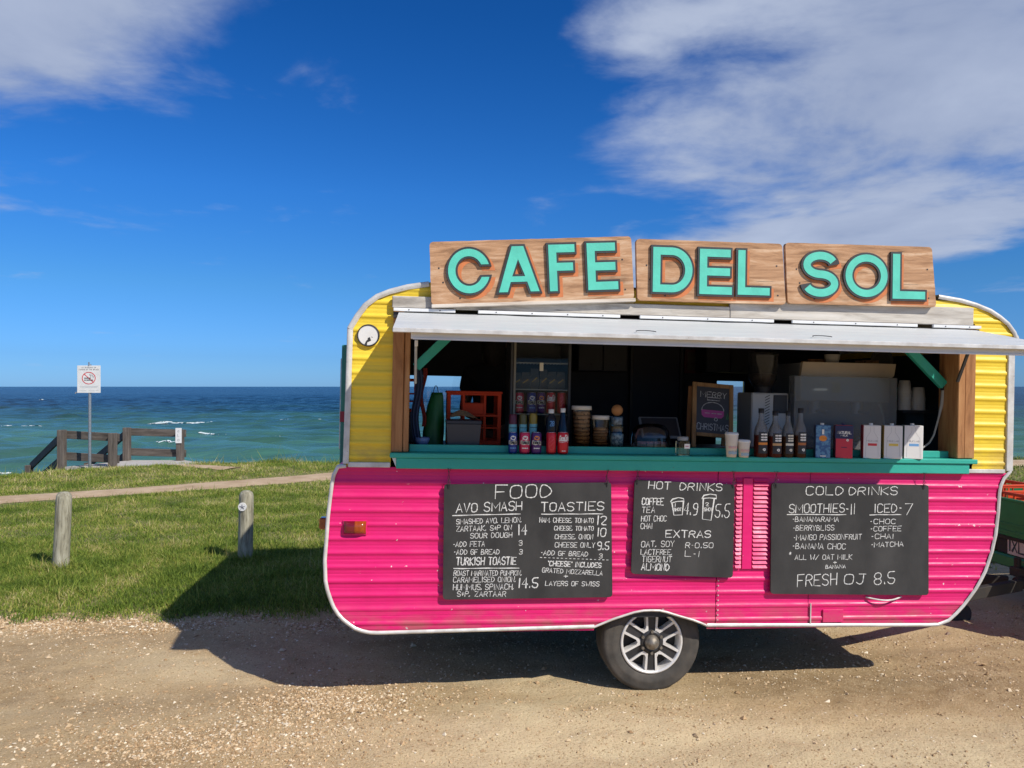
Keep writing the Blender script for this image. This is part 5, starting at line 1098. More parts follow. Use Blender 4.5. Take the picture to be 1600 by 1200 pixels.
def can(label, rect, b, base, body, art, group, tall=False):
    root, w, h = put('drink_can', label, 'can', rect, b, base, group); r = w / 2
    mb = MB(); mb.lathe([(.001, .006), (r * .74, .004), (r * .80, 0), (r * .97, .010), (r, .016), (r, h - .014), (r * .97, h - .009), (r * .86, h - .002)], 28); mb.build('body', body, root)
    mb = MB(); mb.lathe([(r * .86, h - .002), (r * .86, h), (r * .82, h), (r * .80, h - .005), (.001, h - .005)], 28); mb.box(-.006, .006, -.012, .010, h - .005, h - .003); mb.build('lid', M_can, root)
    wr = on_cyl(r)
    if art == 'k':
        mb = MB(); ribbons(mb, [[(x, h * .52 + .002 * math.sin(x * 200)) for x in np.linspace(-.026, .026, 12)]], .0006, h * .17, wr, var=.05); pl = mb.build('label_band', P_cream, root)
        mb = MB(); ribbons(mb, text_strokes('KIRKS', (-.021, h * .47), (.021, h * .47), h * .10, .1), -.0014 + .0022, .0038, on_cyl(r + .0018)); mb.build('lettering', P_blk, pl)
        mb = MB(); ribbons(mb, [ring_pts(0, h * .74, .014, .010, 12), [(-.012, h * .70), (.0, h * .80), (.012, h * .70)], [(-.016, h * .66), (.016, h * .66)]], .0006, .005, wr); mb.build('label_art', P_oran if body is C_purp else P_white, root)
        mb = MB(); ribbons(mb, [[(x, h * .27) for x in np.linspace(-.016, .016, 8)]], .0006, .005, wr); mb.build('label_line', P_lblue if body is C_navy else P_white, root)
    elif art == 'c':
        mb = MB(); ribbons(mb, text_strokes('Coca', (-.030, h * .60), (-.002, h * .61), h * .24, .1, .3), .0006, .0042, wr); ribbons(mb, text_strokes('Cola', (.002, h * .61), (.030, h * .63), h * .26, .1, .3), .0006, .0042, wr)
        ribbons(mb, [[(x, h * .56 + .003 * math.sin(x * 120)) for x in np.linspace(-.028, .028, 12)]], .0006, .002, wr); mb.build('lettering', P_white, root)
        mb = MB(); ribbons(mb, [[(x, h * .16) for x in np.linspace(-.01, .01, 6)]], .0006, .004, wr); mb.build('label_line', P_white, root)
    elif art == 's':
        mb = MB(); ribbons(mb, [ring_pts(0, h * .50, .018, h * .30, 18), [(x, h * .45 + .012 * math.sin(x * 90)) for x in np.linspace(-.016, .016, 10)], [(x, h * .62 + .012 * math.sin(x * 90)) for x in np.linspace(-.014, .014, 10)]], .0006, .0016, wr); mb.build('label_art', mat('dull_red_line', (.75, .12, .12), rough=.4), root)
    return root
g1 = 'drink cans in the front row on the counter'
can('navy blue soft drink can, leftmost of the front row on the counter', (-0.8617, -0.8124, 1.3816, 1.5051), .0, 'S', C_navy, 'k', g1)
can('crimson soft drink can with a cream band, second in the front row', (-0.7996, -0.7391, 1.3824, 1.506), .0, 'S', C_crim, 'k', g1)
can('purple soft drink can with an orange picture in the front row', (-0.7336, -0.673, 1.3832, 1.507), .0, 'S', C_purp, 'k', g1)
can('plain red cola can with thin line pattern, left of the pair', (-0.6454, -0.5882, 1.3842, 1.5083), .0, 'S', C_red, 's', g1)
can('red cola can with white script, right of the pair', (-0.5808, -0.5178, 1.3849, 1.5093), .0, 'S', C_red, 'c', g1)
def tallcan(label, rect, b, top):
    root, w, h = put('tall_can', label, 'can', rect, b, 'I', 'tall pale blue cans behind the front row'); r = w / 2
    mb = MB(); mb.lathe([(.001, .004), (r * .9, 0), (r, .01), (r, h * .70)], 24); mb.build('body', mat('pale_teal_label', (.16, .46, .52), rough=.4), root)
    mb = MB(); mb.lathe([(r, h * .70), (r, h - .012), (r * .85, h - .003), (r * .85, h), (.001, h - .003)], 24); mb.build('top_band', top, root)
    mb = MB(); ribbons(mb, [[(x, h * .60) for x in np.linspace(-.022, .022, 8)]], -.0006 + .0012, .004, on_cyl(r), var=0); mb.build('label_line', P_blk, root)
tallcan('tall pale blue can with a maroon top', (-0.849, -0.8021, 1.4049, 1.6027), .12, mat('maroon_band', (.10, .01, .03), rough=.4))
tallcan('tall pale blue can with an olive top', (-0.787, -0.7438, 1.4057, 1.6037), .12, mat('olive_band', (.10, .09, .02), rough=.4))
tallcan('tall pale blue can with a mustard top', (-0.7287, -0.6834, 1.4064, 1.6085), .12, mat('mustard_band', (.28, .20, .02), rough=.4))
M_blueglass = glass('dark_blue_liquid_glass', (.16, .20, .30), .25, (.04, .06, .11))
def bottle(name, label, rect, b, base, prof, glassm, cap, band=None, group=None):
    root, w, h = put(name, label, 'bottle', rect, b, base, group); r = w / 2
    mb = MB(); mb.lathe([(q * r, z * h) for q, z in prof], 24); bd = mb.build('glass', glassm, root)
    q, z = prof[-1]
    mb = MB(); mb.lathe([(q * r * 1.18, z * h - .012), (q * r * 1.22, h), (.001, h + .001)], 18); mb.build('cap', cap, root)
    return root, r, h, bd
cp = [(.001, .01), (.9, 0), (1, .03), (.92, .16), (.98, .30), (1.0, .42), (.80, .60), (.48, .80), (.40, .95)]
bo, r, h, bd = bottle('water_bottle', 'dark bottle with a white cap left of the cola bottle', (-0.6339, -0.5735, 1.4242, 1.6352), .10, 'I', [(.001, .01), (.95, 0), (1, .04), (1, .66), (.9, .78), (.5, .88), (.46, .95)], M_blueglass, P_white)
mb = MB(); ribbons(mb, text_strokes('28', (-.012, h * .58), (.012, h * .58), h * .12, .1), .0004, .004, on_cyl(r)); mb.build('lettering', P_lblue, bo)
bottle('cola_bottle', 'contoured glass bottle with a white cap behind the red cola cans', (-0.566, -0.5035, 1.4251, 1.642), .10, 'I', cp, M_blueglass, P_white)
# cookie jars
M_cookie = mat('biscuit', (.26, .14, .065), (.36, .21, .11), scale=40, rough=.85, bump=.5, spots=(.06, .03, .015), spot_lim=.6, spot_scale=70)
M_jarlid = mat('cream_lid', (.62, .58, .50), rough=.45)
def cookie_jar(label, rect, b, n, fill, lid):
    root, w, h = put('biscuit_jar', label, 'jar', rect, b, 'I', 'glass jars of biscuits'); r = w / 2
    mb = MB(); mb.lathe([(.001, .004), (r, .0), (r, h - .022)], 28); mb.build('glass', M_glass, root)
    if lid: mb = MB(); mb.lathe([(.001, h - .024), (r * 1.04, h - .024), (r * 1.04, h - .002), (r * .98, h), (.001, h)], 28); mb.build('lid', M_jarlid, root)
    t = (h - .03) * fill / n
    for k in range(n):
        mb = MB(); z = .006 + k * t; ox, oy = random.uniform(-.003, .003), random.uniform(-.003, .003); q = r * .90; mb.lathe([(.001, z), (q * .9, z), (q, z + t * .4), (q * .93, z + t * .85), (.001, z + t * .9)], 18, cx=ox, cy=oy); mb.build('biscuit', M_cookie, root)
cookie_jar('tall glass jar packed with a column of brown biscuits', (-0.4697, -0.3559, 1.4221, 1.6577), .16, 9, .97, True)
cookie_jar('shorter glass jar half full of biscuits beside the tall one', (-0.3476, -0.2467, 1.4235, 1.6026), .16, 7, .72, True)
bj, w, h = put('lolly_jar', 'stacked glass jar with a round orange ball lid', 'jar', (-0.2416, -0.1539, 1.4248, 1.6692), .16, 'I'); r = w / 2
mb = MB(); mb.lathe([(.001, .002), (r, 0), (r, h * .36), (r * .96, h * .38), (r * .96, h * .52), (r * .98, h * .54), (r * .92, h * .73)], 26); mb.build('glass', M_glassg, bj)
mb = MB(); mb.lathe([(.001, .004), (r * .9, .004), (r * .92, h * .34), (.001, h * .36)], 18); mb.build('sweets', mat('white_blue_sweets', (.50, .52, .55), (.12, .16, .22), scale=70, rough=.6, lo=.45, hi=.55), bj)
mb = MB(); mb.lathe([(.001, h * .39), (r * .88, h * .39), (r * .88, h * .50), (.001, h * .51)], 18); mb.build('biscuit', M_cookie, bj)
mb = MB(); mb.lathe([(.001, h * .55), (r * .84, h * .55), (r * .82, h * .70), (.001, h * .71)], 18); mb.build('sweets', mat('wrapped_sweets', (.45, .5, .6), (.1, .1, .14), scale=60, rough=.4), bj)
mb = MB(); R0 = r * .78; mb.lathe([(R0 * math.cos(t), h - R0 + R0 * math.sin(t)) for t in np.linspace(-1.5, 1.57, 14)], 22); mb.build('ball_lid', mat('cork_orange', (.42, .19, .06), (.36, .15, .05), rough=.7), bj)
# cake dome and till
cd_, w, h = put('cake_dome', 'clear plastic dome over sliced cakes in the middle of the counter', 'cake dome', (-0.0991, 0.143, 1.4284, 1.5562), .20, 'I'); r = w / 2
mb = MB(); mb.lathe([(r, .0), (r * .99, h * .45), (r * .90, h * .74), (r * .7, h * .93), (r * .35, h * 1.0), (.001, h * 1.0)], 36, sy=.7); mb.build('dome', M_glass, cd_)
mb = MB(); mb.lathe([(.001, .0), (r * 1.02, .0), (r * 1.02, .008), (.001, .009)], 36, sy=.7); mb.build('tray', mat('dark_tray', (.05, .025, .02), rough=.4), cd_)
for k, x in enumerate((-.055, -.015, .03, .065)):
    mb = MB(); mb.box(x - .018, x + .018, -.045, .04, .010, .030, .003, 0); mb.box(x - .018, x + .018, -.045, .04, .0302, .042, .003, 1); mb.build('cake_slice', [M_cookie, mat('pink_icing', (.42, .20, .18), rough=.6)], cd_)
tl, w, h = put('till_tablet', 'grey tablet till tilted back behind the cake dome', 'till', (0.0031, 0.2544, 1.5261, 1.6064), .36, 'I')
mb = MB(); Mx = Matrix.Translation((0, 0, h * .55)) @ Matrix.Rotation(R_(-38), 4, 'X'); mb.box(-w / 2, w / 2, -.008, .008, -.07, .09, .004, 0, Mx); mb.build('housing', mat('grey_plastic', (.16, .165, .17), rough=.45), tl)
mb = MB(); mb.box(-w / 2 + .012, w / 2 - .012, -.0095, -.0082, -.055, .078, 0, 0, Mx); mb.build('screen', P_blk, tl)
mb = MB(); mb.box(-.05, .05, -.02, .08, .0, .012, .003); mb.box(-.03, .03, .02, .035, .01, h * .6, .003); mb.build('stand', P_blk, tl)
# spice jar
sj, w, h = put('tip_jar', 'small square glass jar with a white label on the counter', 'jar', (0.1159, 0.1826, 1.3948, 1.4947), -.02, 'S')
mb = MB(); mb.box(-w / 2, w / 2, -w / 2, w / 2, .0, h - .022, .006); mb.build('glass', M_glassg, sj)
mb = MB(); mb.lathe([(w * .46, h - .022), (w * .48, h - .004), (w * .44, h), (.001, h)], 20); mb.build('lid', mat('grey_lid', (.30, .30, .29), rough=.4), sj)
mb = MB(); mb.box(-w * .02, w * .46, -w / 2 - .002, -w / 2 - .0005, h * .40, h * .64); lb = mb.build('label_paper', P_white, sj)
mb = MB(); ribbons(mb, [[(.004, h * .52), (.022, h * .52)]], -w / 2 - .0025, .003); mb.build('label_line', C_crim, lb)
# christmas sandwich board
xb, w, h = put('sandwich_board', 'small wooden framed blackboard wishing a merry Christmas', 'sign', (0.2796, 0.5963, 1.4166, 1.8149), .22, 'I', rz=.0)
hw0 = w * .45; Mx = Matrix.Translation((-.01, 0, 0)) @ Matrix.Rotation(R_(-12), 4, 'X') @ Matrix.Rotation(R_(4), 4, 'Y')
ht = h / math.cos(R_(12)) * .985
for x0, x1, z0, z1 in ((-hw0, -hw0 + .026, 0, ht), (hw0 - .05, hw0 - .024, 0, ht), (-hw0 + .027, hw0 - .051, ht - .026, ht - .001), (-hw0 + .027, hw0 - .051, ht * .18, ht * .18 + .022)):
    mb = MB(); mb.box(x0, x1, -.009, .009, z0, z1, .002, 0, Mx); mb.build('frame_bar', wood('honey_wood_%d' % int(1000 * (x0 + z0 + 1)), (.14, .07, .03), (.25, .14, .06), (.34, .20, .09), axis=2), xb)
mb = MB(); mb.box(-hw0 + .026, hw0 - .05, -.003, .003, ht * .18 + .021, ht - .025, 0, 0, Mx); pn = mb.build('panel', P_blk, xb)
cw = (-hw0 + .026 + hw0 - .05) / 2
def flat(M): return lambda x, y, z: M @ Vector((x, y, z))
mb = MB(); ribbons(mb, text_strokes('MERRY', (cw - .08, ht * .78), (cw + .085, ht * .78), ht * .085, .15), -.0036, .0042, flat(Mx)); mb.build('lettering', M_chalkc, pn); mb = MB(); ribbons(mb, text_strokes('CHRISTMAS', (cw - .10, ht * .28), (cw + .098, ht * .28), ht * .095, .15), -.0036, .0042, flat(Mx)); mb.build('lettering', M_chalkc, pn)
mb = MB(); cz_ = ht * .555; mb.prism([[(cw - .07, cz_ - .02), (cw - .055, cz_ - .035), (cw + .055, cz_ - .035), (cw + .07, cz_ - .02), (cw + .072, cz_ + .012), (cw - .072, cz_ + .012)]], -.0042, -.0031); mb.v = [tuple(Mx @ Vector(p)) for p in mb.v]; mb.build('pink_drawing', mat('pink_chalk', (.36, .06, .22), rough=.9), pn)
mb = MB(); ribbons(mb, [ring_pts(cw, cz_ + .012, .070, .050, 16, 0, math.pi), [(cw - .035, cz_ + .075), (cw + .045, cz_ + .075), (cw + .045, cz_ + .092), (cw - .035, cz_ + .092), (cw - .035, cz_ + .075)], [(cw - .05, cz_ - .008), (cw - .02, cz_ - .008)], [(cw - .008, cz_ - .008), (cw + .02, cz_ - .008)], [(cw + .03, cz_ - .008), (cw + .055, cz_ - .008)], ring_pts(cw + .02, cz_ - .044, .010, .010, 10)], -.0046, .0045, flat(Mx)); mb.build('white_drawing', M_chalkc, pn)
mb = MB(); ribbons(mb, [[(cw + .088, cz_ - .035), (cw + .094, cz_ + .0), (cw + .10, cz_ - .035), (cw + .088, cz_ - .035)]], -.0046, .008, flat(Mx)); mb.build('green_drawing', mat('green_chalk', (.04, .16, .05), rough=.9), pn)
Mx2 = Matrix.Translation((.028, .22, 0)) @ Matrix.Rotation(R_(14), 4, 'X') @ Matrix.Rotation(R_(-3), 4, 'Y'); mb = MB()
mb.box(hw0 - .05, hw0 - .026, -.008, .008, 0, ht * .98, .002, 0, Mx2); mb.box(-hw0, -hw0 + .024, -.008, .008, 0, ht * .98, .002, 0, Mx2); mb.build('rear_leg', M_post, xb)
# paper cups
M_paper = mat('paper_cup', (.66, .62, .56), (.58, .54, .49), scale=10, rough=.7)
def cup(label, rect, b, base, lid=True):
    root, w, h = put('paper_cup', label, 'cup', rect, b, base, 'takeaway paper cups on the counter'); r = w / 2
    mb = MB(); mb.lathe([(.001, .004), (r * .70, .0), (r * .93, h - .014)], 26); bd = mb.build('body', M_paper, root)
    mb = MB(); mb.lathe([(r * .93, h - .015), (r * 1.0, h - .014), (r * 1.0, h - .008), (r * .93, h - .006), (r * .90, h), (r * .8, h), (r * .78, h - .004), (.001, h - .004)], 26); mb.build('lid', M_white, root)
    rr = r * .78; mb = MB(); ribbons(mb, [[(x, h * .40) for x in np.linspace(-rr * .8, rr * .8, 9)]], -.0015, .012, on_cyl(rr), var=.3); mb.build('pink_band', mat('pale_pink_print', (.66, .40, .36), rough=.7), bd)
    mb = MB(); ribbons(mb, [[(x, h * .18) for x in np.linspace(-rr * .8, rr * .8, 9)]], -.001, .016, on_cyl(rr * .96), var=.3); mb.build('blue_band', mat('pale_blue_print', (.36, .48, .55), rough=.7), bd)
cup('taller white takeaway cup with lid beside the sandwich board', (0.3893, 0.4699, 1.3895, 1.5246), -.05, 'S')
cup('shorter white takeaway cup with lid', (0.4624, 0.5373, 1.3894, 1.4837), -.06, 'S')
# syrup bottles
M_syrup = [glass('syrup_%d' % k, c, .55, h_) for k, (c, h_) in enumerate((((.5, .12, .06), (.10, .018, .010)), ((.5, .12, .06), (.12, .02, .012)), ((.5, .3, .16), (.07, .035, .018)), ((.5, .2, .08), (.09, .03, .012))))]
M_cglass = glass('cloudy_glass', (.8, .8, .8), .35, (.34, .34, .34))
def syrup(label, rect, b, k, fruit):
    root, w, h = put('syrup_bottle', label, 'bottle', rect, b, 'S', 'syrup bottles on the counter'); r = w / 2
    mb = MB(); mb.lathe([(r * .96, h * .45), (r * .96, h * .52), (r * .85, h * .60), (r * .48, h * .72), (r * .36, h * .80), (r * .34, h * .93)], 24); mb.build('shoulder', M_cglass, root)
    mb = MB(); mb.lathe([(.001, .003), (r * .94, 0), (r * .96, .006), (r * .96, h * .45)], 24); mb.build('syrup', M_syrup[k], root)
    mb = MB(); mb.lathe([(r * .40, h * .90), (r * .42, h), (.001, h)], 18); mb.build('cap', P_blk, root)
    wr = on_cyl(r * .97); q = r * .62
    mb = MB(); ribbons(mb, [[(x, h * .30) for x in np.linspace(-q, q, 9)]], .0, h * .44, wr, var=0); lb = mb.build('black_label', P_blk, root)
    mb = MB(); ribbons(mb, [[(x, h * .28) for x in np.linspace(-q, q, 9)]], -.0006, h * .05, wr, var=0); mb.build('label_stripe', fruit, lb)
    mb = MB()
    for zz in (.47, .41, .36):
        for xx in (-.5, .1, .5): ribbons(mb, [[(q * xx, h * zz), (q * (xx + .35), h * zz)]], -.0006, h * .025, wr, var=.6)
    ribbons(mb, [ring_pts(.004, h * .16, .006, .006, 8)], -.0006, .006, wr); mb.build('label_print', P_cream if k == 2 else P_white, lb)
syrup('syrup bottle with a black cap and orange label stripe, leftmost of four', (0.5778, 0.6596, 1.3928, 1.6659), -.02, 0, P_oran)
syrup('syrup bottle with a pale stripe, second from the cups', (0.6637, 0.7458, 1.3938, 1.6524), -.02, 1, mat('tan_stripe', (.55, .32, .14)))
syrup('syrup bottle with a cream stripe, between two others, third from the cups', (0.7478, 0.8184, 1.3947, 1.6538), -.02, 2, P_cream)
syrup('syrup bottle with a rust stripe, nearest the milk cartons', (0.8222, 0.8951, 1.3955, 1.6702), -.02, 3, mat('rust_stripe', (.45, .14, .03)))
# cartons
def carton(label, rect, b, d, front, side, cap, art, rz=.30):
    w0 = rect[1] - rect[0]; rect = list(rect)
    root, w, h = put('milk_carton', label, 'carton', rect, b, 'S', 'drink cartons on the counter', rz=-rz); w = w0 * .80; h -= .012
    mb = MB(); mb.box(-w / 2, w / 2, -d / 2, d / 2, 0, h, .0025); 
    mb.m = [1 if (sum(mb.v[i][0] for i in f) / len(f)) < -w * .45 else 0 for f in mb.f]; bd = mb.build('box', [front, side], root)
    mb = MB(); mb.cyl((0, 0, h), (0, 0, h + .012), .011, n=16); mb.build('cap', cap, root)
    for pts, wd, mt in art(w, h):
        mb = MB(); ribbons(mb, pts, -d / 2 - .0005, wd, var=0); mb.build('printed_mark', mt, bd)
P_grey = mat('print_mid_grey', (.36, .36, .37)); P_redl = mat('print_red', (.62, .04, .05)); P_yel = mat('print_yellow', (.75, .55, .10)); P_navy = mat('print_navy', (.012, .014, .07), rough=.4); P_gold = mat('carton_gold', (.30, .19, .02), rough=.4); P_dgrn = mat('carton_dark_green', (.03, .06, .035), rough=.4)
def milk_art(col): return lambda w, h: [([[(-w * .2, h * .42), (w * .25, h * .42)]], h * .075, col), (text_strokes('MILK', (-w * .3, h * .51), (w * .0, h * .51), h * .045, .05, 0), .0018, P_grey), (text_strokes('LAB', (w * .05, h * .51), (w * .3, h * .51), h * .045, .05, 0), .0014, P_grey),
    ([[(-w * .10, h * .95), (-w * .10, h * .80), (-w * .32, h * .62), (-w * .36, h * .05)], [(w * .10, h * .95), (w * .10, h * .80), (w * .32, h * .62), (w * .36, h * .05)]], .0012, P_grey)]
M_cart = mat('white_carton', (.74, .73, .72), rough=.45)
carton('blue patterned drink carton with an orange fruit, leftmost carton', (0.9415, 1.0465, 1.3895, 1.5858), -.02, .062, mat('carton_blue', (.03, .10, .26), (.10, .25, .42), scale=55, rough=.4, lo=.45, hi=.55), P_navy, P_white, lambda w, h: [([ring_pts(0, h * .60, w * .2, w * .14, 14), ring_pts(0, h * .60, w * .09, w * .06, 10)], .011, P_oran), ([[(-w * .15, h * .06), (w * .18, h * .06)]], .005, P_white), ([[(0, h * .74), (0, h * .86)]], .012, P_white)])
carton('red and navy milk carton, second from the syrup bottles', (1.0644, 1.1841, 1.3891, 1.5878), -.02, .065, mat('carton_red', (.55, .025, .05), rough=.4), mat('carton_maroon', (.16, .008, .025), rough=.4), P_navy, lambda w, h: [([[(-w * .49, h * .79), (w * .49, h * .79)]], h * .40, P_navy), ([ring_pts(w * .2, h * .55, .005, .005, 8)], .005, P_white), (text_strokes('NATURAL', (-w * .40, h * .74), (w * .40, h * .74), h * .075, .06, 0), .0034, P_white), (text_strokes('MILK', (-w * .2, h * .67), (w * .2, h * .67), h * .045, .06, 0), .0026, P_white), ([[(-w * .15, h * .33), (w * .15, h * .33)]], .004, P_navy)])
carton('white milk carton with a red label and red side', (1.2362, 1.3588, 1.3891, 1.5906), -.02, .065, M_cart, mat('carton_side_red', (.28, .012, .02), rough=.4), P_white, milk_art(P_redl))
carton('white milk carton with a yellow label and gold side', (1.3649, 1.4943, 1.3887, 1.5907), -.02, .065, M_cart, P_gold, P_white, milk_art(P_yel))
carton('white milk carton with a blue label, nearest the right post', (1.4923, 1.6245, 1.3882, 1.5928), -.02, .065, M_cart, P_dgrn, P_white, milk_art(P_lblue))

# ---- behind the counter, left to right
M_crate = mat('red_plastic_crate', (.52, .045, .010), (.44, .036, .008), rough=.6, spec=.2)
M_crate2 = mat('orange_red_crate', (.68, .075, .02), (.58, .06, .015), rough=.42)
def crate(label, M, w, d, h, material, group, cols=(.16, .34, .22, .2)):
    """open plastic milk crate: posts, bands and grid walls with real holes"""
    root = thing('plastic_crate', label, 'crate', M, group)
    def wall(L_, T, nm):
        mb = MB(); th = .009
        bands = [(.0, .075), (.30, .335), (.53, .57), (.93, 1.0)]
        for a, b in bands: mb.box(-L_ / 2, L_ / 2, 0, th, a * h, b * h, .002)
        xs2 = [-.5, -.43, -.22, -.17, .17, .22, .43, .5]
        for a, b in ((0, 1), (2, 3), (4, 5), (6, 7)): mb.box(xs2[a] * L_, xs2[b] * L_, .0012, th - .0012, .01 * h, .99 * h, .002)
        mb.box(-.17 * L_, .17 * L_, .002, th - .002, .58 * h, .78 * h)
        mb.box(-L_ / 2 - .006, L_ / 2 + .006, -.006, th + .002, .965 * h, 1.0 * h + .003, .003)
        o = mb.build(nm, material, root); o.matrix_basis = T; return o
    wall(w, Matrix.Translation((0, -d / 2, 0)), 'side_wall'); wall(w, Matrix.Translation((0, d / 2, 0)) @ Matrix.Rotation(math.pi, 4, 'Z'), 'side_wall')
    wall(d - .03, Matrix.Translation((-w / 2, 0, 0)) @ Matrix.Rotation(-math.pi / 2, 4, 'Z'), 'side_wall'); wall(d - .03, Matrix.Translation((w / 2, 0, 0)) @ Matrix.Rotation(math.pi / 2, 4, 'Z'), 'side_wall')
    mb = MB()
    for i in range(6): x = -w / 2 + .012 + (w - .024) * i / 5; mb.box(x - .006, x + .006, -d / 2 + .012, d / 2 - .012, .002, .008)
    for i in range(6): y = -d / 2 + .014 + (d - .028) * i / 5; mb.box(-w / 2 + .012, w / 2 - .012, y - .006, y + .006, .0085, .013)
    mb.build('base_grid', material, root); return root
q = (-1.2064, -0.8753, 1.4082, 1.7275); crate('red plastic crate behind a dark grey tub on the counter', VAN @ Matrix.Translation(((q[0] + q[1]) / 2, .34 + .15, CI)), q[1] - q[0], .30, q[3] - CI, M_crate, 'red plastic crates inside the caravan')
q = (-1.5657, -1.3954, 1.609, 1.7965); crate('red plastic crate half hidden behind the left brown post', VAN @ Matrix.Translation(((q[0] + q[1]) / 2, .52, CI + .19)), q[1] - q[0], .26, q[3] - CI - .19, M_crate, 'red plastic crates inside the caravan')
bxs = thing('storage_box', 'dark box under the red crate behind the left post', 'box', VAN @ Matrix.Translation(((q[0] + q[1]) / 2, .52, CI))); mb = MB(); mb.box(-.09, .09, -.12, .12, 0, .165, .006); mb.build('box', M_cab, bxs); mb = MB(); mb.box(-.095, .095, -.125, .125, .166, .189, .006); mb.build('lid', P_blk, bxs)
tb, w, h = put('storage_tub', 'dark grey plastic tub in front of the red crate', 'tub', (-1.2115, -1.0117, 1.4176, 1.5648), .20, 'I')
mb = MB(); mb.add([(sx_ * w / 2 * k, sy_ * .09 * k, z) for z, k in ((0, .9), (h - .02, 1.0)) for sx_, sy_ in ((-1, -1), (1, -1), (1, 1), (-1, 1))], [(0, 1, 5, 4), (1, 2, 6, 5), (2, 3, 7, 6), (3, 0, 4, 7), (3, 2, 1, 0)]); mb.build('tub', mat('charcoal_plastic', (.045, .043, .048), rough=.45), tb)
mb = MB(); mb.box(-w / 2 - .004, w / 2 + .004, -.095, .095, h - .026, h - .002, .004); mb.build('lid', mat('navy_black_plastic', (.012, .013, .022), rough=.4), tb)
pb2, w2_, h2_ = put('paper_bag', 'crumpled brown paper on top of the grey tub', 'paper', (-1.1872, -1.0289, 1.5611, 1.6177), .20, CI + h - .001)
mb = MB(); n = 10; vs = []
for j in range(5):
    for i in range(n + 1):
        t = i / n; vs.append((-w2_ / 2 + w2_ * t, -.06 + .03 * j, max(0, h2_ * math.sin(math.pi * min(1, t * .75 + .2)) * (1 - abs(j - 2) * .28) + .006 * noise.noise(Vector((i * 1.3, j * 2.1, 0))))))
mb.add(vs, [(j * (n + 1) + i, j * (n + 1) + i + 1, (j + 1) * (n + 1) + i + 1, (j + 1) * (n + 1) + i) for j in range(4) for i in range(n)]); mb.build('paper', mat('brown_paper', (.22, .14, .075), rough=.8), pb2)
gb, w, h = put('green_bag', 'green shopping bag with a thin loop handle left of the crate', 'bag', (-1.3487, -1.2264, 1.408, 1.719), .30, 'I')
mb = MB(); n = 20; vs = []
for k, (z, sx_, sy_, ox) in enumerate(((0, .50, .40, 0), (.25, .50, .40, .0), (.5, .46, .34, .004), (.75, .38, .24, .012), (.93, .30, .15, .02), (1.0, .26, .10, .022))):
    for i in range(n):
        t = 2 * math.pi * i / n; f = 1 + .10 * math.sin(5 * t + k) ; vs.append((ox + sx_ * w * f * math.cos(t), sy_ * w * f * math.sin(t), z * h))
mb.add(vs, [(k * n + i, k * n + (i + 1) % n, (k + 1) * n + (i + 1) % n, (k + 1) * n + i) for k in range(5) for i in range(n)] + [tuple(range(5 * n, 6 * n))], 0, True); mb.build('bag', mat('green_fabric', (.006, .11, .022), (.004, .075, .015), scale=6, rough=.55), gb)
mb = MB(); mb.tube([(.012 + .014 * math.cos(t), -.01, h - .01 + .05 * math.sin(t)) for t in np.linspace(math.pi, 0, 12)], .0022, 6); mb.build('handle', P_blk, gb)
ap = thing('hanging_apron', 'blue and red cloth hanging beside the left post', 'cloth', VAN @ Matrix.Translation(((-1.3723, 0.16, 1.8783)[0], .16, 1.86)))
for k, (x0, x1, z0, c_, nm) in enumerate(((-.035, .012, -.47, (.025, .045, .10), 'blue_cloth'), (.010, .034, -.34, (.20, .018, .012), 'red_cloth'))):
    mb = MB(); n = 10; m = 14; vs = [(x0 + (x1 - x0) * i / n + .012 * math.sin(j * .55 + k), .012 * math.sin(i * 1.6) * (.4 + j / m) + .01 * k, z0 * j / m) for j in range(m + 1) for i in range(n + 1)]
    mb.add(vs, [(j * (n + 1) + i, j * (n + 1) + i + 1, (j + 1) * (n + 1) + i + 1, (j + 1) * (n + 1) + i) for j in range(m) for i in range(n)], 0, True); mb.build(nm, mat(nm, c_, rough=.8), ap)
mb = MB(); mb.cyl((0, 0, .0), (0, .05, .012), .006, n=8); mb.build('hook', M_steel, ap)
bw, w, h = put('blue_bowl', 'pale blue plastic bowl beside the left post', 'bowl', (-1.3959, -1.304, 1.419, 1.4597), .14, 'I'); r = w / 2
mb = MB(); mb.lathe([(.001, .003), (r * .6, 0), (r * .9, h * .6), (r, h), (r * .96, h), (r * .86, h * .6), (.001, .008)], 26); mb.build('bowl', mat('blue_plastic', (.10, .17, .33), rough=.35), bw)
# drinks fridge
fq = (-0.826, -0.4506, 1.4071, 2.0958); fw = fq[1] - fq[0]; fh = fq[3] - CI
fr = thing('drinks_fridge', 'glass fronted countertop drinks cabinet behind the cans', 'fridge', VAN @ Matrix.Translation(((fq[0] + fq[1]) / 2, .32, CI)))
for nm, (x0, x1, y0, y1, z0, z1), mt in (('side', (-fw / 2, -fw / 2 + .018, .0, .30, 0, fh), M_cab), ('side', (fw / 2 - .018, fw / 2, .0, .30, 0, fh), M_cab), ('top', (-fw / 2 + .019, fw / 2 - .019, 0, .30, fh - .03, fh), M_cab), ('back', (-fw / 2 + .019, fw / 2 - .019, .285, .30, .03, fh - .031), mat('fridge_liner', (.03, .031, .033), rough=.6)), ('base', (-fw / 2 + .019, fw / 2 - .019, 0, .30, 0, .03), M_cab)):
    mb = MB(); mb.box(x0, x1, y0, y1, z0, z1, .003); mb.build(nm, mt, fr)
shz = [(-0.6225, 0.4, 1.6002)[2] - CI, (-0.6256, 0.4, 1.7515)[2] - CI, (-0.629, 0.4, 1.9147)[2] - CI]
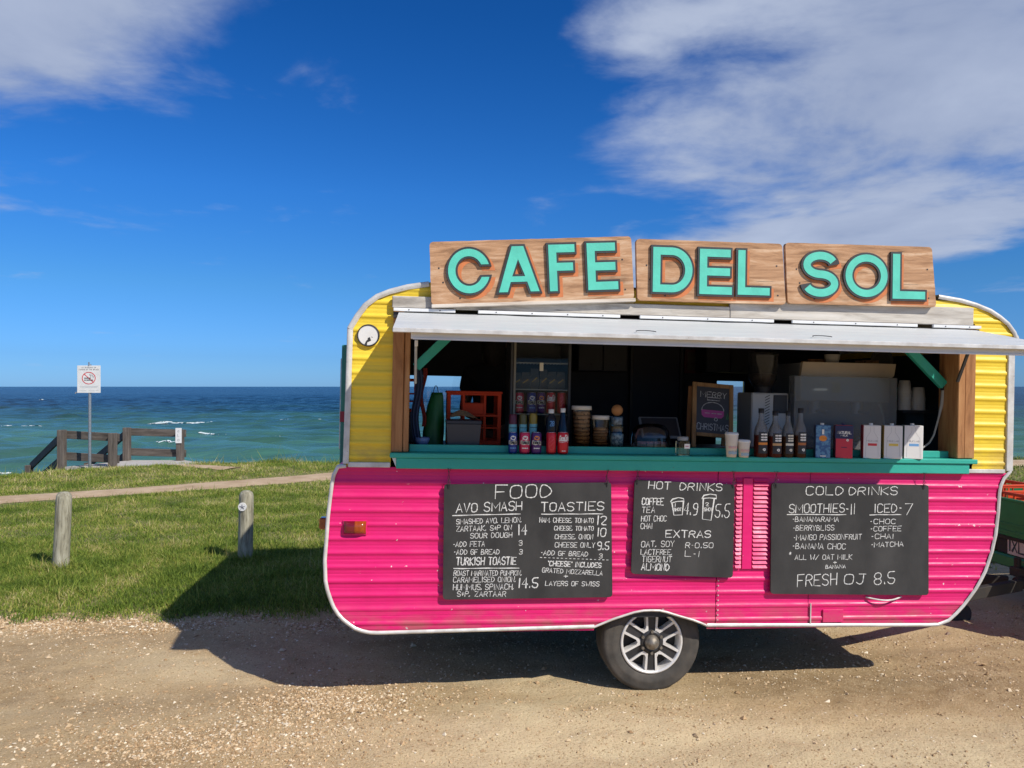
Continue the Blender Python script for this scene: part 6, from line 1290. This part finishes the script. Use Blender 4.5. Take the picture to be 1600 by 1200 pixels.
for z in shz:
    mb = MB(); mb.box(-fw / 2 + .019, fw / 2 - .019, .02, .028, z - .008, z, .001)
    for k in range(16): x = -fw / 2 + .025 + (fw - .05) * k / 15; mb.cyl((x, .028, z - .002), (x, .28, z - .002), .0018, n=5)
    mb.build('wire_shelf', mat('shelf_grey', (.26, .25, .22), rough=.4), fr)
mb = MB(); mb.box(-fw / 2 + .02, fw / 2 - .02, .004, .008, .031, fh - .032); mb.build('glass_door', glass('fridge_glass', (.9, .92, .92), 0, ior=1.22), fr)
mb = MB(); mb.box(-fw / 2 + .0195, -fw / 2 + .034, -.004, .012, .031, fh - .032, .002); mb.build('door_edge', mat('door_grey', (.18, .17, .14), rough=.4), fr)
mb = MB(); z = (-0.6386, 0.33, 1.8927)[2] - CI; mb.box(-.008, .014, -.004, .0035, z - .03, z + .02); mb.build('price_tag', P_cream, fr)
fa = (fq[0] + fq[1]) / 2
shb = shz[0] + CI + .0005
can('crimson can at the left end of the fridge shelf', (-0.7922, -0.7326, 1.6025, 1.7289), .38, shb, C_crim, 'k', 'cans on the fridge shelf')
can('navy blue can standing on the fridge shelf', (-0.7146, -0.654, 1.6038, 1.7305), .38, shb, C_navy, 'k', 'cans on the fridge shelf')
can('purple can with an orange picture on the fridge shelf', (-0.6524, -0.5979, 1.6048, 1.7317), .38, shb, C_purp, 'k', 'cans on the fridge shelf')
can('red cola can with white script on the fridge shelf', (-0.5927, -0.5365, 1.6059, 1.7329), .38, shb, C_red, 'c', 'cans on the fridge shelf')
can('plain red can at the right end of the fridge shelf', (-0.5245, -0.4701, 1.607, 1.7342), .38, shb, C_red, 's', 'cans on the fridge shelf')
M_pouch = mat('dim_snack_foil', (.10, .075, .06), (.05, .06, .07), scale=30, rough=.35)
for k in range(6):
    z = shz[1] + CI + .0008; x = fa - fw / 2 + .05 + k * (fw - .1) / 5
    pk = thing('snack_packet', ('first', 'second', 'third', 'fourth', 'fifth', 'sixth')[k] + ' dim snack packet from the left on the upper fridge shelf', 'packet', VAN @ Matrix.Translation((x, .40, z)) @ Matrix.Rotation(random.uniform(-.3, .3), 4, 'Z'), 'snack packets in the fridge')
    mb = MB(); hh = random.uniform(.09, .13); mb.add([(-.026, 0, 0), (.026, 0, 0), (.028, -.014, hh * .5), (-.028, -.014, hh * .5), (.024, 0, hh), (-.024, 0, hh), (.028, .014, hh * .5), (-.028, .014, hh * .5)], [(0, 1, 2, 3), (3, 2, 4, 5), (0, 7, 6, 1), (7, 5, 4, 6), (1, 6, 4, 2), (0, 3, 5, 7)]); pk2 = mb.build('packet', M_pouch, pk)
    mb = MB(); ribbons(mb, [[(-.015, hh * .35), (.014, hh * .55)]], -.0155, .006); mb.build('printed_mark', P_gold, pk)
# cupboards on the rear wall
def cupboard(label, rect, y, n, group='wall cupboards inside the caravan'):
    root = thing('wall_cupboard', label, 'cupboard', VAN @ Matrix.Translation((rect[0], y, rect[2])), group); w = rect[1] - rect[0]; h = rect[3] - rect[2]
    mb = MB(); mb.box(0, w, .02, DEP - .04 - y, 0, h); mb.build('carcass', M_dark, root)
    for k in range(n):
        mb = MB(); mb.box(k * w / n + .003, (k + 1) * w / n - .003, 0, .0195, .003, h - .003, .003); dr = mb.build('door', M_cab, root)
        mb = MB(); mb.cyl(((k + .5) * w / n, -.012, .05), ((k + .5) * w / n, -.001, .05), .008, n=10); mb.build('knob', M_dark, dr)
cupboard('dim grey wall cupboard above the biscuit jars', (-0.1318, 0.2726, 1.9058, 2.2153), 1.75, 2)
cupboard('dim wall cupboard above the sandwich board', (0.9305, 1.3442, 1.9197, 2.2453), 1.75, 2)
dq = (0.3594, 0.82, 0.9486, 2.1658); dr_ = thing('inner_door', 'dark interior door in the back wall behind the cake dome', 'door', VAN @ Matrix.Translation((dq[0], 2.0, .5))); dw = dq[1] - dq[0]; dh = dq[3] - .5
mb = MB(); mb.box(.03, dw - .03, .005, .04, 0, dh - .03, .003); mb.build('leaf', M_navy, dr_)
for x0, x1, z0, z1 in ((0, .029, 0, dh), (dw - .029, dw, 0, dh), (.0295, dw - .0295, dh - .029, dh)):
    mb = MB(); mb.box(x0, x1, -.01, .04, z0, z1, .003); mb.build('door_frame', M_cab, dr_)
fq2 = (0.8383, 0.9998, 1.9129, 2.1181); pf = thing('framed_notice', 'dim red framed notice on the back wall', 'picture', VAN @ Matrix.Translation((fq2[0], 2.02, fq2[2]))); w = fq2[1] - fq2[0]; h = fq2[3] - fq2[2]
mb = MB(); mb.box(0, w, 0, .018, 0, h, .002); mb.build('frame', mat('dull_red_frame', (.07, .008, .01), rough=.5), pf); mb = MB(); mb.box(w * .15, w * .85, -.002, -.0005, h * .12, h * .88); mb.build('print', mat('dim_notice', (.035, .02, .016), (.06, .05, .03), scale=20), pf)
# coffee grinder
cg, w, h = put('coffee_grinder', 'white coffee grinder with a clear bean hopper behind the syrups', 'grinder', (0.7459, 0.9998, 1.427, 2.0214), .42, 'I')
zb_ = (0.8739, 0.42, 1.7572)[2] - CI; wb = w * .98
mb = MB(); mb.box(-wb / 2, wb / 2, .0, .24, .0, zb_, .008); gbod = mb.build('body', mat('grinder_white', (.50, .49, .47), rough=.4), cg)
mb = MB(); mb.box(.02, wb / 2 - .012, -.006, -.0005, zb_ - .13, zb_ - .012, .004); mb.build('control_panel', P_blk, gbod)
mb = MB()
for k in range(11): z = zb_ - .03 - k * .018; mb.bar((-.035, -.001, z), (-.004, -.001, z + .016), .004, .003, (0, 1, 0), ch=0)
mb.build('vent_slots', P_blk, gbod)
mb = MB(); z0 = zb_ + .04; mb.lathe([(.055, zb_), (.055, z0), (.060, z0 + .01)], 24, cx=0, cy=.12); mb.build('collar', P_blk, cg)
mb = MB(); mb.lathe([(.060, z0), (.088, z0 + .05), (.098, h - .02), (.10, h), (.001, h)], 26, cx=0, cy=.12); hp_ = mb.build('hopper', glass('smoked_hopper', (.5, .5, .5), .18, (.12, .12, .12)), cg)
mb = MB(); mb.lathe([(.055, z0 + .004), (.082, z0 + .05), (.088, z0 + .085), (.001, z0 + .092)], 22, cx=0, cy=.12); mb.build('beans', mat('coffee_beans', (.08, .03, .014), (.14, .06, .03), scale=110, rough=.5), hp_)
# coffee machine with splash screen
cm = thing('coffee_machine', 'large coffee machine with cream top behind a clear splash screen', 'coffee machine', VAN @ Matrix.Translation(((1.4208, 0.45, 1.8267)[0], .45, CI)))
q = (1.0979, 1.7534, 1.4318, 1.9653); w = q[1] - q[0]; h = q[3] - CI
M_cream = mat('cream_enamel', (.50, .40, .28), (.44, .35, .25), rough=.4); M_mach = mat('machine_steel', (.30, .31, .32), rough=.35, metal=.5)
zt_ = (1.4199, 0.45, 1.8687)[2] - CI
mb = MB(); mb.prism([[(-w / 2 + .012, h), (w / 2, h), (w / 2 - .012, zt_ + .02), (w / 2 - .03, zt_), (-w / 2 - .004, zt_), (-w / 2, zt_ + .02)]], .0, .03); mb.build('cream_hood', M_cream, cm)
mb = MB(); mb.box(-w / 2 + .01, w / 2 - .01, .031, .46, zt_ - .16, h - .004, .006); mb.build('boiler_housing', M_mach, cm)
mb = MB(); mb.box(-w / 2 + .02, w / 2 - .02, .25, .46, .05, zt_ - .161, .004); mb.build('back_panel', mat('machine_dark', (.07, .075, .08), rough=.4), cm)
mb = MB(); mb.box(-w / 2 + .01, w / 2 - .01, .031, .46, .0, .049, .004); mb.build('drip_tray', M_mach, cm)
for x in (-.16, .14):
    mb = MB(); mb.cyl((x, .14, zt_ - .24), (x, .14, zt_ - .161), .036, n=20); gh = mb.build('group_head', M_steel, cm)
    mb = MB(); mb.tube([(x, .11, zt_ - .225), (x, .02, zt_ - .228), (x, -.04, zt_ - .232)], [.012, .012, .015], 10); mb.build('handle', P_blk, gh)
mb = MB(); mb.box(-.10, -.04, .0295, .0305, zt_ - .10, zt_ - .03); mb.build('display', mat('dull_display', (.42, .38, .24), rough=.4), cm)
mb = MB(); mb.tube([(w / 2 - .05, .10, zt_ - .17), (w / 2 - .05, .05, zt_ - .25), (w / 2 - .045, .04, .12)], .006, 8); mb.build('steam_wand', M_steel, cm)
ss = thing('splash_screen', 'clear acrylic splash screen in front of the coffee machine', 'screen', VAN @ Matrix.Translation(((1.3543, 0.36, 1.7219)[0], .36, CI)))
q = (1.0108, 1.7057, 1.4376, 1.8703); w2s = q[1] - q[0]; hs_ = q[3] - CI
mb = MB(); mb.box(-w2s / 2, w2s / 2, 0, .005, 0, hs_, .001); mb.build('front_sheet', M_acryl, ss)
for s_ in (-1, 1): mb = MB(); mb.box(s_ * (w2s / 2 - .005), s_ * w2s / 2, .0055, .08, 0, hs_, .001); mb.build('side_sheet', M_acryl, ss)
topz = CI + h
def low_cup(label, px, r, hh, mt, b=.60):
    t = thing('cup_stack', label, 'cups', VAN @ Matrix.Translation((px, b, topz))); mb = MB(); mb.lathe([(.001, .002), (r * .8, 0), (r, hh), (r * .92, hh), (.001, hh * .8)], 22); mb.build('cup', mt, t)
low_cup('cream lid stack on top of the coffee machine', (1.3841, 0.6, 1.9994)[0], .052, .06, M_jarlid); 
tr2 = thing('wooden_tray', 'flat brown tray lying on the coffee machine', 'tray', VAN @ Matrix.Translation(((1.3254, 0.66, 1.9783)[0], .72, topz))); mb = MB(); mb.box(-.075, .045, -.05, .05, 0, .02, .004); mb.build('board', M_post, tr2); mb = MB(); mb.box(-.075, .045, -.05, -.045, .0205, .03); mb.build('rim', M_post, tr2)
tr3 = thing('cardboard_box', 'flat brown box on the right of the coffee machine top', 'box', VAN @ Matrix.Translation(((1.7041, 0.66, 1.9874)[0], .72, topz))); mb = MB(); mb.box(-.06, .06, -.05, .05, 0, .026, .003); mb.build('box', M_cookie, tr3); mb = MB(); mb.box(-.062, .062, -.052, .052, .0265, .032, .002); mb.build('lid', M_cookie, tr3)
pt = thing('round_plate', 'round grey plate standing behind the coffee machine', 'plate', VAN @ Matrix.Translation(((1.905, 0.85, 2.0213)[0], .86, topz - .05))); mb = MB(); mb.cyl((0, 0, .09), (0, .012, .09), .085, n=32); mb.build('plate', mat('dim_plate', (.10, .10, .095), rough=.5), pt); mb = MB(); mb.cyl((0, -.003, .09), (0, -.0005, .09), .06, n=28); mb.build('well', mat('dim_plate_well', (.07, .07, .066), rough=.5), pt)
# cup stacks at right on a shelf
shf = thing('side_shelf', 'dark shelf carrying stacks of paper cups at the right', 'shelf', VAN @ Matrix.Translation(((1.9349, 0.45, 1.6464)[0], .45, (1.9346, 0.45, 1.6634)[2])))
mb = MB(); mb.box(-.15, .32, -.03, .28, -.02, 0, .003); mb.build('board', M_cab, shf); mb = MB(); mb.box(.05, .07, .05, .25, -.2, -.021); mb.build('bracket', M_cab, shf)
for nm, rq in (('taller stack of upturned paper cups on the side shelf', (1.7812, 1.8669, 1.6612, 1.8586)), ('shorter stack of upturned paper cups on the side shelf', (1.8764, 1.967, 1.6629, 1.816))):
    t = thing('cup_stack', nm, 'cups', VAN @ Matrix.Translation(((rq[0] + rq[1]) / 2, .47, rq[2])), 'stacks of paper cups on the side shelf'); r = (rq[1] - rq[0]) / 2; h = rq[3] - rq[2]; n = 7
    for k in range(n):
        mb = MB(); z = k * (h - .08) / (n - 1); mb.lathe([(r, z), (r * 1.02, z + .003), (r * .98, z + .005), (r * .78, z + .08), (.001, z + .08)], 22); mb.build('cup', M_paper, t)
tp = thing('teal_panel', 'teal board on the end wall behind the cup stacks', 'panel', VAN @ Matrix.Translation(((2.3459, 0.9, 1.7639)[0], .9, (2.3466, 0.9, 1.7267)[2]))); mb = MB(); e_ = min(.14, 2.115 - (2.3459, 0.9, 1.7639)[0]); mb.box(e_ - .22, e_, 0, .015, 0, .09, .003); mb.build('board', M_teal, tp); mb = MB(); mb.box(e_ - .04, e_, .016, .5, 0, .05); mb.build('bracket', M_teal, tp)
cb = thing('cable', 'white cable hanging in a loop beside the right post', 'cable', VAN @ Matrix.Translation(((1.8601, 0.12, 1.8349)[0], .12, CI)))
mb = MB(); q0 = [(1.8525, 0.12, 1.7951), (1.8456, 0.12, 1.7156), (1.8223, 0.12, 1.6161), (1.7947, 0.12, 1.5166), (1.7662, 0.12, 1.4687), (1.7204, 0.12, 1.4364)]; o_ = ((1.8601, 0.12, 1.8349)[0], .12, CI)
mb.tube([(p[0] - o_[0], 0, p[2] - o_[2]) for p in q0], [.012, .011, .006, .006, .006, .006], 8); mb.build('cable', mat('off_white_cable', (.36, .35, .33), rough=.5), cb)
mb = MB(); mb.box(-.02, .012, -.012, .012, (1.8525, 0.12, 1.7951)[2] - CI, (1.852, 0.12, 1.8189)[2] - CI); mb.build('plug', P_blk, cb)

# ---- person in the dark interior
pq = (-0.867, 1.02, 1.7803)
ps = thing('person', 'person in dark clothes standing in the dim interior behind the red crate', 'person', VAN @ Matrix.Translation((pq[0], 1.02, .50)) @ Matrix.Rotation(R_(160), 4, 'Z'))
M_skin = mat('skin', (.30, .16, .10), (.26, .13, .08), rough=.55); M_shirt = mat('black_tshirt', (.012, .012, .013), rough=.9, bump=.2, bscale=40); M_jean = mat('dark_trousers', (.016, .018, .026), rough=.9); M_hair = mat('dark_hair', (.014, .010, .008), rough=.6, bump=.6, bscale=150, stretch=(1, 1, .1))
def skinned(name, verts, edges, material, parent, sub=2, root=0):
    me = bpy.data.meshes.new(name); me.from_pydata([v[:3] for v in verts], edges, []); o = bpy.data.objects.new(name, me); COL.objects.link(o); o.parent = parent
    md = o.modifiers.new('skin', 'SKIN'); md.use_smooth_shade = True
    if not me.skin_vertices: me.attributes.new
    for i, v in enumerate(verts):
        d = me.skin_vertices[0].data[i]; r = v[3]; d.radius = r if isinstance(r, tuple) else (r, r); d.use_root = (i == root)
    ss_ = o.modifiers.new('smooth', 'SUBSURF'); ss_.levels = sub; ss_.render_levels = sub; me.materials.append(material); return o
V_ = [(0, 0, .92, (.15, .10)), (0, .0, 1.08, (.135, .09)), (0, .0, 1.24, (.12, .075)), (0, .01, 1.345, (.075, .05)), (0, .005, 1.43, .046), (0, -.015, 1.49, (.058, .066)), (0, -.005, 1.575, (.074, .090)), (0, .0, 1.635, (.055, .066)), (0, -.105, 1.535, .013)]
E_ = [(0, 1), (1, 2), (2, 3), (3, 4), (4, 5), (5, 6), (6, 7), (6, 8)]
for s_ in (-1, 1):
    o = len(V_); V_ += [(s_ * .165, .01, 1.335, .046), (s_ * .215, .01, 1.09, .041), (s_ * .17, -.20, 1.03, .030), (s_ * .155, -.27, 1.02, (.036, .020))]
    E_ += [(3, o), (o, o + 1), (o + 1, o + 2), (o + 2, o + 3)]
    for f, (dx, ln) in enumerate(((-.026, .070), (-.009, .080), (.009, .076), (.025, .060))):
        k = len(V_); V_ += [(s_ * (.155 + dx), -.31, 1.018, .0095), (s_ * (.155 + dx * 1.1), -.31 - ln * .55, 1.008, .0088), (s_ * (.155 + dx * 1.1), -.31 - ln * .9, .990, .0078)]; E_ += [(o + 3, k), (k, k + 1), (k + 1, k + 2)]
    k = len(V_); V_ += [(s_ * (.155 - .045), -.285, 1.015, .0105), (s_ * (.155 - .060), -.325, 1.005, .009)]; E_ += [(o + 3, k), (k, k + 1)]
    o = len(V_); V_ += [(s_ * .095, .0, .84, .085), (s_ * .10, -.01, .48, .056), (s_ * .10, .02, .09, .040), (s_ * .10, -.12, .035, (.042, .026))]; E_ += [(0, o), (o, o + 1), (o + 1, o + 2), (o + 2, o + 3)]
body = skinned('body', V_, E_, M_skin, ps)
Vs = [(0, 0, .90, (.165, .115)), (0, 0, 1.08, (.150, .105)), (0, 0, 1.24, (.172, .115)), (0, .01, 1.385, (.132, .092)), (0, .005, 1.435, .064)]; Es = [(0, 1), (1, 2), (2, 3), (3, 4)]
for s_ in (-1, 1): o = len(Vs); Vs += [(s_ * .172, .01, 1.358, .070), (s_ * .20, .01, 1.20, .058)]; Es += [(3, o), (o, o + 1)]
skinned('shirt', Vs, Es, M_shirt, ps)
Vt = [(0, 0, .93, (.160, .110))]; Et = []
for s_ in (-1, 1): o = len(Vt); Vt += [(s_ * .095, .0, .84, .098), (s_ * .10, -.01, .48, .070), (s_ * .10, .02, .10, .058)]; Et += [(0, o), (o, o + 1), (o + 1, o + 2)]
skinned('trousers', Vt, Et, M_jean, ps)
mb = MB(); n = 20; rows = []
for j in range(9):
    ph = R_(-78 + 168 * j / 8)
    for i in range(n):
        t = 2 * math.pi * i / n; front = max(0, -math.sin(t)); k = 1 - .0 * front; z = 1.585 + (.106 if ph > 0 else .20) * math.sin(ph); rr = math.cos(ph) ** (1 if ph > 0 else .35)
        if front > .2 and z < 1.625: rr *= .55
        rows.append((.090 * rr * math.cos(t), .012 + .104 * rr * math.sin(t), z))
mb.add(rows, [(j * n + i, j * n + (i + 1) % n, (j + 1) * n + (i + 1) % n, (j + 1) * n + i) for j in range(8) for i in range(n)], 0, True); mb.build('hair', M_hair, ps)
for s_ in (-1, 1):
    mb = MB(); mb.lathe([(.0125 * math.cos(t), .0125 * math.sin(t)) for t in np.linspace(-1.55, 1.55, 8)], 12, M=Matrix.Translation((s_ * .031, -.078, 1.560))); mb.build('eye', P_white, ps)
    mb = MB(); mb.lathe([(.03 * math.cos(t), .03 * math.sin(t)) for t in np.linspace(-1.55, 1.55, 8)], 12, M=Matrix.Translation((s_ * .080, .01, 1.545)) @ Matrix.Scale(.35, 4, (1, 0, 0))); mb.build('ear', M_skin, ps)
mb = MB(); mb.bar((-.022, -.082, 1.492), (.022, -.082, 1.492), .006, .008, (0, 0, 1)); mb.build('mouth', mat('lips', (.22, .07, .06), rough=.5), ps)

# ================================================================ UTE AT THE RIGHT
up_ = VAN @ Vector((3.22, 1.10, 0)); UTE = Matrix.Translation((up_.x, up_.y, 0)) @ Matrix.Rotation(YAW, 4, 'Z')
M_grn = mat('dark_green_ute_paint', (.010, .17, .060), (.008, .135, .048), scale=5, rough=.38, coat=.3, spots=(.10, .07, .04), spot_lim=.70, spot_scale=20)
ut = thing('ute', 'green tray ute parked beyond the right end of the caravan', 'ute', UTE)
def upart(nm, mt, fn, parent=None): mb = MB(); fn(mb); return mb.build(nm, mt, parent or ut)
tg = upart('tailgate', M_grn, lambda m: (m.box(0, .028, -.85, .85, .61, .90, .006), m.box(-.006, -.0005, -.80, .80, .70, .715), m.box(-.006, -.0005, -.80, .80, .64, .655), m.box(-.010, .032, -.85, .85, .885, .905, .004)))
upart('latch', P_blk, lambda m: m.box(-.012, -.0005, .55, .60, .76, .79, .003), tg)
for s_ in (-1, 1): upart('side_board', M_grn, lambda m: (m.box(.03, 2.2, s_ * .85 - .014, s_ * .85 + .014, .61, .90, .006), m.box(.03, 2.2, s_ * .87 - .006, s_ * .87 + .006, .74, .76)))
upart('tray_floor', M_under, lambda m: m.box(.03, 2.2, -.835, .835, .575, .605, .003))
upart('headboard', M_grn, lambda m: m.box(2.2, 2.23, -.85, .85, .61, 1.35, .006))
bp = upart('rear_bumper', M_grn, lambda m: m.box(.02, .08, -.80, .80, .36, .455, .012))
upart('rear_valance', M_under, lambda m: m.box(.06, .085, -.80, .80, .456, .575))
pl2 = upart('number_plate', mat('plate_white', (.52, .52, .53), (.42, .42, .43), scale=12, rough=.5), lambda m: m.box(.035, .040, -.186, .186, .462, .596, .003))
def plate_txt(m):
    ribbons(m, text_strokes('1XL', (0, 0), (.15, 0), .085, .02, 0), 0, .014, lambda x, y, z: (.0338 + y, .165 - x, .490 + z))
upart('plate_lettering', mat('plate_navy', (.02, .025, .05)), plate_txt, pl2)
for s_ in (-1, 1):
    tl_ = upart('tail_light', M_redlens, lambda m: m.box(.03, .055, s_ * .52 - .13, s_ * .52 + .13, .475, .56, .006))
    upart('indicator', M_amber, lambda m: m.box(.024, .0295, s_ * .56 - .04, s_ * .56 + .04, .485, .55, .003), tl_)
    upart('chassis_rail', M_under, lambda m: m.box(.05, 4.2, s_ * .38 - .035, s_ * .38 + .035, .42, .55))
    for x in (.95, 3.75):
        wheel('wheel', ut, Matrix.Translation((x, s_ * .80, .335)) @ (Matrix.Identity(4) if s_ < 0 else Matrix.Rotation(math.pi, 4, 'Z')), .335, .20, .20)
        
upart('rear_axle', mat('rusty_axle', (.09, .05, .03), (.05, .04, .035), rough=.8), lambda m: (m.cyl((.95, -.62, .335), (.95, .62, .335), .045, n=12), m.lathe([(.001, .20), (.10, .25), (.13, .335), (.10, .42), (.001, .47)], 16, cx=.95)))
upart('tow_bar', M_under, lambda m: (m.box(-.06, .1, -.05, .05, .33, .40, .004), m.cyl((-.03, 0, .40), (-.03, 0, .47), .025, n=12)))
cabp = [(2.28, .52), (4.75, .52), (4.80, .95), (4.70, 1.03), (3.72, 1.10), (3.25, 1.66), (2.45, 1.70), (2.30, 1.62)]
upart('cab', M_grn, lambda m: m.prism([cabp], -.80, .80))
for s_ in (-1, 1): upart('side_window', mat('dark_window', (.01, .012, .014), rough=.08), lambda m: m.prism([[(2.45, 1.12), (3.55, 1.12), (3.18, 1.58), (2.48, 1.60)]], s_ * .802, s_ * .806))
upart('windscreen', mat('dark_screen', (.012, .014, .016), rough=.08), lambda m: m.add([(3.70, -.7, 1.135), (3.70, .7, 1.135), (3.28, .65, 1.635), (3.28, -.65, 1.635)], [(0, 1, 2, 3)]))
# rack rail on the far side of the tray
wr_ = upart('rack_rail', M_white, lambda m: (m.tube([(.80, .80, 1.585), (.80, .80, 1.47), (.83, .80, 1.455), (2.15, .80, 1.455)], .014, 10), m.cyl((2.0, .80, .6), (2.0, .80, 1.455), .014, n=10)))
upart('rack_board', M_grn, lambda m: m.box(.80, 2.15, .79, .81, 1.35, 1.42, .003)); upart('rack_bar', P_blk, lambda m: m.bar((.80, .80, 1.325), (2.15, .80, 1.315), .02, .022))
crate('orange red crate on the ute tray nearest the caravan', UTE @ Matrix.Translation((.24, .52, .606)), .34, .36, .375, M_crate2, 'orange crates on the ute tray')
crate('orange red crate on the ute tray at the edge of the picture', UTE @ Matrix.Translation((.24, .10, .606)), .34, .36, .335, M_crate2, 'orange crates on the ute tray')
